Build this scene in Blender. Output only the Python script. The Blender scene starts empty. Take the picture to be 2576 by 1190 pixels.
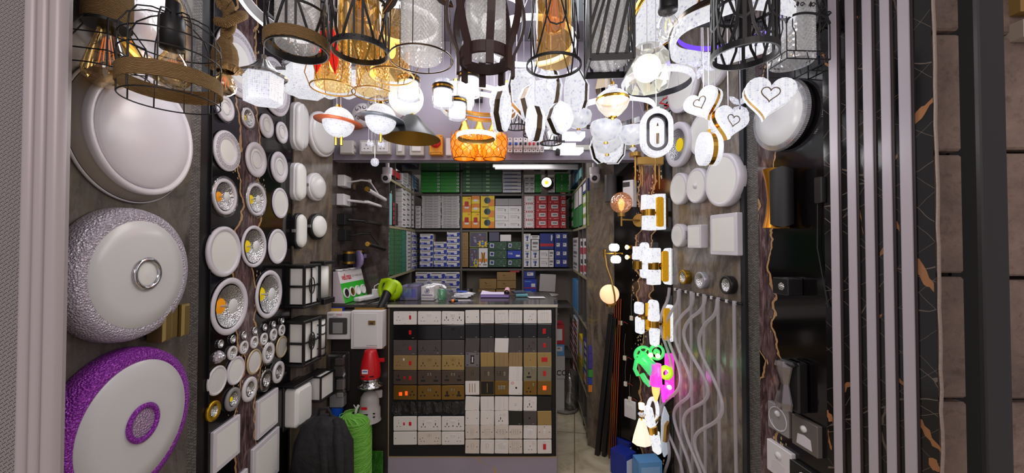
import bpy, math, random
from mathutils import Vector, Matrix
from mathutils.geometry import delaunay_2d_cdt
PI=math.pi; sin=math.sin; cos=math.cos
R=random.Random(7)
sc=bpy.context.scene; COL=sc.collection
# ---------------- camera
CZ=1.45; F=965.0; PIT=math.radians(1.0)
cd=bpy.data.cameras.new('camera'); cam=bpy.data.objects.new('camera',cd); COL.objects.link(cam)
cam.location=(0,0,CZ); cam.rotation_euler=(PI/2+PIT,0,0)
cd.sensor_width=36; cd.lens=F/2576*36; cd.clip_start=.02; sc.camera=cam
# ---------------- world, light, exposure
w=bpy.data.worlds.new('street_night'); sc.world=w; w.use_nodes=True
w.node_tree.nodes['Background'].inputs[0].default_value=(1.0,.90,.92,1); w.node_tree.nodes['Background'].inputs[1].default_value=.46
sc.view_settings.view_transform='Standard'; sc.view_settings.look='None'; sc.view_settings.exposure=0.0; sc.view_settings.gamma=1
try: sc.view_settings.use_curve_mapping=False
except Exception: pass
sc.cycles.use_denoising=True
sc.cycles.max_bounces=8; sc.cycles.transparent_max_bounces=16; sc.cycles.caustics_reflective=False; sc.cycles.caustics_refractive=False
sc.cycles.sample_clamp_indirect=4.0
LK=.38
def lamp(loc,e,col=(1,.97,1),r=.05,parent=None,name='lamp_light'):
    l=bpy.data.lights.new(name,'POINT'); l.energy=e*LK; l.color=col; l.shadow_soft_size=r
    o=bpy.data.objects.new(name,l); COL.objects.link(o); o.location=loc
    if parent: o.parent=parent
    return o
def area(loc,rot,sx,sy,e,col=(1,.97,1),name='tube_light'):
    l=bpy.data.lights.new(name,'AREA'); l.shape='RECTANGLE'; l.size=sx; l.size_y=sy; l.energy=e; l.color=col
    o=bpy.data.objects.new(name,l); COL.objects.link(o); o.location=loc; o.rotation_euler=rot; return o
# ---------------- pixel -> point
_fw=Vector((0,cos(PIT),sin(PIT))); _up=Vector((0,-sin(PIT),cos(PIT)))
def ray(px,py): return _fw+Vector(((px-1288)/F,0,0))+_up*((595-py)/F)
def P(px,py,Y):
    r=ray(px,py); return Vector((0,0,CZ))+r*(Y/r.y)
class Wall:
    def __init__(s,a,b):
        s.a=Vector((a[0],a[1],0)); s.b=Vector((b[0],b[1],0)); d=(s.b-s.a); s.len=d.length; s.d=d.normalized()
        s.n=Vector((s.d.y,-s.d.x,0)); s.ang=math.atan2(d.y,d.x)
    def hit(s,px,py,off=0):
        r=ray(px,py); o=Vector((0,0,CZ)); t=((s.a+s.n*off)-o).dot(s.n)/r.dot(s.n); return o+r*t
    def base(s,px,py,off=0): return s.hit(px,py,off)-s.n*off
    def uv(s,p): return (p-s.a).dot(s.d),p.z
    def pt(s,u,z,off=0): return s.a+s.d*u+Vector((0,0,z))+s.n*off
# ---------------- materials
def lin(c): 
    c=c/255; return c/12.92 if c<=.04045 else ((c+.055)/1.055)**2.4
def rgb(h):
    if isinstance(h,str): return tuple(lin(int(h[i:i+2],16)) for i in (0,2,4))+(1,)
    return tuple(h)+(1,) if len(h)==3 else h
MC={}
class NT:
    def __init__(s,name):
        s.m=bpy.data.materials.new(name); s.m.use_nodes=True; s.t=s.m.node_tree; s.n=s.t.nodes; s.n.clear()
        s.out=s.n.new('ShaderNodeOutputMaterial')
    def nd(s,k,**kw):
        n=s.n.new('ShaderNode'+k)
        for a,b in kw.items():
            if a.startswith('i_'): 
                key=a[2:]; key=int(key) if key.isdigit() else key.replace('_',' ')
                n.inputs[key].default_value=b
            else: setattr(n,a,b)
        return n
    def ln(s,a,b): s.t.links.new(a,b)
    def co(s,scale=(1,1,1),rot=(0,0,0),src='Object'):
        c=s.nd('TexCoord'); m=s.nd('Mapping'); m.inputs['Scale'].default_value=scale; m.inputs['Rotation'].default_value=rot
        s.ln(c.outputs[src],m.inputs[0]); return m.outputs[0]
    def noise(s,v,sc_,det=4,rough=.55,dist=0):
        n=s.nd('TexNoise'); n.inputs['Scale'].default_value=sc_; n.inputs['Detail'].default_value=det; n.inputs['Roughness'].default_value=rough; n.inputs['Distortion'].default_value=dist
        s.ln(v,n.inputs['Vector']); return n
    def ramp(s,f,stops,interp='LINEAR'):
        r=s.nd('ValToRGB'); e=r.color_ramp.elements; r.color_ramp.interpolation=interp
        while len(e)<len(stops): e.new(.5)
        for x,(p,c) in zip(e,stops): x.position=p; x.color=rgb(c)
        s.ln(f,r.inputs[0]); return r.outputs[0]
    def mixc(s,f,a,b,mode='MIX'):
        m=s.nd('Mix',data_type='RGBA',blend_type=mode)
        for sock,val in ((m.inputs[0],f),(m.inputs[6],a),(m.inputs[7],b)):
            if hasattr(val,'links'): s.ln(val,sock)
            elif isinstance(val,(int,float)): sock.default_value=val
            else: sock.default_value=rgb(val)
        return m.outputs[2]
    def math(s,op,a,b=0,c=0):
        m=s.nd('Math',operation=op)
        for i,val in enumerate((a,b,c)):
            if hasattr(val,'links'): s.ln(val,m.inputs[i])
            else: m.inputs[i].default_value=val
        return m.outputs[0]
    def bump(s,h,st,dist=.01):
        b=s.nd('Bump'); b.inputs['Strength'].default_value=st; b.inputs['Distance'].default_value=dist; s.ln(h,b.inputs['Height']); return b.outputs[0]
    def prin(s,col='808080',rough=.5,metal=0,nrm=None,emit=None,es=0,coat=0,spec=None,sss=0):
        b=s.nd('BsdfPrincipled')
        if hasattr(col,'links'): s.ln(col,b.inputs['Base Color'])
        else: b.inputs['Base Color'].default_value=rgb(col)
        if hasattr(rough,'links'): s.ln(rough,b.inputs['Roughness'])
        else: b.inputs['Roughness'].default_value=rough
        b.inputs['Metallic'].default_value=metal
        if coat: b.inputs['Coat Weight'].default_value=coat; b.inputs['Coat Roughness'].default_value=.05
        if spec is not None: b.inputs['Specular IOR Level'].default_value=spec
        if nrm: s.ln(nrm,b.inputs['Normal'])
        if emit is not None:
            if hasattr(emit,'links'): s.ln(emit,b.inputs['Emission Color'])
            else: b.inputs['Emission Color'].default_value=rgb(emit)
            b.inputs['Emission Strength'].default_value=es
        s.ln(b.outputs[0],s.out.inputs[0]); return b
def pm(name,col,rough=.5,metal=0,emit=None,es=0,bump=None,coat=0,vary=0,spec=None):
    if name in MC: return MC[name]
    t=NT(name); nr=None; c=col
    if bump or vary: v=t.co()
    if vary:
        n=t.noise(v,6,3).outputs[0]
        c=t.mixc(t.math('MULTIPLY',n,vary),col,'000000')
    if bump: nr=t.bump(t.noise(v,bump[0],3).outputs[0],bump[1],bump[2] if len(bump)>2 else .003)
    t.prin(c,rough,metal,nr,emit,es,coat,spec); MC[name]=t.m; return t.m
def thin(name,tint='ffffff',gl=.12,rough=.03,bumpv=None,haze=0,hcol='ffffff',es=0):
    "thin glass: tinted transparency + fresnel gloss (+ haze)"
    if name in MC: return MC[name]
    t=NT(name); tr=t.nd('BsdfTransparent'); tr.inputs[0].default_value=rgb(tint)
    g=t.nd('BsdfGlossy'); g.inputs['Roughness'].default_value=rough
    lw=t.nd('LayerWeight'); lw.inputs[0].default_value=.35
    f=t.math('MULTIPLY_ADD',lw.outputs['Facing'],.55,gl); f=t.math('MINIMUM',f,.95)
    if bumpv:
        kind,s_,st=bumpv; v=t.co()
        if kind=='vor':
            n=t.nd('TexVoronoi'); n.inputs['Scale'].default_value=s_; t.ln(v,n.inputs['Vector']); h=n.outputs['Distance']
        else: h=t.noise(v,s_,2).outputs[0]
        nr=t.bump(h,st,.004); t.ln(nr,g.inputs['Normal']); t.ln(nr,lw.inputs['Normal'])
    m=t.nd('MixShader'); t.ln(f,m.inputs[0]); t.ln(tr.outputs[0],m.inputs[1]); t.ln(g.outputs[0],m.inputs[2]); o=m.outputs[0]
    if haze:
        d=t.nd('BsdfDiffuse'); d.inputs[0].default_value=rgb(hcol); tl=t.nd('BsdfTranslucent'); tl.inputs[0].default_value=rgb(hcol)
        a=t.nd('MixShader'); a.inputs[0].default_value=.65; t.ln(d.outputs[0],a.inputs[1]); t.ln(tl.outputs[0],a.inputs[2])
        b=t.nd('MixShader'); b.inputs[0].default_value=haze; t.ln(o,b.inputs[1]); t.ln(a.outputs[0],b.inputs[2]); o=b.outputs[0]
    if es:
        e=t.nd('Emission'); e.inputs[0].default_value=rgb(hcol); e.inputs[1].default_value=es
        ad=t.nd('AddShader'); t.ln(o,ad.inputs[0]); t.ln(e.outputs[0],ad.inputs[1]); o=ad.outputs[0]
    t.ln(o,t.out.inputs[0]); MC[name]=t.m; return t.m
def glow(name,col,es,rough=.4,vor=None,lo=.35,cut='c8c8d8',rnd=1.0):
    "lit lamp body; vor=(scale) gives cut-crystal cells inside the acrylic"
    if name in MC: return MC[name]
    t=NT(name)
    if vor:
        v=t.co(); n=t.nd('TexVoronoi'); n.inputs['Scale'].default_value=vor; n.inputs['Randomness'].default_value=rnd; t.ln(v,n.inputs['Vector'])
        nz=t.nd('TexVoronoi'); nz.inputs['Scale'].default_value=vor*.6; t.ln(v,nz.inputs['Vector'])
        k=t.math('ADD',n.outputs['Distance'],t.math('MULTIPLY',nz.outputs['Distance'],.6))
        r=t.ramp(k,[(0.12,tuple(c*lo for c in rgb(cut)[:3])),(.55,col),(.9,'ffffff')])
        b=t.prin('6c6c78',rough,0,t.bump(n.outputs['Distance'],.6,.003),r,es)
    else: t.prin(col if isinstance(col,str) else 'ffffff',rough,0,None,col,es)
    MC[name]=t.m; return t.m
# ---------------- mesh builder
class M:
    def __init__(s,*mats): s.v=[]; s.f=[]; s.mi=[]; s.sm=[]; s.mats=list(mats); s.c=0; s.T=Matrix.Identity(4)
    def use(s,m):
        if m not in s.mats: s.mats.append(m)
        s.c=s.mats.index(m); return s
    def at(s,loc=(0,0,0),rot=(0,0,0)):
        from mathutils import Euler
        s.T=Matrix.Translation(loc)@Euler(rot).to_matrix().to_4x4(); return s
    def add(s,vs,fs,sm=False):
        b=len(s.v); s.v+=[s.T@Vector(p) for p in vs]
        for f in fs: s.f.append([b+i for i in f]); s.mi.append(s.c); s.sm.append(sm)
        return s
    def box(s,x,y,z,a,b,c,bev=0):
        a/=2;b/=2;c/=2
        if bev<=0:
            vs=[(x+i*a,y+j*b,z+k*c) for i in(-1,1) for j in(-1,1) for k in(-1,1)]
            return s.add(vs,[(0,1,3,2),(4,6,7,5),(0,4,5,1),(2,3,7,6),(0,2,6,4),(1,5,7,3)])
        e=min(bev,a*.99,b*.99,c*.99); vs=[];ix={}
        for i in(-1,1):
            for j in(-1,1):
                for k in(-1,1):
                    for q,(p1,p2,p3) in enumerate(((a,b-e,c-e),(a-e,b,c-e),(a-e,b-e,c))):
                        ix[i,j,k,q]=len(vs); vs.append((x+i*p1,y+j*p2,z+k*p3))
        fs=[]; S=(-1,1); cyc=((-1,-1),(1,-1),(1,1),(-1,1))
        for i in S: fs.append([ix[i,j,k,0] for j,k in cyc]); fs.append([ix[j,i,k,1] for j,k in cyc]); fs.append([ix[j,k,i,2] for j,k in cyc])
        for p in S:
            for q in S:
                fs.append([ix[p,q,-1,0],ix[p,q,1,0],ix[p,q,1,1],ix[p,q,-1,1]])
                fs.append([ix[p,-1,q,0],ix[p,1,q,0],ix[p,1,q,2],ix[p,-1,q,2]])
                fs.append([ix[-1,p,q,1],ix[1,p,q,1],ix[1,p,q,2],ix[-1,p,q,2]])
                for k in S: fs.append([ix[p,q,k,0],ix[p,q,k,1],ix[p,q,k,2]])
        return s.add(vs,fs)
    def lathe(s,pr,seg=32,c=(0,0,0),ax='z',sm=True,a0=0,a1=2*PI,wob=None):
        full=abs(a1-a0-2*PI)<1e-6; n=seg if full else seg+1; vs=[];fs=[]
        for k in range(n):
            t=a0+(a1-a0)*k/seg
            for r,h in pr:
                rr=r*(wob(t,h) if wob else 1)
                x,y=rr*cos(t),rr*sin(t)
                vs.append((c[0]+x,c[1]+y,c[2]+h) if ax=='z' else (c[0]+x,c[1]-h,c[2]+y) if ax=='o' else (c[0]+h,c[1]+x,c[2]+y))
        m=len(pr)
        for k in range(seg):
            k2=(k+1)%n
            for i in range(m-1):
                if pr[i][0]<1e-7 and pr[i+1][0]<1e-7: continue
                if pr[i][0]<1e-7: fs.append((k*m+i,k*m+i+1,k2*m+i+1))
                elif pr[i+1][0]<1e-7: fs.append((k*m+i,k*m+i+1,k2*m+i))
                else: fs.append((k*m+i,k*m+i+1,k2*m+i+1,k2*m+i))
        return s.add(vs,fs,sm)
    def cyl(s,p0,p1,r0,r1=None,seg=12,cap=True,sm=True):
        r1=r0 if r1 is None else r1; p0=Vector(p0);p1=Vector(p1); d=(p1-p0)
        if d.length<1e-9: return s
        d.normalize(); u=d.orthogonal().normalized(); w_=d.cross(u); vs=[];fs=[]
        for p,r in((p0,r0),(p1,r1)):
            for k in range(seg):
                t=2*PI*k/seg; vs.append(p+u*(r*cos(t))+w_*(r*sin(t)))
        for k in range(seg): fs.append((k,(k+1)%seg,seg+(k+1)%seg,seg+k))
        s.add(vs,fs,sm)
        if cap: s.add(vs,[list(range(seg))[::-1],list(range(seg,2*seg))])
        return s
    def tube(s,pts,r,seg=8,closed=False,sm=True,flat=None):
        pts=[Vector(p) for p in pts]; n=len(pts); vs=[];fs=[]; u=None
        for i,p in enumerate(pts):
            a=pts[(i-1)%n] if (closed or i) else p; b=pts[(i+1)%n] if (closed or i<n-1) else p
            d=(b-a).normalized()
            if u is None: u=d.orthogonal().normalized() if flat is None else Vector(flat)
            u=(u-d*u.dot(d)); 
            if u.length<1e-6: u=d.orthogonal()
            u.normalize(); w_=d.cross(u); rr=r(i/(n-1)) if callable(r) else r
            for k in range(seg):
                t=2*PI*k/seg; vs.append(p+u*(rr*cos(t))+w_*(rr*sin(t)))
        for i in range(n if closed else n-1):
            for k in range(seg):
                j=(i+1)%n; fs.append((i*seg+k,i*seg+(k+1)%seg,j*seg+(k+1)%seg,j*seg+k))
        s.add(vs,fs,sm)
        if not closed: s.add(vs,[list(range(seg))[::-1],list(range((n-1)*seg,n*seg))])
        return s
    def strip(s,pts,w,t,nrm):
        "flat bar following pts, width w along nrm x dir, thickness t along nrm(p)"
        pts=[Vector(p) for p in pts]; vs=[];fs=[];n=len(pts)
        for i,p in enumerate(pts):
            d=(pts[min(i+1,n-1)]-pts[max(i-1,0)]).normalized(); nn=Vector(nrm(p) if callable(nrm) else nrm); nn=(nn-d*nn.dot(d)).normalized(); q=d.cross(nn)
            for a,b in((-1,-1),(1,-1),(1,1),(-1,1)): vs.append(p+q*(a*w/2)+nn*(b*t/2))
        for i in range(n-1):
            for k in range(4): fs.append((i*4+k,i*4+(k+1)%4,i*4+4+(k+1)%4,i*4+4+k))
        fs+= [(0,1,2,3),((n-1)*4,(n-1)*4+3,(n-1)*4+2,(n-1)*4+1)]
        return s.add(vs,fs)
    def plate(s,ol,y0,y1,bev=0,sm=False):
        "polygon in xz, from wall side y=-y0 out to y=-y1, optional chamfer"
        n=len(ol); cx=sum(p[0] for p in ol)/n; cz=sum(p[1] for p in ol)/n; rings=[(1,y0)]
        sx=max(abs(p[0]-cx) for p in ol) or 1; sz=max(abs(p[1]-cz) for p in ol) or 1
        vs=[]
        def rg(e,y): 
            fx=1-e/sx; fz=1-e/sz; return [(cx+(p[0]-cx)*fx,-y,cz+(p[1]-cz)*fz) for p in ol]
        L=[rg(0,y0),rg(0,y1-bev if y1>y0 else y1+bev)]
        if bev: L.append(rg(bev,y1))
        for l in L: vs+=l
        fs=[]
        for i in range(len(L)-1):
            for k in range(n): fs.append((i*n+k,i*n+(k+1)%n,i*n+n+(k+1)%n,i*n+n+k))
        s.add(vs,fs,sm); return s.add(vs,[list(range(n))[::-1],list(range((len(L)-1)*n,len(L)*n))])
    def ring(s,oo,oi,y0,y1):
        "frame between two outlines with the same point count"
        n=len(oo); vs=[(p[0],-y,p[1]) for y,o in((y0,oo),(y1,oo),(y1,oi),(y0,oi)) for p in o]; fs=[]
        for i in range(4):
            for k in range(n): fs.append((i*n+k,i*n+(k+1)%n,((i+1)%4)*n+(k+1)%n,((i+1)%4)*n+k))
        return s.add(vs,fs)
    def quad(s,a,b,c,d): return s.add([a,b,c,d],[(0,1,2,3)])
    def text(s,st,size,loc=(0,0,0),rot=(PI/2,0,0),ext=.0004,align='CENTER',sx=1.0,shear=0,bold=0):
        vs,fs=textgeo(st,align,shear,bold); T0=s.T
        from mathutils import Euler
        s.T=T0@Matrix.Translation(loc)@Euler(rot).to_matrix().to_4x4()
        s.add([(p[0]*size*sx,p[1]*size,ext) for p in vs],fs); s.T=T0; return s
    def build(s,name,parent=None,loc=None,rz=None,mats=None):
        me=bpy.data.meshes.new(name); me.from_pydata([tuple(p) for p in s.v],[],s.f)
        for m in (s.mats): me.materials.append(m)
        me.polygons.foreach_set('material_index',s.mi); me.polygons.foreach_set('use_smooth',s.sm); me.update()
        o=bpy.data.objects.new(name,me); COL.objects.link(o)
        if parent: o.parent=parent
        if loc is not None: o.location=loc
        if rz is not None: o.rotation_euler=(0,0,rz) if not isinstance(rz,tuple) else rz
        return o
TG={}
def textgeo(st,align='CENTER',shear=0,bold=0):
    k=(st,align,shear,bold)
    if k not in TG:
        cu=bpy.data.curves.new('t','FONT'); cu.body=st; cu.align_x=align; cu.align_y='CENTER'; cu.shear=shear; cu.offset=bold; cu.resolution_u=3
        o=bpy.data.objects.new('t',cu); me=bpy.data.meshes.new_from_object(o)
        TG[k]=([tuple(v.co) for v in me.vertices],[list(p.vertices) for p in me.polygons])
        bpy.data.objects.remove(o); bpy.data.curves.remove(cu); bpy.data.meshes.remove(me)
    return TG[k]
def circ(r,n=32,c=(0,0),sx=1,sz=1,a0=0): return [(c[0]+r*sx*cos(a0+2*PI*k/n),c[1]+r*sz*sin(a0+2*PI*k/n)) for k in range(n)]
def rrect(a,b,r,n=4,c=(0,0)):
    r=min(r,a/2,b/2); o=[]
    for qx,qz,t0 in((1,1,0),(-1,1,PI/2),(-1,-1,PI),(1,-1,1.5*PI)):
        for k in range(n+1):
            t=t0+PI/2*k/n; o.append((c[0]+qx*(a/2-r)+r*cos(t),c[1]+qz*(b/2-r)+r*sin(t)))
    return o
def tag(o,label,cat,group=None,kind=None):
    if label: o['label']=label
    if cat: o['category']=cat
    if group: o['group']=group
    if kind: o['kind']=kind
    return o
def thing(name,label,cat,loc=(0,0,0),rz=0,group=None):
    o=bpy.data.objects.new(name,None); o.empty_display_size=.02; COL.objects.link(o); o.location=loc
    o.rotation_euler=rz if isinstance(rz,tuple) else (0,0,rz); return tag(o,label,cat,group)
def struct(m,name,loc=None,rz=None): 
    o=m.build(name,None,loc,rz); o['kind']='structure'; return o
def dup(o,loc,rz,label=None,group=None,scale=None):
    r=o.copy(); COL.objects.link(r); r.location=loc; r.rotation_euler=rz if isinstance(rz,tuple) else (0,0,rz)
    if scale: r.scale=(scale,)*3 if not isinstance(scale,tuple) else scale
    if label: r['label']=label
    if group: r['group']=group
    for ch in list(o.children):
        c=ch.copy(); COL.objects.link(c); c.parent=r
        for g in ch.children: d=g.copy(); COL.objects.link(d); d.parent=c
    return r
ORD=['first','second','third','fourth','fifth','sixth','seventh','eighth','ninth','tenth','eleventh','twelfth','thirteenth','fourteenth','fifteenth','sixteenth','seventeenth','eighteenth','nineteenth','twentieth']
# ================= ROOM =================
WA=Wall((-1.073,.90),(-1.1646,2.032)); WB=Wall((-1.1646,2.032),(-1.1266,2.40)); WC=Wall((-1.142,2.405),(-1.158,2.79)); WC2=Wall((-1.16,2.775),(-.893,2.775))
WD=Wall((.541,2.78),(.967,2.32)); WR=Wall((.972,2.32),(1.0346,1.716)); WR2=Wall((1.0346,1.716),(1.073,1.316)); WJ=Wall((1.073,1.316),(1.203,1.091))
CY=2.41  # counter front
HY=2.45  # header front
SY=3.75  # shelf front
ZC=2.75
def marble(name,base,mid,light,olive=None,rough=.18,sc_=(1,1,1),rot=.5,gain=1,streak=.5):
    t=NT(name); v=t.co((1.6,1,1.0),(0,rot,0))
    n1=t.noise(v,2.2,8,.62,1.6); n2=t.noise(v,4.5,7,.65,2.2); n3=t.noise(t.co((5,1,1.5),(0,rot,0)),1.8,7,.68,2.4)
    c=t.ramp(n1.outputs[0],[(.3,base),(.5,mid),(.68,base)])
    c=t.mixc(t.math('MULTIPLY',t.ramp(n3.outputs[0],[(.44,'000000'),(.66,'e0e0e0')]),streak),c,light)
    if olive: c=t.mixc(t.ramp(n2.outputs[0],[(.52,'000000'),(.66,'b0b0b0')]),c,olive)
    for k_,w_ in ((.5,.010),(.42,.006)):
        vein=t.math('ABSOLUTE',t.math('SUBTRACT',n2.outputs[0] if k_==.5 else n1.outputs[0],k_)); c=t.mixc(t.ramp(vein,[(0,'8a8a8a'),(w_,'000000')]),c,light)
    t.prin(c,rough); MC[name]=t.m; return t.m
m_left=marble('grey_brown_marble','35312e','5f5852','968d85','665d46',.30,streak=.35)
m_mid=marble('olive_brown_marble','352e2b','685c52','968a7c','8a7945',.28,rot=.7,streak=.6)
m_right=marble('streaked_brown_marble','3a3431','6f665f','a89d92','80704a',.25,rot=.45,streak=.75)
m_diag=marble('dark_glossy_marble','2b2524','4a4140','665c58','4a4030',.07,rot=.4)
def goldblack(name,bands,base='0b090a'):
    "black polished stone with purple bands edged by gold veins; bands=(centre x, half width, wobble)"
    t=NT(name); v=t.co(); sx=t.nd('SeparateXYZ'); t.ln(v,sx.inputs[0])
    zc=t.nd('CombineXYZ'); t.ln(sx.outputs[2],zc.inputs[2]); nz=t.noise(zc.outputs[0],1.6,5,.6,.4); nz2=t.noise(t.co((1,1,.6)),9,4,.6,1)
    x=t.math('ADD',sx.outputs[0],t.math('MULTIPLY',t.math('SUBTRACT',nz.outputs[0],.5),.42)); x=t.math('ADD',x,t.math('MULTIPLY',t.math('SUBTRACT',nz2.outputs[0],.5),.05))
    c=None; st=t.noise(t.co((14,1,3),(0,.3,0)),3,5,.65,1.2).outputs[0]
    pur=t.ramp(st,[(.3,'2a1d1f'),(.5,'5b4547'),(.7,'96807f')])
    col=base
    for cx,hw in bands:
        d=t.math('ABSOLUTE',t.math('SUBTRACT',x,cx)); msk=t.ramp(t.math('DIVIDE',d,hw),[(.0,'ffffff'),(.75,'d0d0d0'),(1.0,'000000')])
        col=t.mixc(msk,col,pur)
        e=t.math('ABSOLUTE',t.math('SUBTRACT',d,hw)); wv=t.math('MULTIPLY',nz2.outputs[0],.011)
        col=t.mixc(t.math('LESS_THAN',e,wv),col,'b08a62')
        # flakes around the veins
        vo=t.nd('TexVoronoi'); vo.inputs['Scale'].default_value=70; t.ln(t.co((1,1,.55),(0,.5,0)),vo.inputs['Vector'])
        near=t.math('LESS_THAN',t.math('ABSOLUTE',t.math('SUBTRACT',d,hw*1.25)),.035)
        fl=t.math('MULTIPLY',t.math('LESS_THAN',vo.outputs['Distance'],.26),near)
        dens=t.math('GREATER_THAN',t.noise(v,3,2).outputs[0],.54)
        col=t.mixc(t.math('MULTIPLY',fl,dens),col,'c8a680')
    t.prin(col,.10); MC[name]=t.m; return t.m
m_lblack=goldblack('black_gold_stone',[(.75,.07)])
m_rblack=goldblack('black_gold_stone_entrance',[(.12,.06)])
def ptile():
    t=NT('woven_stone_tile'); v=t.co(); b=t.nd('TexBrick'); t.ln(t.co((1,1,1),(PI/2,0,0)),b.inputs['Vector'])
    b.inputs['Scale'].default_value=38; b.inputs['Mortar Size'].default_value=.06; b.inputs['Row Height'].default_value=.2; b.inputs['Brick Width'].default_value=.6
    b.inputs['Color1'].default_value=rgb('676461'); b.inputs['Color2'].default_value=rgb('a09c96'); b.inputs['Mortar'].default_value=rgb('383634')
    n=t.noise(v,60,3).outputs[0]; c=t.mixc(.35,b.outputs[0],n,'OVERLAY'); t.prin(c,.45,0,t.bump(b.outputs[1],.7,.004)); return t.m
m_tile=ptile()
m_blackstrip=pm('black_edge_trim','121113',.3)
m_seam=pm('grey_edge_trim','2e2f33',.35,.3)
def wmesh(W,u0,u1,z0,z1,th,*mats): 
    m=M(*mats); m.box((u0+u1)/2,th/2,(z0+z1)/2,u1-u0,th,z1-z0); return m
def wput(m,W,name): 
    o=m.build(name,None,W.a,W.ang); o['kind']='structure'; return o
def ufor(W,px): return W.uv(W.hit(px,612))[0]
# left wall: marble, woven strip, black trim, black panel (with its cut-outs)
uA=[0,ufor(WA,477),ufor(WA,501),ufor(WA,525),WA.len]
wput(wmesh(WA,-.05,uA[1],0,ZC,.05,m_left),WA,'wall_left')
wput(wmesh(WA,uA[1],uA[2],0,ZC,.05,m_tile),WA,'trim_1')
m=wmesh(WA,uA[2],uA[3],0,ZC,.05,m_blackstrip); m.box(uA[3],-.004,ZC/2,.004,.008,ZC); wput(m,WA,'trim_2')
HOLES=[]  # (u,z,r) filled by the downlight list
COBS=[(627,297,50),(569,495,92),(648,502,84),(642,620,104),(582,770,140),(680,740,116)]
for px,py,h in COBS:
    p=WA.hit(px,py); u,z=WA.uv(p); HOLES.append((u,z,h*p.y/F*.40))
def holed(W,u0,u1,z0,z1,holes,mat,name,back=.13):
    vs=[];es=[];cons=[]
    def loop(pts):
        b=len(vs); vs.extend(Vector(p) for p in pts); es.extend((b+i,b+(i+1)%len(pts)) for i in range(len(pts)))
    loop([(u0,z0),(u1,z0),(u1,z1),(u0,z1)])
    for u,z,r in holes: loop(circ(r,40,(u,z)))
    ov,oe,of,*_=delaunay_2d_cdt(vs,es,[],0,1e-6)
    m=M(mat)
    keep=[]
    for f in of:
        c=sum((ov[i] for i in f),Vector((0,0)))/len(f)
        if u0-1e-5<=c.x<=u1+1e-5 and all((c-Vector((u,z))).length>r*.98 for u,z,r in holes): keep.append(list(f))
    m.add([(p.x,0,p.y) for p in ov],keep)
    m.box((u0+u1)/2,back,(z0+z1)/2,u1-u0,.01,z1-z0)
    return wput(m,W,name)
holed(WA,uA[3],uA[4],0,ZC,HOLES,m_lblack,'wall_left_display')
m=wmesh(WB,0,WB.len,0,ZC,.05,m_mid); m.box(0,-.002,ZC/2,.006,.012,ZC); wput(m,WB,'wall_left_inner')
m=wmesh(WC,0,WC.len,.9,2.2,.05,m_diag); wput(m,WC,'wall_left_niche')
m=wmesh(WC2,0,WC2.len,.9,2.2,.02,m_diag); wput(m,WC2,'wall_left_niche_end')
# right side
m=wmesh(WD,0,ufor(WD,1545),0,ZC,.03,m_mid); wput(m,WD,'wall_right_niche')
m_dgold=goldblack('black_gold_stone_mirror',[(.46,.05)],'0d0a09'); 
m=wmesh(WD,ufor(WD,1545),WD.len,0,ZC,.03,m_dgold); wput(m,WD,'wall_right_lamp_panel')
uR=[0,ufor(WR,1868)]
wput(wmesh(WR,-.01,WR.len-.02,0,ZC,.05,m_right),WR,'wall_right')
u1=ufor(WR2,1881);u2=ufor(WR2,1908)
m=wmesh(WR2,-.03,u1,0,ZC,.05,m_seam); m.box(u1-.012,-.006,ZC/2,.02,.014,ZC); wput(m,WR2,'trim_3')
wput(wmesh(WR2,u1,u2,0,ZC,.05,m_tile),WR2,'trim_4')
wput(wmesh(WR2,u2,WR2.len,0,ZC,.05,m_rblack),WR2,'wall_right_entrance')
# striped jamb
def jambm():
    t=NT('black_jamb_marble'); v=t.co((1,1,1),(0,0,0)); col='15120f'; col=t.mixc(t.ramp(t.noise(v,3,4).outputs[0],[(.4,'000000'),(.8,'606060')]),'100e0f','2a2526')
    for rot,s_ in((.75,4.2),(-.75,5)):
        nz=t.noise(t.co((1,1,1)),2.5,4,.6); vv=t.nd('VectorMath',operation='ADD'); mp=t.nd('Mapping'); mp.inputs['Scale'].default_value=(2.2,1,.35); t.ln(t.co((1,1,1),(0,rot,0)),mp.inputs[0]); t.ln(mp.outputs[0],vv.inputs[0]); sc2=t.nd('VectorMath',operation='SCALE'); t.ln(nz.outputs[1],sc2.inputs[0]); sc2.inputs['Scale'].default_value=.10; t.ln(sc2.outputs[0],vv.inputs[1])
        vo=t.nd('TexVoronoi',feature='DISTANCE_TO_EDGE'); vo.inputs['Scale'].default_value=s_; t.ln(vv.outputs[0],vo.inputs['Vector'])
        col=t.mixc(t.math('LESS_THAN',vo.outputs['Distance'],.004),col,'675c53')
    t.prin(col,.12); return t.m
m_jamb=jambm(); m_vein=pm('orange_stone_vein','a9744a',.2,vary=.35)
m=wmesh(WJ,0,WJ.len,0,ZC,.12,m_jamb)
m.use(m_vein); rv=random.Random(3)
def vein(m,W,p0,p1,w):
    a=W.hit(*p0);b=W.hit(*p1); ua,za=W.uv(a);ub,zb=W.uv(b); n=6; top=[];bot=[]
    for i in range(n+1):
        f=i/n; u=ua+(ub-ua)*f+rv.uniform(-.004,.004); z=za+(zb-za)*f+rv.uniform(-.004,.004); ww=w*(.4+.6*math.sin(PI*min(1,f*1.1+.1)))*rv.uniform(.7,1.1)
        top.append((u,-.0012,z+ww/2));bot.append((u,-.0012,z-ww/2))
    m.add(top+bot,[(i,i+1,n+2+i,n+1+i) for i in range(n)])
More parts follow.
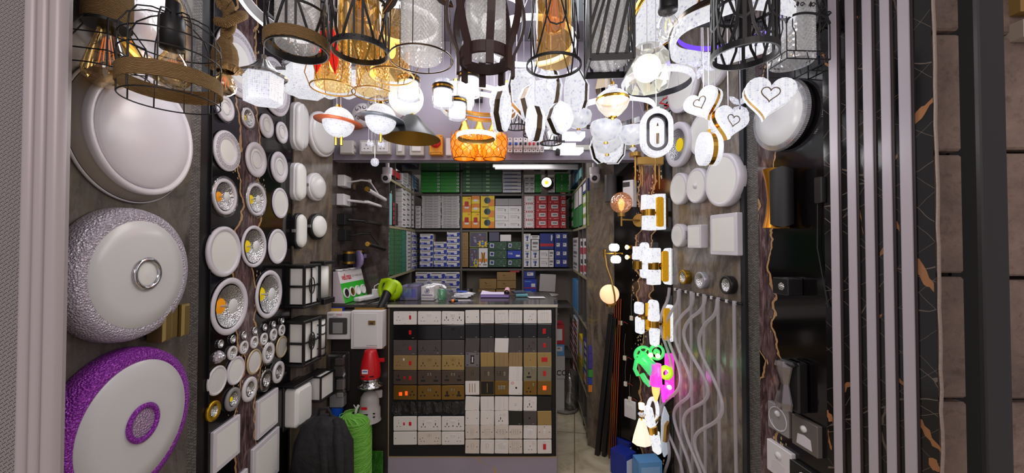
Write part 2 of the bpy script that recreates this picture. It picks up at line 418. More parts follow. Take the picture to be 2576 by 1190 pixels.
for a,b,w_ in [((2140,25),(2158,45),.010),((2180,100),(2195,122),.010),((2285,322),(2345,250),.018),((2066,135),(2085,170),.012),((2150,480),(2172,590),.012),((2242,545),(2265,580),.022),((2190,540),(2170,640),.0),((2300,660),(2352,722),.034),((2200,690),(2216,735),.012),((2235,420),(2255,395),.016),((2120,980),(2140,965),.018),((2160,910),(2172,880),.016),((2250,930),(2275,965),.014),((2310,1055),(2370,1140),.020),((2082,1040),(2095,1060),.02),((2082,1090),(2096,1130),.02),((2095,1060),(2105,1035),.016),((2215,640),(2240,590),.012),((2105,330),(2118,340),.008),((2340,1160),(2368,1185),.02),((2198,805),(2216,790),.014)]:
    if w_: vein(m,WJ,a,b,w_*1.9)
wput(m,WJ,'wall_right_jamb')
m_stripe=pm('satin_aluminium_strip','b3acb4',.33,.15)
m_stripe2=pm('dark_strip_edge','2c2022',.4)
for i,(xa,xb) in enumerate(((2092,2113),(2135,2157),(2178,2202),(2223,2248),(2268,2299))):
    ua=ufor(WJ,xa+2); ub=ufor(WJ,xb+2); m=M(m_stripe); m.box((ua+ub)/2,-.006,ZC/2,ub-ua,.012,ZC,.0015); m.use(m_stripe2); m.box(ub+.003,-.004,ZC/2,.006,.008,ZC)
    wput(m,WJ,'trim_%d'%(5+i))
# outside: stone piers and steel post
def stone():
    t=NT('old_limestone'); v=t.co(); n=t.noise(v,3,8,.7,.5); n2=t.noise(v,26,5,.7); c=t.ramp(n.outputs[0],[(.3,'5a4c46'),(.48,'7d6a60'),(.62,'8d7a6c'),(.78,'6b5a4e')])
    c=t.mixc(t.ramp(n2.outputs[0],[(.54,'000000'),(.68,'b0b0b0')]),c,'3c3028'); t.prin(c,.9,0,t.bump(n2.outputs[0],.7,.012)); return t.m
m_stone=stone(); m_joint=pm('dark_mortar','1d1815',.95,bump=(40,.5))
def pier(x0,x1,y,depth,joints,name):
    m=M(m_stone); zs=[0]+[P(2400,j,y).z for j in joints][::-1]+[3.4]; zs=sorted(zs)
    for a,b in zip(zs,zs[1:]): m.box((x0+x1)/2,y+depth/2,(a+b)/2+0,x1-x0,depth,(b-a)-.012,.006)
    m.use(m_joint); m.box((x0+x1)/2,y+.03+depth/2,1.7,x1-x0-.004,depth-.02,3.38); return struct(m,name)
pier(1.2025,1.286,1.09,.5,[80,384,692,1008],'wall_right_stone')
pier(1.40,2.3,1.10,.5,[90,380,700,1010],'wall_right_stone_outer')
m=M(pm('painted_shade_gap','0c0b0b',.9)); m.box(1.343,1.14,1.7,.112,.03,3.4); struct(m,'wall_right_gap')  # black plate stands in for the shade in the recess between piers
m=M(pm('rough_plaster_edge','a6968c',.9,bump=(60,.8,.006))); pts=[]
for k in range(60): z=3.4*k/59; pts.append((1.2045+rv.uniform(-.0025,.0025),1.084,z))
m.tube(pts,.0042,6); struct(m,'trim_10')
m=M(pm('black_painted_steel','2a2829',.45,.3,bump=(8,.15))); a=P(2473,600,.95).x; b=P(2540,600,.95).x; m.box((a+b)/2,.957,1.7,b-a,.014,3.4,.003); struct(m,'trim_11')
m=M(pm('pale_stone_ledge','a89b8c',.7,bump=(20,.4)),pm('ochre_wall_patch','8d7038',.8)); z=P(2560,75,1.08).z; m.box(1.7,1.10,z,.52,.06,.05); m.c=1; m.box(1.7,1.095,z+.3,.52,.04,.5); struct(m,'trim_12')
# left front: embossed sheet and grooved white frame
def emb():
    t=NT('embossed_metal_sheet'); v=t.co((1,1,1),(0,.62,0)); b=t.nd('TexBrick'); t.ln(t.co((1,1,1),(PI/2,0,.6)),b.inputs['Vector']); b.inputs['Scale'].default_value=42; b.inputs['Mortar Size'].default_value=.14; b.inputs['Mortar Smooth'].default_value=1.0; b.inputs['Brick Width'].default_value=.55;b.inputs['Row Height'].default_value=.3
    t.prin('c8c0c2',.25,.4,t.bump(b.outputs[1],1.0,.012)); return t.m
m=M(emb()); x1=P(62,600,.79).x; m.box(x1-.2,.81,1.7,.4,.02,3.4); struct(m,'wall_left_front')
m=M(pm('white_aluminium_frame','b5abad',.35,.1)); 
for a,b,y in ((58,72,.80),(70,100,.785),(101,130,.785),(131,163,.785)):
    xa=P(a,600,.785).x; xb=P(b,600,.785).x; cx=(xa+xb)/2; hw=(xb-xa)/2
    ol=[(cx-hw,0),(cx-hw*.92,-.012),(cx-hw*.5,-.018),(cx+hw*.5,-.018),(cx+hw*.92,-.012),(cx+hw,0)]
    n=len(ol); vs=[(p[0],y+p[1],z) for z in(0,3.4) for p in ol]; m.add(vs,[(i,i+1,n+i+1,n+i) for i in range(n-1)],True)
xa=P(58,600,.8).x; xb=P(163,600,.8).x; m.box((xa+xb)/2-.05,.806,1.7,xb-xa+.09,.01,3.4); struct(m,'trim_13')
# floor and ceilings
def floorm():
    t=NT('beige_floor_tile'); v=t.co(); b=t.nd('TexBrick'); b.offset=0; t.ln(t.co((1,1,1),(0,0,.16)),b.inputs['Vector']); b.inputs['Scale'].default_value=1.0; b.inputs['Brick Width'].default_value=.6; b.inputs['Row Height'].default_value=.6; b.inputs['Mortar Size'].default_value=.004
    n=t.noise(t.co((1,1,1)),5,6,.6,1.5).outputs[0]; c=t.ramp(n,[(.3,'a89c84'),(.5,'c2b69c'),(.7,'d2c8b0')]); b.inputs['Mortar'].default_value=rgb('7a705e'); t.ln(c,b.inputs['Color1']); t.ln(c,b.inputs['Color2'])
    t.prin(b.outputs[0],.25); return t.m
m=M(floorm()); m.box(0,2.2,-.02,5,5,.04); struct(m,'floor')
m=M(pm('grey_glossy_ceiling','6e6a74',.2)); m.box(0,1.75,ZC+.02,3.2,1.6,.04); struct(m,'ceiling')
m_lav=pm('lavender_grey_panel','9a92a2',.38,vary=.12)
# header over the counter
Zh=P(1200,404,HY).z; m=M(m_lav); m.box(-.05,HY+.03,(Zh+ZC)/2,2.3,.06,ZC-Zh); m.use(pm('header_edge','5a5660',.3,.4)); m.box(-.05,HY-.002,Zh+.004,2.2,.01,.008); m.use(m_lav)
m.box(-.05,HY+.03,Zh+.004,2.2,.09,.006); struct(m,'wall_header')
m=M(pm('dark_mirror_ceiling','4a464b',.06,.35)); m.box(-.15,3.26,2.157+.02,1.9,1.4,.04); struct(m,"ceiling_inner")
m_back=pm('pale_back_wall','b8b0a4',.8); m=M(m_back); m.box(-.15,4.19,1.2,2.2,.05,2.4); struct(m,'wall_back')
m=M(pm('shelf_side_wall','3c3a3b',.7)); m.box(-1.22,3.45,1.1,.04,1.5,2.2); struct(m,'wall_back_left')
m=M(pm('shelf_side_wall','3c3a3b',.7)); m.box(.93,3.47,1.1,.04,1.4,2.2); struct(m,'wall_back_right')
# light: added fills under the ceiling, in the back room and street side
area((-.1,1.9,2.70),(0,0,0),1.2,.5,14,(.97,.97,1),'ceiling_fill_light')  # unseen area fill added under the ceiling, no fixture modelled
area((-.15,3.0,2.14),(0,0,0),1.0,.6,9,(1,.97,.95),'back_room_fill_light')  # unseen fill added to brighten the shelves; the modelled tube is unlit
area((.2,-1.6,2.6),(math.radians(62),0,0),2.0,1.0,26,(1,.88,.85),'street_side_fill_light')  # broad unseen fill added behind the camera to brighten the shop front
# ================= LEFT WALL =================
m_wh=pm('white_plastic','dcd9dc',.35); m_wh2=pm('white_diffuser','e6e6e2',.4); m_wh3=pm('soft_white_diffuser','d8d8d8',.25)
m_whe=pm('white_rim_enamel','d6d2da',.22); m_key=pm('grey_key_print','8a8690',.5); m_chr=pm('bright_chrome','c8c8cc',.1,1); m_chrome_d=pm('brushed_nickel','8f8d8c',.3,1)
m_gold=pm('polished_gold','c79a3e',.2,1); m_gold2=pm('satin_gold','b08a4a',.35,.9); m_blk=pm('black_plastic','141315',.4); m_blkm=pm('black_metal','1b191c',.38,.4); m_gry=pm('grey_plastic','8d8b8c',.45); m_dgry=pm('dark_grey_plastic','3c3a3b',.45)
m_yel=pm('yellow_led_chip','f0d000',.4,emit='f0d000',es=.25); m_ora=pm('orange_led_chip','f5a000',.4,emit='f59a00',es=.25)
m_gls=thin('clear_glass','ffffff',.10); m_frost=pm('frosted_lens','dfe2e2',.3)
def refl():
    t=NT('ribbed_reflector'); v=t.co(); n=t.nd('TexVoronoi'); n.inputs['Scale'].default_value=170; t.ln(v,n.inputs['Vector']); t.prin('d2d4d6',.18,1,t.bump(n.outputs[0],.8,.004)); return t.m
m_ref=refl()
def crys_noemit():
    t=NT('pressed_crystal_rim'); v=t.co(); n=t.nd('TexVoronoi'); n.inputs['Scale'].default_value=95; t.ln(v,n.inputs['Vector']); t.prin('c9c2cc',.15,.35,t.bump(n.outputs[0],1,.006)); return t.m
m_crim=crys_noemit()
def part(m,name,o): return m.build(name,o)
GL='round downlights on the black panel'
def dl_panel(W,px,py,h,label,kind='plain',off=.012,name='downlight_panel',group=None,cat='downlight',rimmat=None,face=None):
    p=W.base(px,py,off); Y=(p+W.n*off).y; r=h*Y/F/2; o=thing(name,label,cat,p,W.ang,group)
    rm=rimmat or m_whe; fm=face or m_wh2
    a={'plain':.80,'ring':.62,'pattern':.56,'edge':.82,'acryl':.66}[kind]
    m=M(rm); m.lathe([(r*.9,0),(r,off*.3),(r,off*.7),(r*.96,off),(r*(a+.03),off),(r*a,off*.7)],48,ax='o'); part(m,'rim',o)
    m=M(fm); m.lathe([(r*a,off*.7),(r*a*.97,off*.72),(0,off*.75)],48,ax='o'); part(m,'diffuser',o)
    if kind=='ring' or kind=='acryl':
        m=M(m_whe if kind=='ring' else thin('acrylic_rim','f2f2ff',.15,.05)); m.lathe([(r*.44,off*.8),(r*.46,off*.95),(r*.5,off*.95),(r*.5,off*.7)],40,ax='o'); part(m,'inner_ring',o)
    if kind=='acryl':
        m=M(thin('acrylic_rim','f2f2ff',.15,.05)); m.lathe([(r*1.0,0),(r*1.12,off*.2),(r*1.12,off*.9),(r*1.0,off)],48,ax='o'); part(m,'acrylic_collar',o)
    if kind=='pattern':
        m=M(m_key); n=max(18,int(h/4.2)); rr=r*.80; s=2*PI*rr/n*.36; t=s*.16
        for k in range(n):
            an=2*PI*k/n; m.T=Matrix.Translation((rr*cos(an),-off-.0004,rr*sin(an)))@Matrix.Rotation(-an-PI/2,4,'Y')
            for x,z,a_,b_ in((0,s,2*s,t*2),(-s,.0,t*2,2*s),(0,-s,1.6*s,t*2),(s*.8,-.5*s,t*2,s),(.2*s,0,1.2*s,t*2)): m.box(x,0,z,a_,.0006,b_)
        m.T=Matrix.Identity(4); part(m,'key_pattern',o)
    return o
def dl_cob(W,px,py,h,label,chip=m_yel,deep=True,off=.010,rim=m_whe,glass=0,rw=.80,name='cob_downlight',cat='downlight',lens=True,prot=0):
    """downlight with a metal reflector; deep ones sit in a cut-out of the panel"""
    p=W.base(px,py,off+prot); Y=(p+W.n*(off+prot)).y; r=h*Y/F/2; o=thing(name,label,cat,p,W.ang)
    b=prot; dep=r*.32 if deep else 0
    m=M(rim); m.lathe([(r*.92,b*0),(r*.98,b+off*.2),(r,b+off*.6),(r*.97,b+off),(r*(rw+.03),b+off),(r*rw,b+off*.7)]+([(r*(rw-.02),b+off*.3)] if deep else []),44,ax='o')
    part(m,'rim',o)
    rr=r*rw*.98
    z0=b+off*.6
    zb=(z0-dep) if deep else b+.0012
    if not deep: z0=b+off*.9
    pr=[(rr*.94,z0)]+[(rr*.94*(1-f)+rr*.34*f,z0+(zb-z0)*f**.85) for f in(.25,.5,.75,1)]
    m=M(m_ref); m.lathe(pr,40,ax='o'); part(m,'reflector',o)
    m=M(chip); m.lathe([(rr*.36,zb),(0,zb+.0006)],24,ax='o'); part(m,'led_chip',o)
    if lens and deep:
        m=M(m_frost); zl=z0+r*.10; m.lathe([(rr*.33,zl),(rr*.3,zl+.002),(0,zl+.003)],24,ax='o'); m.cyl((0,-zb,0),(0,-zl,0),rr*.05); part(m,'centre_lens',o)
    if glass:
        m=M(m_gls); m.lathe([(r*1.0,0),(r*glass,off*.5),(r*glass,off*.9),(r*.97,off*1.1)],44,ax='o'); part(m,'glass_collar',o)
    return o
Lp='of the black gold-veined left panel'
dl_panel(WA,604,160,170,'large flat round panel light with grey key-pattern border behind the rope pendant','pattern')
dl_panel(WA,697,220,142,'large round panel light with key-pattern border behind the small crystal lantern','pattern')
dl_panel(WA,571,273,64,'small round panel light with clear acrylic edge just under the rope pendant bulb','acryl',.016)
dl_cob(WA,627,297,50,'small downlight with clear glass collar and yellow chip near the panel top',glass=1.2)
dl_panel(WA,674,317,60,'small white ringed panel light beside a blue speck','ring')
dl_panel(WA,712,334,54,'smallest white panel light at top right edge '+Lp,'ring')
dl_panel(WA,575,380,102,'white round panel light with key-pattern border above an orange-chip downlight','pattern')
dl_panel(WA,648,402,88,'ringed white round panel light right of the key-pattern one in mid panel','ring')
dl_panel(WA,706,421,78,'white round panel light with inner ring at right edge, third down','ring')
dl_cob(WA,569,495,92,'orange-chip downlight with wide clear glass collar at left '+Lp,m_ora,glass=1.13)
dl_cob(WA,648,502,84,'yellow-chip downlight with clear glass collar in middle '+Lp,m_yel,glass=1.13)
dl_panel(WA,707,511,77,'plain rimless white round panel light at right edge, fourth down','plain',.006)
dl_panel(WA,569,633,127,'largest plain white round panel light touching a deep reflector downlight','plain',.016)
dl_cob(WA,642,620,106,'deep white downlight with green-yellow chip touching the largest plain panel',m_yel,rw=.84)
dl_panel(WA,701,620,88,'plain white round panel light at right edge above the big reflectors','plain',.008)
dl_cob(WA,582,770,143,'biggest reflector downlight with orange chip and white rim',m_ora,rw=.80)
dl_cob(WA,680,740,120,'big reflector downlight with yellow chip and lilac white rim',m_yel,rw=.82)
for i,(x,y,h) in enumerate([(557,865,21),(588,853,21),(616,843,21),(643,832,20),(668,823,18),(690,816,18),(712,807,17)]):
    dl_cob(WA,x,y,h,'tiny silver spot, %s from left in the upper row of tiny spots'%ORD[i],m_frost,False,.008,m_chr,rw=.7,name='mini_spotlight',cat='spotlight')
for i,(x,y,h) in enumerate([(587,888,35),(616,874,33),(642,861,31),(666,853,31),(690,842,31),(711,831,29)]):
    dl_cob(WA,x,y,h,'small white-rimmed spot, %s from left in the second row of small spots'%ORD[i],m_frost,False,.009,m_wh,rw=.62,name='small_spotlight',cat='spotlight')
# crystal shell spot
p=WA.base(561,898,.02); k=p.y/F; o=thing('shell_spotlight','small clear crystal shell-shaped spot below the tiny silver spots','spotlight',p,WA.ang)
m=M(m_crim); m.lathe([(16*k,0),(15*k,.008),(9*k,.018),(0,.022)],20,ax='o',wob=lambda t,h:1+.1*cos(9*t)); part(m,'crystal_shell',o); m=M(m_chr); m.lathe([(7*k,.014),(7*k,.024),(0,.026)],16,ax='o'); part(m,'lamp_cap',o)
dl_panel(WA,549,957,72,'round panel light with thin gold edge at left end of its row','edge',.009,rimmat=m_wh,face=m_wh3)
m_gedge=pm('warm_rim','c9b894',.35,.4)
dl_panel(WA,596,932,69,'lilac-white round panel light right of the gold-edged one','edge',.009)
dl_panel(WA,642,910,62,'round panel light with clear-edged beige rim in the lower middle','edge',.009,rimmat=m_gedge,face=m_wh3)
dl_cob(WA,678,888,52,'glass-collared spot between two round panels in the lower group',m_frost,False,.012,m_wh,1.12,rw=.6)
dl_panel(WA,711,872,54,'dull grey round panel light at right edge of the lower group','edge',.009,rimmat=m_gedge,face=pm('dull_diffuser','b4b0aa',.4))
dl_cob(WA,631,979,60,'white-rimmed reflector spot in the lowest diagonal row of spots',m_frost,False,.012,m_wh,rw=.6)
dl_cob(WA,671,956,50,'silvery glass reflector spot right of the white-rimmed one',m_frost,False,.012,m_chrome_d,1.1,rw=.66)
dl_cob(WA,703,936,53,'white-rimmed reflector spot nearest the right edge of the lowest row',m_frost,False,.012,m_wh,rw=.6)
dl_cob(WA,589,1004,56,'grey-rimmed spot with yellow chip in the lowest row',m_yel,False,.012,m_gry,rw=.62)
dl_cob(WA,540,1034,50,'gold-rimmed small spot at lower left of the black panel',m_frost,False,.012,pm('yellow_gold_rim','c9a227',.3,.8),rw=.55)
def sq(W,px,py,w,h,label,off=.012,name='square_panel_light'):
    p=W.base(px,py,off); k=(p+W.n*off).y/F; s=h*k; o=thing(name,label,'panel light',p,W.ang)
    m=M(m_whe); m.plate(rrect(s*1.0,s,.004),0,off,.002); part(m,'frame',o); m=M(m_wh2); m.plate(rrect(s*.78,s*.78,.003),off*.9,off+.0008); part(m,'diffuser',o)
sq(WA,573,1115,70,101,'square white panel light tilted in view at the bottom left of the black panel')
sq(WA,676,1038,50,92,'square white panel light above another at right of the black panel')
sq(WA,672,1160,62,118,'square white panel light lowest at right of the black panel')
sq(WA,606,1225,40,60,'small square panel light cut off by the bottom of the photo')
# big ceiling lamps on the grey marble
def big(pl,pr,py,off,label,prof,fr,extra=None,name='ceiling_lamp'):
    "pl,pr: picture columns of the left and right edge of a ring of relative radius fr standing off the wall"
    q1=WA.hit(pl,py,off); q2=WA.hit(pr,py,off); c=(q1+q2)/2; r=(q2-q1).length/2/fr; z=WA.hit((pl+pr)/2,py,off).z
    p=c-WA.n*off; p.z=z; o=thing(name,label,'ceiling lamp',p,WA.ang)
    for nm,pr_,mt in prof:
        m=M(mt); m.lathe([(a*r,b) for a,b in pr_],72,ax='o'); part(m,nm,o)
    if extra: extra(o,r)
    return o
m_taupe=pm('taupe_lamp_band','8b8176',.4,.2); m_opal=pm('opal_white_dome','d9d4da',.28)
big(228,484,334,.045,'round white dome ceiling lamp with stepped rim, topmost big lamp on the grey marble',[('base_plate',[(.98,.0),(1.12,.0),(1.14,.003),(1.14,.008),(1.12,.010)],m_wh),('side_band',[(1.11,.010),(1.05,.024),(1.0,.03)],m_taupe),('dome_rim',[(1.0,.03),(1.0,.04),(.98,.045),(.93,.046),(.9,.040),(.88,.038)],m_opal),('dome',[(.88,.036),(.88,.043),(.85,.048),(.6,.055),(.3,.058),(0,.059)],m_opal)],1.0)
def gl_mat(name,col,deep):
    t=NT(name); v=t.co(); n=t.nd('TexVoronoi'); n.inputs['Scale'].default_value=230; t.ln(v,n.inputs['Vector']); c=t.mixc(t.ramp(n.outputs[0],[(.2,'000000'),(.8,'ffffff')]),col,deep); t.prin(c,.25,.35,t.bump(n.outputs[0],1,.004)); return t.m
m_glit=gl_mat('silver_crinkled_acrylic','b3abba','d9d3e0'); m_purp=gl_mat('purple_crinkled_acrylic','8012a0','b04ac8')
def t_ring(mr,off,du,inner):
    def f(o,r):
        m=M(mr); m.lathe([(r*.30,off),(r*.31,off+.006),(r*.27,off+.010),(r*.23,off+.008),(r*.22,off+.002)],48,ax='o'); o2=m.build('centre_ring',o); o2.location=(r*du,0,0)
        m=M(inner); m.lathe([(r*.22,off+.003),(0,off+.006)],32,ax='o'); o3=m.build('centre_cap',o); o3.location=o2.location
    return f
big(221,462,691,.062,'round ceiling lamp with silver glitter drum and chrome centre ring',[('glitter_drum',[(1.20,0),(1.24,.006),(1.23,.035),(1.17,.056),(1.02,.062),(.99,.060)],m_glit),('diffuser',[(1.0,.058),(.98,.062),(.7,.068),(0,.072)],m_wh3)],1.0,t_ring(m_chr,.069,.02,m_wh2))
big(203,456,1075,.062,'round ceiling lamp with bright purple glitter drum, lowest on the grey marble',[('glitter_drum',[(1.18,0),(1.21,.006),(1.20,.035),(1.15,.056),(1.02,.062),(.99,.060)],m_purp),('diffuser',[(1.0,.058),(.98,.062),(.7,.068),(0,.072)],m_wh3)],1.0,t_ring(m_purp,.069,.02,gl_mat('pale_lilac_crystal','c9b0cc','a58fae')))
big(262,470,25,.03,'gold-rimmed white ceiling lamp wrapped in plastic at top left of the wall',[('gold_rim',[(1.0,0),(1.06,.006),(1.06,.025),(1.0,.034),(.8,.036)],m_gold),('diffuser',[(.82,.03),(.6,.045),(0,.052)],m_opal),('plastic_wrap',[(1.1,.0),(1.16,.03),(.9,.055),(.4,.065),(0,.067)],thin('crumpled_plastic_wrap','ffffff',.02,.18,('noise',30,.5)))],1.0)
p=WA.base(448,810,.06); k=p.y/F; o=thing('up_down_wall_lamp','gold folded wall lamp half hidden behind the silver glitter lamp','wall lamp',p,WA.ang)
m=M(pm('champagne_gold_metal','a08a55',.35,.85)); 
for sx in(-1,0,1): m.plate([(sx*.036-.016,-.05),(sx*.036+.016,-.05),(sx*.036+.018,.05),(sx*.036-.014,.05)],.012,.05+.01*abs(sx),.006)
part(m,'folded_body',o); m=M(m_blkm); m.box(0,-.006,0,.09,.012,.07); part(m,'back_box',o)
# bulkheads and outdoor lamps on the olive marble
def bulk(px,py,w,h,off,label,frame,ovalr,dome=m_wh3,inset=.9,clip=False):
    p=WB.base(px,py,off); k=(p+WB.n*off).y/F; b=h*k; a=b*w; o=thing('bulkhead_lamp',label,'bulkhead lamp',p,WB.ang)
    if w==1:
        r=a/2; m=M(frame); m.lathe([(r*.97,0),(r,.003),(r,off*.55),(r*.95,off*.62),(r*inset,off*.62)],48,ax='o'); part(m,'housing',o); m=M(dome); m.lathe([(r*inset,off*.6),(r*inset*.98,off*.78),(r*inset*.85,off*.95),(r*.5,off*1.05),(0,off*1.08)],48,ax='o'); part(m,'diffuser',o)
        if clip: m=M(m_gry); m.box(-r,-off*.4,0,.006,off*.4,.016); part(m,'side_clip',o)
        return
    ol=rrect(a,b,a/2 if ovalr else a/2,8); m=M(frame); m.plate(ol,0,off*.62,.004); part(m,'housing',o)
    m=M(dome); L=len(ol); rings=[]
    for s,y in((inset,off*.62),(inset*.99,off*.8),(inset*.9,off*.95),(inset*.6,off*1.04),(.02,off*1.07)):
        rings.append([((x*s if ovalr is None else math.copysign(max(0,abs(x)-a/2*(1-s)),x)),-y,math.copysign(max(0,abs(z)-a/2*(1-s)),z)) for x,z in ol])
    vs=[q for r_ in rings for q in r_]; fs=[(i*L+j,i*L+(j+1)%L,i*L+L+(j+1)%L,i*L+L+j) for i in range(len(rings)-1) for j in range(L)]+[list(range((len(rings)-1)*L,len(rings)*L))]
    m.add(vs,fs,True); part(m,'diffuser',o)
    if clip: m=M(m_gry); m.box(-a/2,-off*.4,0,.006,off*.4,.016); part(m,'side_clip',o)
bulk(765,318,.42,122,.05,'tall oval white bulkhead lamp, topmost on the olive marble strip',m_wh,True)
bulk(822,338,1,112,.045,'large round white bulkhead lamp under the orange-ringed globe pendant',m_wh,True)
bulk(762,457,.42,96,.05,'plain tall white oval bulkhead lamp left of the small round one',m_wh,True,m_wh2)
bulk(806,470,1,70,.045,'small round white bulkhead lamp with side clip',m_wh,True,m_wh3,.9,True)
bulk(764,581,.44,90,.045,'oval bulkhead lamp with black housing and white diffuser',m_blk,True,m_wh2,.84,True)
bulk(810,570,1,66,.045,'round bulkhead lamp with black housing and white diffuser',m_blk,True,m_wh2,.84,True)
def lantern(px,py,h,label,motif):
    p=WB.base(px,py,.07); k=p.y/F; H=h*k; Wd=H*.62; D=.11; o=thing('wall_lantern',label,'wall lantern',p,WB.ang)
    m=M(m_wh2); m.box(0,-D*.5,0,Wd*.8,D*.8,H*.82); part(m,'white_panel',o)
    m=M(m_blk); m.box(0,-.006,0,Wd,.012,H); m.box(0,-D*.52,H*.47,Wd*1.05,D*1.08,H*.06,.003); m.box(0,-D*.52,-H*.47,Wd*1.05,D*1.08,H*.06,.003)
    for sx in(-1,1): m.box(sx*Wd*.47,-D,0,Wd*.07,.012,H*.9); m.box(sx*Wd*.45,-D*.5,0,.006,D,.012); m.box(sx*Wd*.45,-.02,0,.008,.02,H*.9)
    m.box(0,-D*.97,0,Wd*.9,.006,.008); m.box(0,-D*.97,0,.006,.006,H*.9)
    part(m,'black_frame',o); m=M(m_blk); q=[(Wd*.16*cos(t*PI/12),-D*1.0,H*.19*sin(t*PI/12)) for t in range(24)]; m.tube(q,.003,6,True)
    if motif: 
        m.tube([(x*.6,y,z*.6) for x,y,z in q],.0025,6,True)
        for t in range(4): m.cyl((0,-D,0),(Wd*.16*cos(t*PI/2+.78),-D,H*.19*sin(t*PI/2+.78)),.0025)
    part(m,'ornament',o)
lantern(767,718,106,'black square wall lantern with oval ornament on white panes, upper one',0)
lantern(767,857,112,'black square wall lantern with round lattice ornament, lower one',1)
p=WB.base(818,710,.06); k=p.y/F; o=thing('half_round_wall_lamp','black wall lamp with large half-oval white face next to the upper lantern','wall lamp',p,WB.ang); H=104*k
m=M(m_blk); m.plate(rrect(H*.42,H,.006),0,.03,.004); m.box(0,-.045,H*.47,H*.44,.09,H*.08,.003); m.box(0,-.045,-H*.44,H*.44,.09,H*.14,.003); part(m,'black_frame',o)
m=M(m_wh2); m.lathe([(.001,-H*.37),(H*.19,-H*.36),(H*.19,H*.40),(.001,H*.42)],20,(0,-.028,0),'z',True,PI,2*PI); part(m,'white_shade',o)
p=WB.base(812,846,.05); k=p.y/F; H=100*k; o=thing('caged_wall_lamp','half-cylinder wall lamp with black wavy bars beside the lower lantern','wall lamp',p,WB.ang)
m=M(m_wh2); m.lathe([(.001,-H*.45),(H*.2,-H*.45),(H*.2,H*.45),(.001,H*.45)],24,(0,-.01,0),'z',True,PI,2*PI); part(m,'white_shade',o)
m=M(m_blk); m.plate(rrect(H*.46,H,.005),0,.01,.002)
for z in(-.28,.08,.3): m.tube([(H*.21*cos(PI+t*PI/10),-.01+H*.21*sin(PI+t*PI/10),z*H+.004*sin(t)) for t in range(11)],.0035,6)
m.tube([(H*.12+.006*sin(z*20),-.01-H*.17,z*H) for z in [x/10-.45 for x in range(10)]],.003,6); m.lathe([(.001,H*.45),(H*.24,H*.45),(H*.24,H*.5),(.001,H*.52)],24,(0,-.01,0),'z',False,PI,2*PI); m.lathe([(.001,-H*.49),(H*.23,-H*.49),(H*.23,-H*.45),(.001,-H*.45)],24,(0,-.01,0),'z',False,PI,2*PI); part(m,'black_cage',o)
p=WB.base(757,1015,.06); k=p.y/F; H=112*k; o=thing('wedge_wall_lamp','black wedge wall lamp with white rounded front, lowest on the olive marble','wall lamp',p,WB.ang)
m=M(m_blk); m.plate(rrect(H*.66,H,.01),0,.02,.004); m.box(0,-.045,H*.47,H*.66,.07,H*.05,.003); part(m,'black_housing',o)
m=M(m_wh2); m.plate(rrect(H*.56,H*.84,.02,5,(0,-.005)),.02,.085,.014); part(m,'white_diffuser',o)
p=WB.base(812,969,.08); k=p.y/F; H=58*k; o=thing('cube_wall_lamp','white cube wall lamp with black frame above the wedge lamp','wall lamp',p,WB.ang)
m=M(m_wh2); m.box(0,-.055,0,H*.92,.10,H*.92,.003); part(m,'white_cube',o); m=M(m_blk); e=H*.5
for sx in(-1,1):
    for sz in(-1,1): m.box(sx*e,-.055,sz*e,.008,.108,.008)
    m.box(sx*e,-.109,0,.008,.008,H); m.box(0,-.109,sx*e,H,.008,.008)
m.box(0,-.004,0,H,.008,H); m.box(0,-.04,e,H,.06,.006); part(m,'black_frame',o)
# picture lights on the glossy niche wall
def piclight(px,py,label,mt,curve):
    p=WC.base(px,py,.03); o=thing('picture_light',label,'picture light',p,WC.ang)
    m=M(mt); m.box(0,-.025,0,.11,.05,.075,.003); part(m,'wall_box',o)
    m=M(mt)
    if curve: 
        pts=[(0,-.05,0),(0,-.08,.0),(.02,-.13,.014),(.04,-.18,.012)]; m.tube(pts,.006,8); m.tube([pts[-1],(.09,-.21,-.05),(.11,-.22,-.075)],.005,8); m.cyl((.04,-.172,.012),(.04,-.188,.012),.011)
    else: pts=[(0,-.05,0),(.05,-.13,-.005),(.09,-.19,-.012)]; m.tube(pts,.009,8)
    part(m,'arm',o); m=M(mt)
    if curve: m.cyl((-.06,-.20,-.06),(.22,-.24,-.10),.013,None,14); m.use(m_gold); m.cyl((-.075,-.198,-.058),(-.055,-.2,-.061),.016)
    else: m.box(.07,-.20,-.018,.30,.03,.018,.004)
    part(m,'lamp_bar',o)
piclight(868,457,'white picture light with curved jointed arm, upper of the white pair',m_wh,True)
piclight(866,504,'white picture light with straight arm, lower of the white pair',m_wh,False)
piclight(868,553,'black picture light with straight arm on the dark niche wall',m_blk,False)
piclight(870,592,'black picture light with curved arm, lowest of four',m_blk,True)
p=WC2.base(915,655,.02); o=thing('purple_round_fan_lamp','purple ribbed round lamp head on a bent stem in the niche','lamp',p,WC2.ang)
m=M(pm('lilac_plastic','8d80ad',.35)); c=(.02,-.10,.01)
m.T=Matrix.Translation(c)@Matrix.Rotation(-.8,4,'Z'); m.lathe([(0,.0),(.04,.004),(.062,.02),(.06,.034),(0,.036)],28,ax='o',wob=lambda t,h:1+.05*cos(18*t)); m.T=Matrix.Identity(4); part(m,'ribbed_head',o)
m=M(pm('lilac_plastic','8d80ad',.35)); m.tube([(.0,-.10,.02),(-.05,-.07,.03),(-.055,-.05,-.08)],.007,8); m.box(0,-.03,.03,.03,.06,.03,.004); part(m,'stem',o)
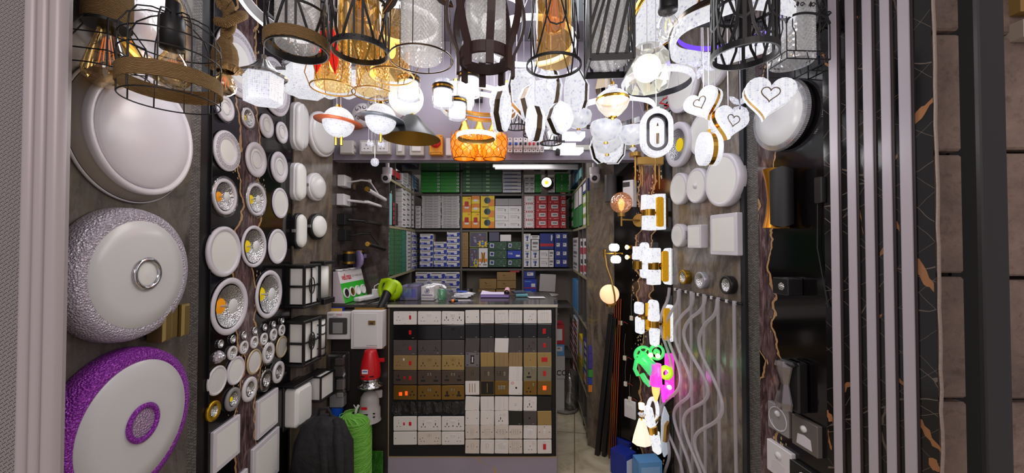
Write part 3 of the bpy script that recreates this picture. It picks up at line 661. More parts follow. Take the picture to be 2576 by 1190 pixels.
for i,(px,py) in enumerate(((858,648),(884,644))):
    p=WC.base(px,py,.02); o=thing('gold_banded_wall_lamp','black and gold banded cylinder wall lamp, %s behind the green display stand'%('left' if i==0 else 'right'),'wall lamp',p,WC.ang)
    m=M(m_blkm); m.cyl((0,-.07,-.045),(0,-.07,.045),.036,None,24); m.box(0,-.03,0,.03,.06,.04); part(m,'cylinder_body',o)
    m=M(m_gold); m.cyl((0,-.07,.026),(0,-.07,.040),.0375,None,24); part(m,'gold_band',o); m=M(m_gold); m.cyl((0,-.07,-.040),(0,-.07,-.026),.0375,None,24); part(m,'gold_band',o)
# ================= RIGHT WALLS =================
m_sil=pm('silver_spot_body','b9bcc6',.3,.6); m_vent=pm('vent_slot','4a484e',.6)
def surf(W,px,py,h,off,label,sq=False,sensor=False,cob=False,vents=False,mt=None,name='surface_panel_light'):
    p=W.base(px,py,off); k=(p+W.n*off).y/F; r=h*k/2; o=thing(name,label,'surface light',p,W.ang); mt=mt or m_whe
    m=M(mt)
    if sq: m.plate(rrect(2*r,2*r,.006),0,off,.003); part(m,'frame',o); m=M(m_wh2); m.plate(rrect(1.62*r,1.62*r,.004),off*.95,off+.0008); part(m,'diffuser',o)
    elif cob:
        m.lathe([(r*.96,0),(r,off*.1),(r,off*.95),(r*.97,off),(r*.72,off),(r*.70,off-.004)],48,ax='o'); part(m,'body',o)
        m=M(m_ref); m.lathe([(r*.70,off-.003),(r*.5,off*.6),(r*.3,off*.42)],40,ax='o'); part(m,'reflector',o)
        m=M(m_yel if cob==1 else m_frost); m.lathe([(r*.31,off*.42),(0,off*.44)],24,ax='o'); part(m,'led_chip',o)
    else: m.lathe([(r*.96,0),(r,off*.1),(r,off*.93),(r*.97,off),(r*.86,off),(r*.85,off*.98)],52,ax='o'); part(m,'frame',o); m=M(m_wh2); m.lathe([(r*.855,off*.985),(0,off*.99)],48,ax='o'); part(m,'diffuser',o)
    if sensor: m=M(m_wh); m.lathe([(r*.16,off*.98),(r*.16,off+.004),(r*.1,off+.010),(0,off+.012)],20,ax='o'); part(m,'motion_sensor',o)
    if vents:
        m=M(m_vent); 
        for t in range(-3,4): 
            a=PI+t*.11+vents; m.cyl((r*1.001*cos(a),-off*.35,r*1.001*sin(a)),(r*1.001*cos(a),-off*.65,r*1.001*sin(a)),.0016,None,4)
        part(m,'vent_slots',o)
    return o
surf(WR,1705,475,80,.035,'small round white surface light, left of the pair under the hanging heart ornaments')
surf(WR,1749,467,88,.035,'round white surface light with a small centre motion sensor',sensor=True)
surf(WR,1812,453,134,.045,'largest round white surface light, right of the sensor light',vents=-.9)
surf(WR,1700,364,112,.038,'round white surface downlight with deep reflector and yellow chip',cob=1)
surf(WR,1762,338,106,.016,'flat round white light half hidden by the left hanging heart')
surf(WR,1712,212,140,.03,'large oval-looking round white light under the acrylic ring, high on the marble',vents=1.2)
surf(WR,1793,165,104,.03,'round white light behind the slanted black cage pendant')
surf(WR,1703,592,58,.04,'small thick round white surface light with side vents',vents=PI)
surf(WR,1745,595,58,.04,'small square white surface light beside the small vented round one',sq=True)
surf(WR,1818,590,104,.04,'large square white surface light on the brown marble',sq=True)
surf(WR,1716,697,36,.035,'gold-bodied small round spot above the hose rack',cob=2,mt=pm('antique_gold_body','a8842c',.3,.9),name='surface_spotlight')
surf(WR,1759,705,42,.03,'silver small round spot above the hose rack',cob=2,mt=m_sil,name='surface_spotlight')
surf(WR,1824,717,46,.035,'black small round spot above the hose rack',cob=2,mt=m_blk,name='surface_spotlight')
# rack of plastic hoses
pa=WR.hit(1697,727,.012); pb=WR.hit(1868,766,.012); o=thing('hose_rack_rail','dark rail from which the clear hoses hang','rail',pa,WR.ang)
L=(pb-pa).length; dz=(pb.z-pa.z)
L=Vector((pb.x-pa.x,pb.y-pa.y,0)).length
m=M(m_blkm); m.cyl((0,0,0),(L,0,dz),.006,None,8); part(m,'rail_bar',o); m=M(m_wh)
for i in range(10): m.box(L*(.03+.1*i),-.006,dz*(.03+.1*i),.012,.012,.016,.002)
part(m,'hook_clips',o)
m_hose=thin('clear_hose','ffffff',.22,.2,None,.75,'e8e4ea'); hr=random.Random(5)
for i in range(10):
    f=.03+.1*i; zt=pa.z+dz*f+.01; H=zt-.05; wavy=i%2==0
    p=pa+WR.d*(L*f); p.z=0
    pts=[]; n=90 if wavy else 2
    if wavy:
        A=.112 if i else .06; lam=.47+.02*(i%3); ph=-.1*i
        for q in range(n+1):
            d=H*q/n; am=A*min(1,d/.12); pts.append((-am*(1-cos(2*PI*d/lam))*.85+am*.15*sin(2*PI*d/lam*.5+ph),-.042-.010*sin(d*9+i),zt-d))
    else: pts=[(0,-.011,zt),(0,-.012,zt-.3),(.004,-.012,zt-.8),(0,-.012,.05)]
    lab='translucent %s plastic hose on the rack, %s from left'%('wavy bent' if wavy else 'straight',ORD[i])
    o=M(m_hose).tube(pts,.0085 if wavy else .0075,10).build('plastic_hose',None,p,WR.ang); tag(o,lab,'hose','hoses hanging on the wall rack')
# entrance side panel
p=WR2.base(1962,290,.03); q1=WR2.hit(1900,290,.03);q2=WR2.hit(2030,290,.03); r=(q2-q1).length/2; p=(q1+q2)/2-WR2.n*.03; p.z=WR2.hit(1962,290,.03).z
o=thing('ceiling_lamp','round white ceiling lamp with ribbed clear rim behind the right heart pendant','ceiling lamp',p,WR2.ang)
m=M(m_blk); m.lathe([(r*.9,0),(r*.98,.002),(r*.98,.020)],56,ax='o'); part(m,'black_base',o)
m=M(thin('ribbed_clear_rim','eef0f4',.3,.1,None,.35,'e8e8ee')); m.lathe([(r*1.0,.018),(r*1.03,.022),(r*1.0,.034),(r*.86,.036)],240,ax='o',sm=False,wob=lambda t,h:1+.005*cos(120*t)); part(m,'ribbed_rim',o)
m=M(m_wh3); m.lathe([(r*.88,.030),(r*.85,.040),(r*.5,.048),(0,.050)],56,ax='o'); part(m,'diffuser',o)
# curved black and gold wall lamp
p=WR2.base(1950,498,.06); k=p.y/F; H=150*k; o=thing('curved_wall_lamp','black curved sheet wall lamp with gold inner waist','wall lamp',p,WR2.ang)
m=M(pm('matte_gold_inside','b87f28',.3,.85)); m.lathe([(.044,-H*.5),(.034,-H*.3),(.027,0),(.034,H*.3),(.044,H*.5)],28,(-.016,-.045,0),'z'); part(m,'gold_waist',o)
m=M(pm('matte_black_sheet','0f0f11',.55)); n=20; 
g=[(.040*cos(t)+.012,-.045+.040*sin(t)) for t in [PI*1.42+.75*PI*i/n for i in range(n+1)]]
vs=[];zs=[-.5,-.42,0,.42,.5]
for j,zf in enumerate(zs):
    for i,(x,y) in enumerate(g):
        cut=(.0 if abs(zf)<.45 else (.06*abs(i/n-.5)*2)**1)*H; vs.append((x,y,zf*H-math.copysign(cut,zf) if abs(zf)>.45 else zf*H))
m.add(vs,[(j*(n+1)+i,j*(n+1)+i+1,(j+1)*(n+1)+i+1,(j+1)*(n+1)+i) for j in range(len(zs)-1) for i in range(n)],True); part(m,'black_shade',o)
p=WR2.base(1968,720,.05); k=p.y/F; o=thing('box_spotlight','small black box spotlight with lenses on the black panel','spotlight',p,WR2.ang)
m=M(m_blk); m.box(0,-.03,0,.075,.06,.062,.003); part(m,'body',o); m=M(m_ref); m.lathe([(.014,.060),(.009,.061),(0,.062)],20,(0.006,0,0),ax='o'); part(m,'front_lens',o); m=M(m_ref); m.lathe([(.014,.031),(0,.033)],20,(0,-.03,0),'z'); part(m,'top_lens',o)
p=WR2.base(1985,968,.04); k=p.y/F; H=125*k; o=thing('faceted_wall_lamp','black outdoor wall lamp with clear hourglass front','wall lamp',p,WR2.ang)
m=M(m_blk); m.box(.012,-.02,0,.06,.04,H*.98,.006); m.box(.005,-.035,H*.44,.07,.05,H*.1,.008); part(m,'black_body',o)
def hourglass(mt,g,nm):
    m=M(mt); pr=[(.030-g,-H*.5),(.034-g,-H*.36),(.018-g*.6,0),(.034-g,H*.36),(.030-g,H*.46)]; m.lathe(pr,6,(-.012,-.045,0),'z',False); part(m,nm,o)
hourglass(thin('smoky_clear_cover','dcd8dc',.15,.05),0,'clear_cover'); hourglass(pm('satin_grey_reflector','a49c9e',.35,.6),.008,'inner_reflector')
def stairlight(px,py,h,label,mt,kind):
    p=WR2.base(px,py,.022); k=(p+WR2.n*.022).y/F; s=h*k; o=thing('sensor_step_light',label,'step light',p,WR2.ang)
    m=M(mt); m.plate(rrect(s,s,.003),.0,.018,.002); part(m,'face_plate',o)
    m=M(m_blk); m.box(0,-.004,0,s*.96,.008,s*.96); part(m,'back_box',o)
    m=M(m_wh3); m.lathe([(s*.11,.018),(s*.10,.024),(0,.028)],20,(0,0,s*.2),ax='o'); part(m,'sensor_dome',o)
    m=M(pm('step_light_recess','d6cfd6',.3)); 
    if kind=='round':
        m.lathe([(s*.40,.0185),(s*.42,.021),(s*.44,.0185)],36,ax='o'); m.lathe([(s*.3,.0186),(s*.2,.013),(.0,.012)],20,(0,0,-s*.12),ax='o',a0=PI,a1=2*PI)
    else: 
        m.plate([(-s*.3,-s*.38),(s*.3,-s*.38),(s*.25,-s*.05),(0,s*.0),(-s*.25,-s*.05)],.0175,.0188)
    part(m,'light_opening',o)
stairlight(1954,1054,66,'grey square step light with circular face, below the faceted lamp',m_gry,'round')
stairlight(2020,1095,76,'taupe grey square step light, right of the circular one',pm('taupe_plate','6f6964',.4,.3),'sq')
stairlight(1956,1162,78,'white square step light at the lower left of the entrance panel',m_wh,'sq')
stairlight(2016,1215,80,'black square step light cut by the bottom of the photo',m_blk,'sq')
p=WR2.base(2056,478,.02); o=thing('junction_box','small black junction box high beside the striped jamb','box',p,WR2.ang); m=M(m_blk); m.box(0,-.01,0,.03,.02,.09,.003); part(m,'box_body',o); m=M(m_blk); m.tube([(-.01,-.01,-.045),(-.015,-.008,-.2),(.02,-.006,-.40)],.002,6); part(m,'cable',o)
# ---- diagonal lamp wall
m_cryl=glow('lit_cut_crystal','f2f2ff',.85,.2,75,.3,'a8a8c8')
m_cryg=thin('cut_crystal','f4f4fa',.3,.05,('vor',90,1.0),.15,'eef0ff',.25)
m_warm=pm('warm_bulb','ffe2b0',.4,emit='ffca80',es=4); m_cool=pm('cool_bulb','f6f8ff',.4,emit='f4f6ff',es=1.6)
def cam_(px,py,label,right):
    p=P(px,py,2.66 if right else 2.72); o=thing('dome_camera',label,'security camera',p)
    m=M(m_whe); m.cyl((0,.02,.02),(0,.02,.07),.034,.036,24); m.lathe([(.034,.02),(.036,0),(.033,-.02),(.02,-.038),(0,-.042)],24,(0,0,0),'z'); part(m,'camera_body',o)
    d=Vector((-.3 if right else .1,-.9,-.35)).normalized()*.033; m=M(m_blk); m.T=Matrix.Translation(d)@d.to_track_quat('Z','Y').to_matrix().to_4x4(); m.lathe([(.019,-.006),(.018,.003),(.010,.006),(0,.003)],20); m.T=Matrix.Identity(4); part(m,'lens',o)
    m=M(m_whe); m.cyl((0,.02,.07),(0,.02,2.15-p.z),.014,None,12); part(m,'ceiling_stem',o)
cam_(972,446,'white dome security camera at the upper left of the shelves',False); cam_(1497,446,'white dome security camera at the upper right of the shelves',True)
p=WD.base(1540,475,.03); o=thing('cylinder_wall_lamp','dark grey cylinder wall lamp high on the diagonal panel','wall lamp',p,WD.ang); m=M(m_dgry); m.cyl((0,-.05,-.09),(0,-.05,.09),.04,None,24); m.box(0,-.02,0,.03,.04,.05); part(m,'cylinder_body',o)
p=WD.base(1585,488,.02); o=thing('white_control_box','white box with dark label strip, right of the grey cylinder lamp','box',p,WD.ang); m=M(m_wh); m.box(0,-.025,0,.075,.05,.175,.004); part(m,'box_body',o); m=M(m_dgry); m.box(-.01,-.051,.06,.05,.002,.03); part(m,'label_strip',o)
# amber globe lamp on arm
p=WD.base(1606,552,0); g=P(1563,510,2.38); o=thing('globe_wall_lamp','amber crackled glass globe wall lamp on a gold arm','wall lamp',p); d=g-p
m=M(thin('amber_crackle_glass','e0a070',.3,.1,('vor',70,1.0),.12,'e0a878',.15)); m.lathe([(.066*sin(PI*i/16),-.066*cos(PI*i/16)) for i in range(17)],32,d); part(m,'glass_globe',o)
m=M(m_gold2); b=d+Vector((0,0,-.105)); m.cyl(d+Vector((0,0,-.062)),d+Vector((0,0,-.085)),.022); m.cyl(d+Vector((0,0,-.085)),b+Vector((0,0,-.04)),.006); m.cyl(b,Vector((0,-.02,b.z)),.006); m.cyl(Vector((0,-.02,b.z)),Vector((.01,.0,b.z)),.042,.045,24); part(m,'gold_arm',o)
m=M(m_warm); m.lathe([(0,.04),(.012,.03),(.02,.01),(.014,-.03),(0,-.045)],16,d+Vector((0,0,-.01))); part(m,'candle_bulb',o); lamp(g,2.2,(1,.75,.45),.02,None,'amber_bulb_light')
# generic crystal wall lamps
def crystal_lamp(name,label,blocks,gold,plate=None,cores=None,Y=None):
    "blocks: list of (px,py,w,h,tilt,roundness) in the picture at the lamp's distance"
    px,py=gold[0],gold[1]; Y=Y or 2.3; c=P(px,py,Y); o=thing(name,label,'crystal wall lamp',c); k=Y/F
    for i,(bx,by,w_,h_,tl,rd) in enumerate(blocks):
        m=M(m_cryl); m.T=Matrix.Translation(P(bx,by,Y)-c)@Matrix.Rotation(.35,4,'Z')@Matrix.Rotation(tl,4,'Y')
        ol=rrect(w_*k,h_*k,rd*w_*k,6)
        if h_>w_*1.9 and rd<.38 and w_<30: ol=[(x*(1-.35*max(0,abs(z)/(h_*k/2)-.1)*(1 if (z>0)==(i==0) else 0)),z) for x,z in ol]
        m.plate(ol,-.02,.02,.004); m.T=Matrix.Identity(4); part(m,'crystal_block',o)
    m=M(m_gold); gw,gh=gold[2],gold[3]; m.T=Matrix.Rotation(gold[4] if len(gold)>4 else 0,4,'Y'); m.cyl((0,0,-gh*k/2),(0,0,gh*k/2),gw*k/2*1.08,None,28); m.T=Matrix.Identity(4); w=WD.base(px+20,py,0)-c
    d=Vector((.04,.05,0)); m.cyl((0,.02,0),(w.x if 0<w.length<.6 else .04,w.y if 0<w.length<.6 else .08,0),.007); part(m,'gold_bracket',o)
    if cores:
        for bx,by,w_,h_ in cores:
            m=M(pm('gold_bubble_plate','c9931a',.35,.7,emit='d9a020',es=.5,bump=(70,1.0,.008))); m.T=Matrix.Translation(P(bx,by,Y-.035)-c)@Matrix.Rotation(.35,4,'Z'); m.plate(rrect(w_*k,h_*k,.3*w_*k,5),-.006,.006); m.T=Matrix.Identity(4); part(m,'gold_plate',o)
    return o
crystal_lamp('crystal_wall_lamp','upper crystal wall lamp of two lit blocks with gold waist',[(1630,510,30,38,.04,.05),(1633,560,32,38,.04,.05)],(1631,535,30,16))
crystal_lamp('crystal_wall_lamp','tilted lit crystal slab with gold plate, right of the upper two-block lamp',[(1664,533,40,90,-.06,.05)],(1652,536,22,6),cores=[(1660,533,20,74)],Y=2.36)
crystal_lamp('crystal_wall_lamp','small tiered crystal lamp with gold cup, leftmost of the middle row',[(1606,630,22,20,0,.1),(1604,645,20,16,0,.1)],(1603,667,21,20),Y=2.2)
crystal_lamp('crystal_wall_lamp','middle crystal wall lamp of two cut blocks with broad gold waist',[(1645,643,32,38,0,.1),(1645,697,32,38,0,.1)],(1644,669,24,18))
crystal_lamp('crystal_wall_lamp','slim rounded crystal lamp behind the middle two-block lamp',[(1622,655,18,90,0,.5)],(1625,668,10,8),Y=2.38)
crystal_lamp('crystal_wall_lamp','rounded crystal slab with bubbled gold plate, right of the middle row',[(1684,670,26,92,.02,.4)],(1668,668,14,6),cores=[(1673,670,18,76)],Y=2.34)
crystal_lamp('crystal_wall_lamp','small twin crystal lamp with gold stem, left of the third row',[(1608,775,18,30,0,.4),(1610,818,17,42,0,.4)],(1617,798,22,8),Y=2.26)
crystal_lamp('crystal_wall_lamp','tapered crystal wall lamp with gold waist in the third row',[(1644,782,28,54,0,.35),(1647,848,22,44,0,.3)],(1645,815,24,16))
crystal_lamp('crystal_wall_lamp','rounded crystal slab with gold plate, right of the third row',[(1687,812,30,92,.02,.4)],(1668,815,16,6),cores=[(1677,815,18,78),(1629,796,10,66)],Y=2.34)
crystal_lamp('crystal_wall_lamp','leaning textured crystal rod with gold waist in the bottom row',[(1634,1048,20,50,-.18,.2),(1650,1112,20,56,-.18,.2)],(1642,1081,22,18,-.18),Y=2.2)
# diamond plate and ring lamps
c=P(1672,1085,2.28); o=thing('diamond_wall_lamp','clear diamond-shaped glass wall lamp with gold centre, bottom row','wall lamp',c); k=2.28/F
m=M(thin('frosted_edge_glass','f4f8ff',.25,.1,None,.2,'f0f6ff',.2)); m.T=Matrix.Rotation(.75,4,'Z'); m.plate([(-18*k,-30*k),(-4*k,-62*k),(22*k,-58*k),(22*k,32*k),(0,62*k),(-16*k,32*k)],-.004,.004); m.T=Matrix.Identity(4); part(m,'glass_plate',o)
m=M(m_gold2); m.T=Matrix.Rotation(.75,4,'Z'); m.plate([(-14*k,-20*k),(4*k,-24*k),(10*k,24*k),(-6*k,18*k)],.004,.02); m.T=Matrix.Identity(4); part(m,'gold_centre',o)
c=P(1642,1035,2.36); o=thing('ring_wall_lamp','upright lit crystal ring with gold inside behind the leaning rod','wall lamp',c); k=2.36/F
m=M(m_cryl); q=[(12*k*cos(t*PI/16),0,32*k*sin(t*PI/16)) for t in range(32)]; m.tube(q,5*k,8,True); part(m,'crystal_ring',o); m=M(m_gold); q=[(9*k*cos(t*PI/16),.004,26*k*sin(t*PI/16)) for t in range(32)]; m.tube(q,2.5*k,6,True); part(m,'gold_ring',o)
c=P(1614,1070,2.16); k=2.16/F; o=thing('cone_shade_wall_lamp','small gold wall lamp with pleated white cone shade and glowing top','wall lamp',c)
m=M(pm('lit_fabric_shade','fff4dc',.7,emit='fff0d8',es=.7)); m.lathe([(8*k,14*k),(22*k,-32*k),(24*k,-42*k)],8,(0,0,0),'z',False); part(m,'cone_shade',o)
m=M(m_gold); m.cyl((0,0,12*k),(0,0,38*k),2.5*k); m.cyl((0,0,18*k),(.06,.07,18*k),2*k); part(m,'gold_stem',o)
m=M(m_cryg); m.lathe([(4*k,22*k),(9*k,27*k),(9*k,29*k),(4*k,33*k)],12); part(m,'crystal_bead',o); m=M(pm('glowing_amber_cup','ffd0a0',.4,emit='ffc080',es=4)); m.cyl((0,0,40*k),(0,0,54*k),6.5*k,7.5*k,16); part(m,'glowing_cup',o)
# twin globe lamp and gooseneck with peach globe
c=P(1547,638,2.42); k=2.42/F; o=thing('twin_globe_wall_lamp','small gold wall lamp with two white glass shades, one up one down','wall lamp',c)
for s_,dx in((1,-1),(-1,1)): m=M(m_cool); m.lathe([(8*k,-9*k),(12*k,-6*k),(13*k,0),(12*k,6*k),(7*k,10*k)],20,(dx*2*k,0,s_*15*k)); part(m,'glass_shade',o)
m=M(m_gold); m.cyl((0,0,-8*k),(0,0,8*k),3*k); m.cyl((-24*k,0,0),(18*k,.02,1*k),1.5*k); m.cyl((-26*k,0,-10*k),(-26*k,0,10*k),3*k); m.cyl((18*k,.0,0),(24*k,.10,0),2.2*k); part(m,'gold_bracket',o)
c=P(1533,740,2.42); o=thing('gooseneck_globe_lamp','peach glowing globe lamp on a curved gold stem','lamp',c)
m=M(pm('peach_lit_globe','ffcf9e',.4,emit='ffc89a',es=.95)); m.lathe([(24*k*sin(PI*i/16),-24*k*cos(PI*i/16)) for i in range(17)],32); part(m,'glass_globe',o)
m=M(m_gold2); m.tube([(-10*k,0,95*k),(-8*k,-.01,70*k),(-2*k,-26*k,40*k),(6*k,-27*k,0),(8*k,-24*k,-20*k),(2*k,-10*k,-30*k)],2.2*k,8); m.cyl((0,-.0,-24*k),(0,0,-31*k),9*k,7*k,16); part(m,'gold_stem',o)
# warm bulbs
for i,(x,y) in enumerate(((1577,622),(1577,647))):
    c=P(x,y,2.44); o=thing('candle_wall_bulb','bare glowing warm bulb beside the twin globe lamp, %s one'%('upper' if i==0 else 'lower'),'bulb',c); m=M(m_warm); m.lathe([(5*k*sin(PI*j/10),-6*k*cos(PI*j/10)) for j in range(11)],16); part(m,'glass_bulb',o); m=M(m_gold2); m.cyl((5*k,.01,0),(26*k,.09,0),4*k,6*k,12); part(m,'gold_holder',o)
# colourful children's lamp
m_gr=thin('green_lit_plastic','a0ffc0',.12,.15,None,.45,'60f098',.32); m_pk=thin('pink_lit_plastic','ffa0f8',.12,.15,None,.5,'ff58ea',.42); m_yg=pm('lime_lit_plastic','b8ff30',.4,emit='a8ff20',es=.5)
Y=2.26;c=P(1645,930,Y); k=Y/F; o=thing('children_wall_lamp','green and pink glowing plastic children\'s lamp with wheels','children lamp',c)
def disc(m,x,y,r,rr,dy=0): m.T=Matrix.Translation((x*k,dy,-y*k)); m.lathe([(rr*k,-.008),(r*k,-.008),(r*k,.008),(rr*k,.008),(rr*k,-.008)],20,ax='o'); m.T=Matrix.Identity(4)
m=M(m_gr); disc(m,-22,-32,24,18,.03); disc(m,-22,-32,10,2,.03); disc(m,12,-40,20,14,.03); disc(m,12,-40,8,2,.03); [m.cyl(((-22+9*cos(a))*k,.03,(32+9*sin(a))*k),((-22+20*cos(a))*k,.03,(32+20*sin(a))*k),2.5*k,None,8) for a in(0,1.05,2.1,3.14,4.2,5.2)]; part(m,'green_wheels_behind',o)
m=M(m_gr); m.T=Matrix.Rotation(.9,4,'Y'); m.cyl((-46*k,0,-4*k),(2*k,-.01,-2*k),15*k,17*k,20); m.T=Matrix.Identity(4); m.tube([(-44*k,0,22*k),(-48*k,0,2*k),(-40*k,0,-14*k)],5*k,8); part(m,'green_barrel',o)
m=M(m_gr); m.tube([(-30*k,-.0,-12*k),(-22*k,0,-26*k),(-10*k,0,-38*k)],7*k,8); part(m,'green_arm',o)
m=M(m_pk); m.cyl((0,-.03,18*k),(0,-.03,-34*k),13*k,15*k,20); part(m,'pink_cup',o)
m=M(m_yg); m.lathe([(9*k,-.01),(16*k,-.01),(17*k,.015),(9*k,.02)],20,(24*k,-.03,-2*k),ax='o'); part(m,'lime_wheel',o)
m=M(m_pk); m.box(44*k,.03,-18*k,24*k,.012,110*k,.004); disc(m,32,58,14,6); part(m,'pink_back_board',o)
for i,(x,y) in enumerate(((-8,-36),(10,-34),(38,0),(38,16),(38,44))): m=M(m_warm); m.lathe([(6*k*sin(PI*j/8),-6*k*cos(PI*j/8)) for j in range(9)],12,(x*k,.0,-y*k)); part(m,'small_bulb',o)
m=M(pm('orange_cone_bulb','ffc078',.4,emit='ffb060',es=1.5)); m.lathe([(10*k,-36*k),(9*k,-52*k),(3*k,-72*k),(0,-76*k)],14,(0,-.03,0),wob=lambda t,h:1+.05*cos(5*t)); part(m,'cone_bulb',o)
m=M(m_pk); m.cyl((22*k,-.0,-40*k),(24*k,0,-80*k),7*k,4*k,12); part(m,'pink_leg',o)
lamp(P(1632,920,2.15),0.6,(.5,1,.6),.03,None,'green_lamp_light'); lamp(P(1680,950,2.15),0.6,(1,.3,.95),.03,None,'pink_lamp_light')
# floor of the niche: tubes, profiles, boxes, wall socket
def leaner(name,label,cat,pt,pbx,r,mt,box=None):
    a=Vector(pbx); b=Vector(pt); m=M(mt); 
    if box: 
        d=(b-a); m.T=Matrix.Translation((0,0,0))@d.to_track_quat('Z','Y').to_matrix().to_4x4(); m.box(0,0,d.length/2,box[0],box[1],d.length,.002); m.T=Matrix.Identity(4)
    else: m.cyl((0,0,0),b-a,r,None,12)
    o=m.build(name,None,a); return tag(o,label,cat)
m_cop=pm('copper_tube_shine','b5622f',.25,1)
def fl(px,py): # point on the floor
    r_=ray(px,py); return Vector((0,0,CZ))+r_*(-CZ/r_.z)
for i in range(4):
    b=WD.hit(1532+i*5,1100,.03); b.z=0; t=WD.hit(1547+i*5,752,.012); leaner('copper_tube','long copper tube leaning in the corner, %s from left'%ORD[i],'tube',t,b+Vector((0,0,.0)),.0045,m_cop)
b=WD.hit(1503,1100,.05); b.z=0; t=WD.hit(1538,788,.03); leaner('black_track_profile','black aluminium profile leaning on the dark marble, front one','profile',t,b,.02,m_blk,(.036,.03))
b=WD.hit(1520,1100,.03); b.z=0; t=WD.hit(1547,800,.02); leaner('black_track_profile','black aluminium profile leaning behind the front one','profile',t,b,.02,m_blk,(.03,.025))
m=M(pm('orange_flex','b8501c',.4)); b=fl(1553,1112); q=P(1550,990,b.y+.08)-b; m.tube([(0,0,.0),(-.004,0,.05),(.002,0,.1),(0,0,.14),q],lambda f:.011 if f<.55 else .004,10); tag(m.build('orange_flex_tube',None,b),'short orange plastic sleeve on a wire near the wall foot','tube')
p=WD.base(1584,1030,.01); o=thing('wall_socket','white wall socket low on the black panel','socket',p,WD.ang); m=M(m_wh); m.plate(rrect(.08,.115,.006),0,.012,.003); part(m,'face_plate',o); m=M(m_wh3)
m.box(-.012,-.014,.022,.014,.006,.02); part(m,'rocker',o); m=M(m_wh3); m.box(.012,-.014,.022,.014,.006,.02); part(m,'rocker',o)
m=M(m_wh); 
for i,(x,y) in enumerate(((1586,1003),(1590,800),(1573,900),(1575,965),(1563,812))):
    p=WD.base(x,y,0); o=M(pm('wire_connector','d8d2c4',.5)).box(0,-.008,0,.022,.014,.03,.003).use(pm('red_wire','a03020',.5)).tube([(.01,-.008,.0),(.03,-.01,.012),(.05,-.004,.0)],.0018,6).use(pm('thin_wire','6a6460',.5)).tube([(0,-.008,.015),(-.004,-.006,.08),(.004,-.003,.16)],.0014,6).build('wire_connector',None,p,WD.ang); tag(o,'small white connector block with loose red wire, %s'%('near the wall socket','by the third row of crystal lamps','left of the green lamp','below the children lamp','beside the copper tubes')[i],'connector')
m_bb=pm('bright_blue_card','2a4fb4',.4); m_lb=pm('light_blue_card','5f9ad6',.4); m_dbb=pm('deep_blue_card','1c2f92',.4)
def carton(name,label,cat,loc,rz,a,b,c,mt,face=None,extra=None,group=None):
    m=M(mt); m.box(0,0,c/2,a,b,c,.001)
    if face: m.use(face); m.box(0,-b/2-.0006,c*.5,a*.8,.001,c*.6)
    o=m.build(name,None,loc,rz); return tag(o,label,cat,group)
b=fl(1616,1215); b.z=0
carton('light_blue_carton','light blue box on the floor at the foot of the lamp wall','box',b+Vector((.03,-.0,0)),.1,.145,.09,.15,m_lb,pm('lighter_blue_label','86b4e4',.4))
carton('blue_carton','dark blue and white box standing behind the light blue one','box',b+Vector((-.09,.09,0)),.6,.10,.12,.15,m_dbb,pm('white_print','d8dce6',.5))
carton('blue_carton','dark blue box furthest back in the floor group','box',b+Vector((-.04,.24,0)),.7,.08,.13,.15,m_dbb,pm('white_print','d8dce6',.5))
# ================= COUNTER =================
KC=CY/F
xl=P(978,700,CY).x; xr=P(1400,700,CY).x; ztop=P(1190,765,CY).z; xL=P(815,765,CY).x
m_ctop=pm('dark_stone_top','4c4744',.12,vary=.35); m_cedge=pm('worn_white_edge','c9c5b4',.5,vary=.25)
m=M(m_ctop); m.box((xL+xr+.01)/2,CY+.31,ztop-.013,xr+.01-xL,.62,.02,.002); o=m.build('worktop')
tag(o,'long dark stone counter top with worn white front edge','counter top')
m=M(m_cedge); m.box(0,0,0,xr+.012-xl,.004,.016,.001); e=m.build('white_edge_strip',o); e.location=((xl+xr)/2,CY-.002,ztop-.012)
# board body
o=thing('counter','black fronted shop counter holding the socket display','counter',((xl+xr)/2,CY+.3,0)); W_=xr-xl
zb=P(1190,1150,CY).z
m=M(pm('black_felt_board','0e0d0e',.8)); m.box(0,-.285,(zb+ztop)/2-.012,W_-.012,.02,ztop-zb-.024); part(m,'black_board',o)
m=M(m_lav); m.box(0,-.285,zb/2,W_,.026,zb); m.use(pm('gold_stone_crack','b3925a',.3))
for a,b in zip([(.02,zb),(.05,zb-.03),(.09,zb-.05),(.13,zb-.06),(.14,zb-.10)],[(.05,zb-.03),(.09,zb-.05),(.13,zb-.06),(.14,zb-.10),(.12,zb-.14)]): m.quad((a[0],-.2985,a[1]),(a[0]+.012,-.2985,a[1]-.004),(b[0]+.012,-.2985,b[1]-.004),(b[0],-.2985,b[1]))
part(m,'marble_kick_panel',o)
m=M(pm('raw_mdf_edge','a58d68',.7)); m.box(-W_/2+.002,-.297,(zb+ztop)/2-.013,.004,.006,ztop-zb-.026); m.box(0,-.297,zb,W_,.006,.005); part(m,'mdf_edging',o)
m=M(pm('grey_laminate','79746e',.5,vary=.4)); m.box(W_/2-.004,-.0,ztop/2-.012,.012,.59,ztop-.024); part(m,'right_side_panel',o)
# torn places in the black board
m=M(pm('torn_black_foil','1d1c1e',.35,bump=(18,1,.02))); 
for a,b in ((985,1050),(1052,1112),(1115,1168)):
    x0=P(a,1025,CY).x-(xl+xr)/2; x1=P(b,1025,CY).x-(xl+xr)/2; z0=P(1000,1042,CY).z; z1=P(1000,1010,CY).z; n=8
    top=[(x0+(x1-x0)*i/n,-.297-R.uniform(0,.006),z1+R.uniform(-.006,.004)) for i in range(n+1)]; bo=[(x0+(x1-x0)*i/n,-.297-R.uniform(0,.01),z0+R.uniform(-.01,.02)) for i in range(n+1)]
    m.add(top+bo,[(i,i+1,n+2+i,n+1+i) for i in range(n)])
part(m,'torn_foil',o)
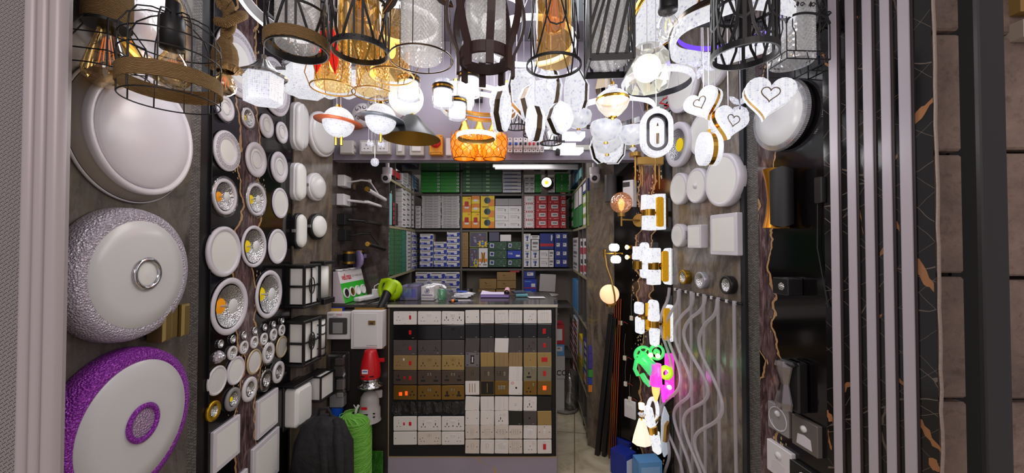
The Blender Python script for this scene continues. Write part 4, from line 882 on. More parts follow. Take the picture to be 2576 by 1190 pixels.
# ---- socket display: finish colours
FIN=dict(w=pm('white_plate','dcd8d4',.3),k=pm('black_glass_plate','0c0c0e',.12),g=pm('dark_grey_plate','4a4344',.35),s=pm('sand_gold_plate','9a8158',.35,.35),b=pm('bronze_brown_plate','54463e',.35,.4),o=pm('old_brass_plate','80622c',.3,.6),i=pm('ivory_plate','d2c8bf',.35),t=pm('steel_plate','8d8a78',.25,.8),h=pm('light_brass_plate','a58c58',.3,.5),n=pm('taupe_nickel_plate','5e554a',.35,.5),v=pm('bare_grey_frame','6d6a6e',.4))
m_hole=pm('socket_hole','0b0b0c',.6); m_red=pm('red_rocker_plastic','b81420',.3,emit='b81420',es=.08); m_orr=pm('orange_neon_rocker','ff5010',.4,emit='ff5a14',es=.8); m_line=pm('switch_seam','8f8a86',.6); m_print=pm('small_print','77726e',.6)
def plate_thing(x0,x1,y0,y1,fin,feats,label,name,rot=0,off=0):
    cx=(x0+x1)/2; cy=(y0+y1)/2; p=P(cx,cy,CY-.002); Wp=(x1-x0)*KC; Hp=(y1-y0)*KC; dbl=Wp>.12
    o=thing(name,label,'socket' if 'socket' in name else 'switch',p,0,'socket and switch plates on the counter front'); o.rotation_euler=(0,rot,0)
    mt=FIN[fin]; U=.001*Wp/(.146 if dbl else .086); D=.009; m=M(mt); m.plate(rrect(Wp,Hp,.004 if fin in 'wiostbn' else .001,2),0,D,.0015)
    if fin=='w' and 'F' in feats: m.use(m_line); m.ring(rrect(Wp*.76,Hp*.76,.003,2),rrect(Wp*.755,Hp*.755,.003,2),D-.001,D+.0003)
    m.use(m_hole)
    lines=[]; rockers=[]
    for ft in feats.replace('F','').split():
        c=ft[0]; a=[float(v) for v in ft[1:].split(',')] if len(ft)>1 else []
        x=a[0]*U if a else 0; z=a[1]*U if len(a)>1 else 0
        m.use(m_hole)
        if c=='S': # uk socket holes
            m.box(x,-D,z+.011,.003,.0012,.006); m.box(x-.009,-D,z-.010,.006,.0012,.003); m.box(x+.009,-D,z-.010,.006,.0012,.003)
        if c=='B': # uk socket with big black shutters
            m.plate(circ(.006,10,(x,z+.012),.8,1.2),D-.001,D+.0006); m.plate(rrect(.030,.011,.005,3,(x,z-.011)),D-.001,D+.0006)
        if c=='C': 
            for dx,dz in((0,.011),(-.011,-.010),(.011,-.010)): m.plate(rrect(.010,.010,.0035,2,(x+dx,z+dz)),D-.001,D+.0006)
        if c=='T':
            m.plate(rrect(.012,.020,.002,1,(x,z+.007)),D-.001,D+.0006); m.plate(rrect(.030,.011,.003,2,(x,z-.010)),D-.001,D+.0006)
        if c=='U':
            m.plate([(x-.0015,z-.006),(x+.0015,z-.006),(x+.003,z+.006),(x,z+.013),(x-.003,z+.006)],D-.001,D+.0005)
            for s in(-1,1): m.plate([(x+s*.005,z-.013),(x+s*.014,z-.009),(x+s*.014,z-.017)][::s],D-.001,D+.0005)
            m.box(x,-D,z+.024,.008,.0008,.0015)
        if c=='L': m.box(x,-D,z,.006,.0008,.0015)
        if c=='D': m.plate(circ(.0026,10,(x,z)),D-.001,D+.0006)
        if c=='V': m.box(x-.003,-D,z,.003,.0012,.009); m.box(x+.003,-D,z,.003,.0012,.009)
        if c=='N': m.use(m_print if fin not in 'kg' else pm('pale_print','c8c4c4',.5)); m.box(x,-D,z,.012,.0007,.0013)
        if c=='J': m.plate(rrect(.010,.012,.001,1,(x,z)),D-.001,D+.0004)
        if c=='|': m.use(m_line if fin in 'wi' else m_hole); m.box(x,-D,0,.0006,.0007,Hp*.96)
        if c=='=': m.use(m_line); m.ring(rrect(Wp*.56,Hp*.6,.002,2),rrect(Wp*.55,Hp*.59,.002,2),D-.001,D+.0008)
        if c=='P': m.use(pm('gold_inlay','a8864a',.3,.8)); m.box(x,-D,0,.004,.0014,.055)
        if c=='G': m.use(pm('gold_inlay','a8864a',.3,.8)); m.ring(rrect(Wp,Hp,.002,2),rrect(Wp*.95,Hp*.95,.002,2),D-.001,D+.0012)
        if c=='Z': m.use(m_line); m.ring([(x-.006,z-.006),(x+.006,z-.006),(x+.003,z+.008),(x-.003,z+.008)],[(x-.0048,z-.005),(x+.0048,z-.005),(x+.002,z+.007),(x-.002,z+.007)],D-.001,D+.0006)
        if c=='O': m.use(m_red); m.ring(circ(.008,20,(x,z)),circ(.0058,20,(x,z)),D-.001,D+.0008)
        if c=='Q': m.use(m_hole); m.plate([(x-.012,z-.026),(x+.012,z-.026),(x+.009,z-.012),(x+.013,z),(x+.009,z+.012),(x+.012,z+.026),(x-.012,z+.026),(x-.009,z+.012),(x-.013,z),(x-.009,z-.012)],D-.001,D+.0006); m.use(m_wh); m.box(x+.001,-D-.001,z,.007,.002,.034); m.use(m_hole); [m.box(sx*.03,-D,sz*.034,.012,.001,.004) for sx in(-1,1) for sz in(-1,1)]
        if c in 'KRYHXW': rockers.append((c,x,z,a[2]*U if len(a)>2 else .011,a[3]*U if len(a)>3 else .02))
    m.build('face_plate',o)
    for c,x,z,w_,h_ in rockers:
        mk={'K':mt,'R':m_red,'Y':m_orr,'H':FIN['t'],'X':m_wh,'W':FIN['w']}[c]
        m=M(mk); m.T=Matrix.Translation((x,-D-.0008,z))@Matrix.Rotation(.12,4,'X'); m.box(0,0,0,w_,.0044,h_,.001)
        if c=='K': m.use(m_line if fin in 'wi' else m_hole); m.box(0,.0012,0,w_+.0014,.002,h_+.0014)
        m.T=Matrix.Identity(4); m.build('red_rocker' if c=='R' else 'orange_rocker' if c=='Y' else 'rocker',o)
    return o
DC=[(991,1049),(1052,1110),(1112,1168)]
DR=[(783,816),(818,853),(855,892),(893,930),(932,966),(969,1004),None,(1047,1082),(1085,1117)]
FN=dict(w='white',k='black glass',g='dark grey',s='sand gold',b='bronze brown',o='old brass',i='ivory',t='brushed steel',h='light brass',n='taupe nickel',v='bare grey frame')
D=[[('w','S-42,-4 L-42,30 R32,4,12,26 L32,30 W-8,0,10,18 N0,-36','with red cooker switch'),('w','S-42,-8 S42,-8 X-8,20,12,18 X8,20,12,18','with two white rockers'),('w','U-42,0 U42,0 W-7,20,11,20 W7,20,11,20 D0,-2 L-4,-14 L4,-14 N0,-38','with universal holes')],
[('k','R32,0,16,26 N50,-34 L32,-22','with red cooker switch'),('k','U-40,-4 U40,-4 L-4,26 L6,26','with faint universal holes'),('k','U-40,-4 U40,-4 K-6,22,9,16 K6,22,9,16 N54,-30','with two dark rockers')],
[('g','S-42,-8 K-8,16,9,12 R32,-4,16,24 N52,-38','with red switch and small rocker'),('g','U-40,-6 U40,-6 L-5,20 L6,20 N52,-34','with universal holes'),('g','N56,-38','blank')],
[('s','S-42,-6 X-8,20,9,14 R32,-2,16,26','with red cooker switch'),('s','U-40,-6 U40,-6 K-7,16,11,14 K7,16,11,14','with universal holes and rockers'),('h','U-40,-6 U40,-6 K-7,18,11,14 K7,18,11,14 V0,-12','with two usb slots')],
[('b','B-42,-2 R-4,0,10,16 R32,-2,14,26 L-40,32 L32,34','with two red switches'),('b','B-40,-8 B40,-8 H-8,20,10,18 H8,20,10,18','with steel rockers and black shutters'),('b','B-40,-4 B40,-4 H-8,20,10,18 H8,20,10,18 L-46,32 L46,32','with steel rockers and indicator marks')],
[('o','Y-28,-8,20,22 Y8,-4,16,26 C44,-4','with two orange rockers'),('o','C-42,-8 C42,-8 H-7,16,11,18 H7,16,11,18','with round black shutters and two rockers'),('o','T-38,-8 T38,-8 H-8,18,10,18 H8,18,10,18 V0,-14','with square black shutters')],None,
[('w','F S-40,-6 L-40,22 R-6,0,10,18 R32,0,16,24 L32,22 N56,-38','with small and large red rockers'),('w','F U-38,-6 U38,-6 X-7,10,11,16 X7,10,11,16 N54,-38','framed with universal holes'),('w','F U-38,-4 U38,-4 X-7,14,11,16 X7,14,11,16 V0,-14 N54,-38','framed with usb slots')],
[('w','D-60,0 D60,0','blank with two screws'),('i','S-42,-8 S42,-8 K-7,20,11,14 K7,20,11,14 D-58,-4 D58,0 N54,-34','with visible screws'),('w','F S-38,-8 S38,-8 X-8,20,11,16 X8,20,11,16','framed with two rockers')]]
NR=['top row','second row','third row','fourth row','fifth row','sixth row','','row under torn foil','lowest row']
for r_,row in enumerate(D):
    if not row: continue
    for c_,(fn,ft,tx) in enumerate(row):
        plate_thing(*DC[c_],*DR[r_],fn,ft,('%s double socket %s, %s, %s column'%(FN[fn],tx,NR[r_],('left','middle','right')[c_])),'double_socket',R.uniform(-.012,.012))
SCx=[(1171,1206),(1209,1243),(1245,1279),(1280,1314),(1317,1350),(1352,1387)]
SRx=[(780,813),(815,850),(850,886),(886,921),(921,957),(957,992),(997,1032),(1033,1068),(1069,1102),(1105,1139)]
S_=[[('w','D-28,0 D28,0 N0,-36','blank'),('w','= L0,24','one-gang'),('w','= |0 L-12,20 L12,20','two-gang'),('w','= |-9 |9','three-gang'),('w','S0,-8 X16,22,12,14','single socket'),('w','= |-14 |0 |14','four-gang')],
[('k','N24,-36','blank'),('k','N24,-36','blank'),('k','N24,-36','blank'),('k','N24,-36','blank'),('k','U0,-8 L20,28 N24,-36','socket'),('k','R-2,0,20,32 L-2,26 L-2,-24 N24,-36','red cooker switch')],
[('g','N20,-36','blank'),('g','|2 N20,-36','two-gang'),('w','','plain blank'),('g','|0 |20 N24,-36','three-gang'),('g','U-6,-8 K22,18,8,14 N24,-36','socket'),('g','R0,0,18,28 L0,26 L0,-26','red cooker switch')],
[('v','Q0,0','open back'),('h','|0','two-gang'),('s','|-14 |14','three-gang'),('s','|-18 |0 |18','four-gang'),('h','D0,-4','outlet with one hole'),('h','R0,0,36,28 L0,26','wide red switch')],
[('n','K0,2,12,28','one-gang'),('n','K-8,0,16,28 H8,0,14,28','two-gang'),('n','K-18,0,16,28 K0,0,16,28 H18,0,14,28','three-gang'),('w','|18 |10','white two-gang'),('t','B-8,-10 H18,24,12,22','socket'),('t','R0,2,18,32 L0,34','red cooker switch')],
[('w','P-16 P0 P16','white gold-inlaid'),('k','G P0','black gold-inlaid'),('o','H-16,2,15,26 H0,2,15,26 H16,2,15,26','three-gang'),('w','J4,0 O-20,30 N24,-34','data outlet with red ring'),('o','C-10,-14 H20,20,12,20','socket'),('o','Y0,0,22,26 L0,24','glowing orange')],
[('w','N22,-36','blank leaning'),('w','|4 N22,-36','two-gang'),('w','|-12 |14 N22,-36','three-gang'),('w','Z0,-6 N22,-36','doorbell'),('w','U-4,-6 X22,14,10,16 N24,-38','universal socket'),('k','','blank')],
[('w','D-28,0 D28,0','blank with two screws'),('w','D0,0 N22,-36','outlet with one black hole'),('w','U-6,-4 K18,20,10,14 N0,-38','universal socket'),('k','J0,0 N24,-36','black data outlet'),('g','J-4,0 N20,-36','data outlet'),('h','','blank')],
[('i','K0,-2,16,32 D-28,0 D28,0 N22,-36','one-gang'),('i','K-8,0,16,32 K8,0,16,32 D-28,0 D28,0 N22,-36','two-gang'),('i','K-18,0,16,32 K0,0,16,32 K18,0,16,32 D-32,0 D32,0 N22,-36','three-gang'),('i','K-19,0,12,30 K-6,0,12,30 K7,0,12,30 K20,0,12,30 D-32,0 D32,0 N22,-36','four-gang'),('w','F X-8,0,15,32 X8,0,15,32 N-24,34','framed two-gang'),('i','X0,0,14,32 D-30,0 D30,0 D0,32 N22,-36','one-gang with indicator')],
[('i','K0,0,16,32 D-28,0 D28,0 N26,-38','one-gang'),('w','F K0,0,16,34','framed one-gang'),('w','F K-10,2,14,30 K4,2,14,30 X18,0,14,34','framed three-gang'),('i','K-14,18,16,24 K14,18,16,24 K-14,-18,16,24 K14,-18,16,24 D-32,0 D32,0','grid four-gang'),('w','F S0,-8 K22,20,10,16','framed socket'),('w','F R0,0,18,36 L0,28','tall red switch')]]
for r_,row in enumerate(S_):
    for c_,(fn,ft,tx) in enumerate(row):
        wd='socket' if 'socket' in tx or 'outlet' in tx else 'switch'
        base='%s %s %s plate'%('' if tx.startswith(('white','black ')) else FN[fn],tx,'' if wd in tx else wd)
        plate_thing(*SCx[c_],*SRx[r_],fn,ft,' '.join((base+', %s row of single plates, %s from left'%(ORD[r_],ORD[c_])).split()),'single_socket' if wd=='socket' else 'wall_switch',R.uniform(-.02,.02)+(.05 if (r_,c_) in((2,0),(2,2),(6,0)) else 0))
# ---- left board under the counter top
x0=P(815,900,CY).x; m=M(pm('brown_black_board','2c2625',.35)); m.box((x0+xl)/2-.02,CY+.02,ztop/2-.015,xl-x0+.03,.03,ztop-.03); o=m.build('display_board'); tag(o,'dark brown board under the counter top holding sirens and boxes','board')
BY=CY+.004
def bpt(px,py,d=0): return P(px,py,BY-d)
c=bpt(862,815); k=BY/F; o=thing('breaker_enclosure','small white breaker enclosure with grey smoked window','enclosure',c)
m=M(m_wh); m.box(0,-.03,0,58*k,.06,66*k,.004); part(m,'body',o); m=M(m_dgry); m.plate(rrect(44*k,40*k,.006),.06,.068,.003); m.c=0; part(m,'smoked_window',o); m=M(m_gry); m.box(0,-.0685,-4*k,24*k,.002,26*k); m.box(0,-.0695,-4*k,6*k,.002,24*k); part(m,'breaker_slot',o)
m=M(m_blk); m.text('VOLT',.014,(-18*k,-.0605,27*k),sx=.9); m.use(m_red).text('MAX',.016,(2*k,-.0605,27*k)); m.use(m_blk).text('ELECTRIC',.007,(-8*k,-.0605,22*k)); part(m,'lettering',o)
c=bpt(934,823); o=thing('distribution_box','larger white metal distribution box with small latch window','enclosure',c)
m=M(m_wh); m.box(0,-.04,0,76*k,.08,92*k,.003); part(m,'body',o); m=M(m_wh3); m.box(-2*k,-.083,0,58*k,.006,82*k,.002); part(m,'door',o); m=M(m_gold2); m.box(14*k,-.088,18*k,17*k,.004,10*k); m.use(m_dgry).box(14*k,-.0905,17*k,8*k,.002,5*k); part(m,'latch_window',o); m=M(m_dgry).text('POWERHOUSE',.008,(14*k,-.0865,-37*k),sx=1.2); part(m,'lettering',o); m=M(m_gold2); m.box(0,-.02,48*k,74*k,.03,5*k); m.box(0,-.02,-48*k,74*k,.03,5*k); part(m,'cardboard_edges',o)
c=bpt(850,776); carton('blue_cable_carton','dark blue carton with yellow disc tucked under the counter edge','box',c+Vector((0,-.0,-.02)),0,.085,.03,.03,m_dbb,pm('yellow_round_print','c8a040',.5))
c=bpt(857,932); o=thing('emergency_light','clear bodied emergency light with lamp reflectors on the brown board','emergency light',c)
m=M(m_dgry); m.plate(rrect(50*k,98*k,.008),0,.02,.003); part(m,'back_box',o); m=M(thin('smoky_cover','c8c4c4',.12,.1,None,.12,'a09a98')); m.plate(rrect(46*k,94*k,.01),.02,.075,.01); part(m,'clear_cover',o); m=M(m_gry); m.box(6*k,-.045,28*k,20*k,.03,16*k,.003); m.box(4*k,-.04,4*k,22*k,.03,24*k,.003); m.use(m_wh); m.box(8*k,-.04,-28*k,18*k,.03,24*k,.003); part(m,'lamp_reflectors',o)
c=bpt(932,925,.09); o=thing('motor_siren','red motor siren with silver flared horn','siren',c)
m=M(pm('siren_red','c0101c',.3)); m.lathe([(23*k,-22*k),(24*k,-10*k),(22*k,10*k),(15*k,38*k),(13*k,43*k),(0,45*k)],28); m.box(22*k,.02,16*k,18*k,.01,9*k,.002); m.box(0,.05,-4*k,.02,.08,.03); part(m,'red_housing',o); m=M(m_chr); m.lathe([(16*k,-22*k),(17*k,-30*k),(22*k,-37*k),(29*k,-40*k),(29*k,-43*k),(20*k,-43*k)],32); m.lathe([(20*k,-24*k),(21*k,-28*k),(18*k,-31*k)],28); part(m,'silver_horn',o); m=M(m_wh); m.box(-4*k,-.062,-2*k,14*k,.002,10*k); m.use(m_bb).box(-4*k,-.0635,-1*k,11*k,.001,2*k); part(m,'rating_label',o); m=M(m_blk); [m.box(sx*10*k,-.052,-14*k,10*k,.012,2*k) for sx in(-1,1)]; part(m,'vent_slots',o)
c=bpt(930,1017,.08); o=thing('motor_siren','grey motor siren with domed top and slotted skirt','siren',c)
m=M(pm('siren_grey','a8a4a2',.4)); m.lathe([(27*k,-38*k),(25*k,-34*k),(25*k,-10*k),(22*k,-4*k),(22*k,8*k),(20*k,20*k),(13*k,30*k),(0,35*k)],28); m.box(18*k,.02,22*k,18*k,.02,18*k,.004); m.box(0,.05,0,.02,.07,.03); part(m,'grey_housing',o); m=M(m_blk); [m.box(25.2*k*sin(a),-25.2*k*cos(a),-14*k-dz*8*k,10*k*cos(a),.004,2.5*k) for a in(-.7,0,.7) for dz in(0,1)]; part(m,'vent_slots',o); m=M(m_red); m.box(-5*k,-22.3*k,-1*k,14*k,.002,6*k); part(m,'rating_label',o)
c=bpt(850,1020,.04); o=thing('industrial_connector','grey and blue industrial power connector hanging on the brown board','connector',c)
m=M(m_gry); m.box(0,0,14*k,36*k,.06,34*k,.01); m.box(10*k,-.01,30*k,16*k,.05,12*k,.004); m.box(0,.03,10*k,.03,.03,.04); part(m,'grey_housing',o); m=M(pm('connector_blue','1450c0',.35)); m.cyl((0,-.005,-4*k),(-2*k,-.02,-36*k),15*k,13*k,24); m.cyl((-2*k,-.02,-30*k),(-2*k,-.02,-33*k),16*k,16*k,24); part(m,'blue_socket',o)
# twine spool
c=P(893,1180,CY-.12); c.z=.02; zt=P(893,1040,CY-.12).z; H=zt-c.z; r0=39*(CY-.12)/F; o=thing('twine_spool','large spool of bright green twine standing before the brown board','twine spool',c)
m=M(pm('green_twine','68b13c',.75)); tw=random.Random(9)
m.lathe([(r0*.6,0),(r0*.95,.01),(r0,.05),(r0,H-.06),(r0*.93,H-.02),(r0*.75,H),(r0*.2,H+.004)],32,sm=True); m.use(pm('light_green_twine','93d860',.7)); 
for lay in range(130):
    t0=tw.uniform(0,6.28); z0=.03+(H-.06)*tw.random(); sl=tw.uniform(-.05,.05); pts=[(r0*1.012*cos(t0+q*.3),r0*1.012*sin(t0+q*.3),min(H-.03,max(.01,z0+sl*sin(q*.3)+.002*q))) for q in range(14)]; m.tube(pts,.0016,3)
for lay in range(26):
    t0=tw.uniform(0,6.28); m.tube([(r0*f*cos(t0+f*1.5),r0*f*sin(t0+f*1.5),H-.004+.01*(1-f)) for f in(.25,.5,.75,.95)]+[(r0*1.01*cos(t0+1.7),r0*1.01*sin(t0+1.7),H-.04)],.0022,4)
part(m,'wound_twine',o); m=M(pm('white_twine_end','d8d8d0',.7)); m.tube([(0,0,H-.01),(.01,-.01,H+.03),(.02,0,H+.05)],.008,8); m.tube([(.01,-.01,H+.03),(-.01,0,H+.05)],.003,6); part(m,'white_end',o)
# grass mat piece, odds on the floor
gm=random.Random(4); m=M(pm('artificial_grass','3f8a2a',.8)); g0=P(942,1190,CY-.03); 
for q in range(420): x=gm.uniform(-.04,.05); z=gm.uniform(0,.16); m.add([(x-.002,0,z),(x+.002,0,z),(x+gm.uniform(-.01,.01),-.012-gm.random()*.01,z+.022)],[(0,1,2)])
m.box(.005,.004,.08,.09,.004,.16); o=m.build('grass_mat',None,Vector((g0.x,CY-.03,.01))); tag(o,'small piece of artificial grass mat beside the green twine','grass mat')
for q,(dx,cm,nm) in enumerate(((-.06,m_bb,'blue'),(-.03,m_red,'red'),(-.005,m_bb,'blue'))):
    o=M(cm).box(0,0,.02,.03,.03,.04,.006).build('plug_piece',None,(P(905,1190,CY-.25).x+dx,CY-.26-.03*q,0.0)); tag(o,'small %s plastic plug on the floor before the twine, %s'%(nm,('left','middle','right')[q]),'plug')
# backpack
c=P(812,1190,1.98); c.z=0; k=1.98/F; o=thing('backpack','black backpack with straps standing on the floor at lower left','backpack',c)
m_bag=pm('black_bag_cloth','1c1b1e',.8,bump=(9,1,.03)); m=M(m_bag); zt=P(800,1045,1.98).z
def bag(t,h):
    return 1+.12*cos(2*t)+.05*sin(5*t+h*14)+.03*sin(9*t-h*20)
m.lathe([(.02,0),(.13,.01),(.155,.08),(.155,zt*.45),(.14,zt*.75),(.10,zt*.94),(.04,zt),(0,zt+.004)],40,wob=bag); part(m,'main_bag',o)
m=M(m_bag); m.lathe([(.02,.03),(.09,.04),(.10,.1),(.10,zt*.45),(.07,zt*.55),(0,zt*.57)],28,(-.05,-.11,0),wob=bag); part(m,'front_pocket',o)
for s_,x0_ in((0,.02),(1,.10)): m=M(m_bag); m.tube([(x0_-.02,-.02,zt*.97),(x0_+.02,-.10,zt*.8),(x0_+.05,-.15,zt*.5),(x0_+.06,-.14,zt*.2),(x0_+.04,-.10,.03)],lambda f:.022+.006*sin(f*9),10); part(m,'shoulder_strap',o)
m=M(m_bag); m.tube([(-.03,0,zt*.98),(-.02,-.01,zt+.035),(.03,-.01,zt+.04),(.05,0,zt*.98)],.009,8); part(m,'handle_loop',o); o.scale=(.92,.7,1)
# ---- things on the counter top
def ctp(px,py): # point on the counter top
    r_=ray(px,py); return Vector((0,0,CZ))+r_*((ztop-CZ)/r_.z)
m_pkw=pm('pinkish_white_card','cfc3cc',.5); m_grn=pm('display_green','2fae2c',.4); m_wcard=pm('white_card','d9d6d8',.45)
a=ctp(866,768); b=P(945,754,2.62); o=thing('lamp_display_stand','white and green cardboard display stand with four round downlights','display stand',Vector((-1.122,2.593,ztop)),1.48)
L_=.31;H_=.20;Dp=.16
prof=[(-.08,0),(.0,0),(.0,H_),(-.03,H_)] # y,z: slanted front
m=M(m_wcard); 
vs=[(x,y,z) for x in(-L_/2,L_/2) for y,z in prof]; m.use(m_pkw); m.add(vs,[(0,1,2,3),(4,5,6,7)]); m.use(m_wcard); m.add(vs,[(1,2,6,5),(2,3,7,6),(0,1,5,4)])
def fp(u,v): # point on the slanted front, v in 0..1
    return (u,-.08+.05*v,H_*v)
m.quad(fp(-L_/2,.62),fp(L_/2,.62),fp(L_/2,1),fp(-L_/2,1)); m.use(m_grn).quad(fp(-L_/2,0),fp(L_/2,0),fp(L_/2,.62),fp(-L_/2,.62)); part(m,'cardboard_body',o)
tl=math.atan2(.05,H_)
def onf(m,u,v,d=0): p_=Vector(fp(u,v)); m.T=Matrix.Translation(p_)@Matrix.Rotation(-tl,4,'X')@Matrix.Translation((0,-d,0))
m=M(m_red); onf(m,-.065,.80,.0006); m.text('vell.max',.058,sx=.62,bold=.02); m.T=Matrix.Identity(4); part(m,'red_lettering',o)
m=M(m_print); onf(m,.075,.80,.0006); m.text('LED PANEL LIGHT',.02,sx=.9); m.T=Matrix.Identity(4); part(m,'grey_lettering',o)
for q,(u,mt) in enumerate(((-.112,m_chr),(-.037,m_gold),(.037,m_wh2),(.112,m_wh2))):
    m=M(m_wh); onf(m,u,.30,.0); m.lathe([(.034,0),(.034,.006),(.028,.008),(.027,.004)],28,ax='o'); m.use(pm('dark_mirror_cone','6a6060',.08,1) if q==0 else mt); m.lathe([(.0275,.004),(.020,.0015),(0,.001)],24,ax='o'); m.T=Matrix.Identity(4); part(m,'display_downlight',o)
for q in range(4): m=M(m_wh); m.lathe([(.013,H_),(.024,H_+.004),(.024,H_+.012),(0,H_+.014)],24,(-.112+.075*q,-.015,0)); part(m,'top_downlight',o)
# power adapter, extension block, leaf blower
p=ctp(943,751); o=thing('power_adapter','white plug-in adapter with curved white cable on the counter','adapter',p); m=M(m_wh); m.box(0,0,.033,.034,.03,.066,.004); part(m,'adapter_body',o); m=M(m_wh); m.tube([(-.005,0,.066),(-.004,0,.085),(.02,.01,.10),(.05,.02,.09)],.0035,8); part(m,'cable',o)
p=ctp(926,753); o=thing('extension_lead','flat white extension block with grey cable before the green stand','extension lead',p,1.30); m=M(m_wh); m.box(-.0,.0,.014,.24,.05,.028,.006); part(m,'socket_block',o); m=M(m_gry); [m.tube([(-.09,-.035-.006*q,.008),(0,-.04-.006*q,.008),(.1,-.02-.006*q,.008)],.004,6) for q in range(3)]; part(m,'cable',o)
p=Vector((-.84,2.53,ztop)); o=thing('leaf_blower','lime green hand blower with black nozzle hanging over the counter edge','blower',p,.0); k=2.52/F
m_lime=pm('lime_plastic','a4cc00',.35); m=M(m_lime); m.T=Matrix.Translation((.055,.03,.075))@Matrix.Rotation(.35,4,'Z')@Matrix.Rotation(-.3,4,'Y')
m.lathe([(.02,-.05),(.055,-.045),(.072,-.02),(.074,.02),(.055,.045),(.02,.05),(0,.05)],32,ax='o'); m.T=Matrix.Identity(4); m.tube([(.06,.01,.12),(.05,-.01,.09),(.036,-.045,.058)],lambda f:.046-.006*f,20); m.tube([(.075,.02,.02),(.03,.05,.01),(-.02,.05,.015)],.02,10); part(m,'fan_housing',o)
m=M(m_lime); m.tube([(.02,.04,.14),(-.03,.05,.135),(-.05,.05,.09),(-.045,.05,.04),(-.02,.04,.015)],.019,14); m.tube([(.02,.04,.14),(.05,.03,.13)],.018,10); part(m,'handle',o)
m=M(m_blkm); m.tube([(.035,-.045,.055),(.028,-.10,.008),(.018,-.165,-.035)],lambda f:.036-.007*f,20); m.use(m_hole); m.cyl((.018,-.165,-.035),(.0179,-.1658,-.0355),.024,None,18); part(m,'black_nozzle',o)
m=M(m_blk); m.tube([(-.02,.03,.01),(-.06,-.06,.004),(-.10,-.15,-.005),(-.08,-.175,-.045),(-.0,-.18,-.065),(.05,-.17,-.04),(.06,-.12,.006),(.05,-.02,.01)],.0035,8); part(m,'power_cord',o)
m=M(m_blk); m.T=Matrix.Translation((.055,.03,.075))@Matrix.Rotation(.35,4,'Z')@Matrix.Rotation(-.3,4,'Y'); m.text('EDON',.022,(.022,-.0512,.012),(PI/2,-1.1,0),bold=.02); m.T=Matrix.Identity(4); part(m,'lettering',o)
m=M(m_hole); m.box(-.012,.03,.095,.01,.03,.05,.004); part(m,'trigger',o); o.scale=(.85,.85,.95)
# wrapped boxes
p=ctp(1030,754); carton('wrapped_box_stack','purple-grey box stack with white printed lines under plastic wrap','box',p+Vector((0,.06,0)),.0,.118,.16,.092,pm('purple_grey_card','6c6790',.4),pm('blue_print','4a50b0',.4))
o=bpy.data.objects[-1] if False else None
p=ctp(1078,755); o=thing('bulb_carton','white carton with round emblem and upside-down lettering on the counter','box',p+Vector((0,.06,0)),-.04); m=M(m_wcard); m.box(0,0,.047,.085,.16,.094,.002); part(m,'carton_body',o)
m=M(pm('navy_print','4a4a80',.5)); m.T=Matrix.Translation((-.002,-.0805,.062)); m.lathe([(.017,0),(.017,.0006),(.013,.0006),(.013,0)],24,ax='o'); m.lathe([(.010,.0004),(0,.0006)],18,ax='o'); m.T=Matrix.Identity(4); m.box(0,-.0806,.036,.072,.001,.006); m.text('POWERMAX',.016,(0,-.0806,.016),(PI/2,PI,0)); part(m,'printed_emblem',o)
pl=ctp(1060,760); m=M(thin('loose_plastic_wrap','ffffff',.03,.12,('noise',25,.6),.03,'ffffff')); rw=random.Random(2)
m.lathe([(.17,0),(.165,.05),(.13,.105),(.06,.122),(0,.120)],30,(0,0,0),'z',True,wob=lambda t,h:1+.10*sin(5*t+h*60)+.06*sin(11*t)); o=m.build('plastic_wrap',None,pl+Vector((.02,.10,.0))); o.scale=(1,.62,1); tag(o,'crumpled clear plastic wrap around the wrapped boxes on the counter','plastic wrap')
p=ctp(1109,756); o=thing('tape_roll','translucent green roll of tape standing on the counter','tape',p+Vector((0,.03,0))); m=M(thin('green_film','58d8a0',.2,.15,None,.45,'4cc890')); m.lathe([(.0,.0),(.026,0),(.027,.004),(.027,.07),(.024,.072),(.012,.072)],28); part(m,'film_roll',o); m=M(m_wh); m.lathe([(.012,.001),(.012,.074),(.009,.074)],18); part(m,'core',o)
p=ctp(1140,762); o=thing('screwdriver','black and orange screwdriver handle lying on the counter edge','screwdriver',p+Vector((0,.01,0.011)),.25); m=M(m_blk); m.cyl((-.03,0,0),(-.012,0,0),.009,.011,14); m.cyl((.002,0,0),(.03,0,0),.011,.007,14); part(m,'black_grip',o); m=M(pm('orange_grip','f08020',.4)); m.cyl((-.012,0,0),(.002,0,0),.0112,None,14); part(m,'orange_grip',o); m=M(m_chr); m.cyl((.03,0,0),(.11,0,0),.003); part(m,'shaft',o)
p=ctp(1165,750); o=thing('paper_stack','messy papers and blue wrappers left of the receipt book','papers',p+Vector((0,.05,0)),.2)
for q in range(4): m=M(pm('sheet_white','d8dae0',.6)); m.T=Matrix.Translation((.01*q-.02,.01*q,.004+.006*q))@Matrix.Rotation(.3*q-.4,4,'Z'); m.box(0,0,0,.12,.09,.004); m.T=Matrix.Identity(4); part(m,'paper_sheet',o)
m=M(m_bb); m.T=Matrix.Rotation(-.2,4,'Z'); m.box(-.02,.05,.034,.07,.03,.008,.003); m.T=Matrix.Identity(4); part(m,'blue_wrapper',o)
p=ctp(1245,748); o=thing('receipt_book','open lilac receipt book with a rolled pink page','book',p+Vector((0,.06,0)),-.02)
m=M(pm('lilac_page_block','9a84c8',.6)); m.box(0,0,.010,.20,.15,.018,.001); part(m,'page_block',o); m=M(pm('pale_lilac_page','d3c6e4',.6)); vs=[(-.10+.2*i/8,y,.0205+(.012*max(0,1-i/2.5) if y>0 else .002)) for y in(-.075,.075) for i in range(9)]; m.add(vs,[(i,i+1,10+i,9+i) for i in range(8)],True); part(m,'top_page',o)
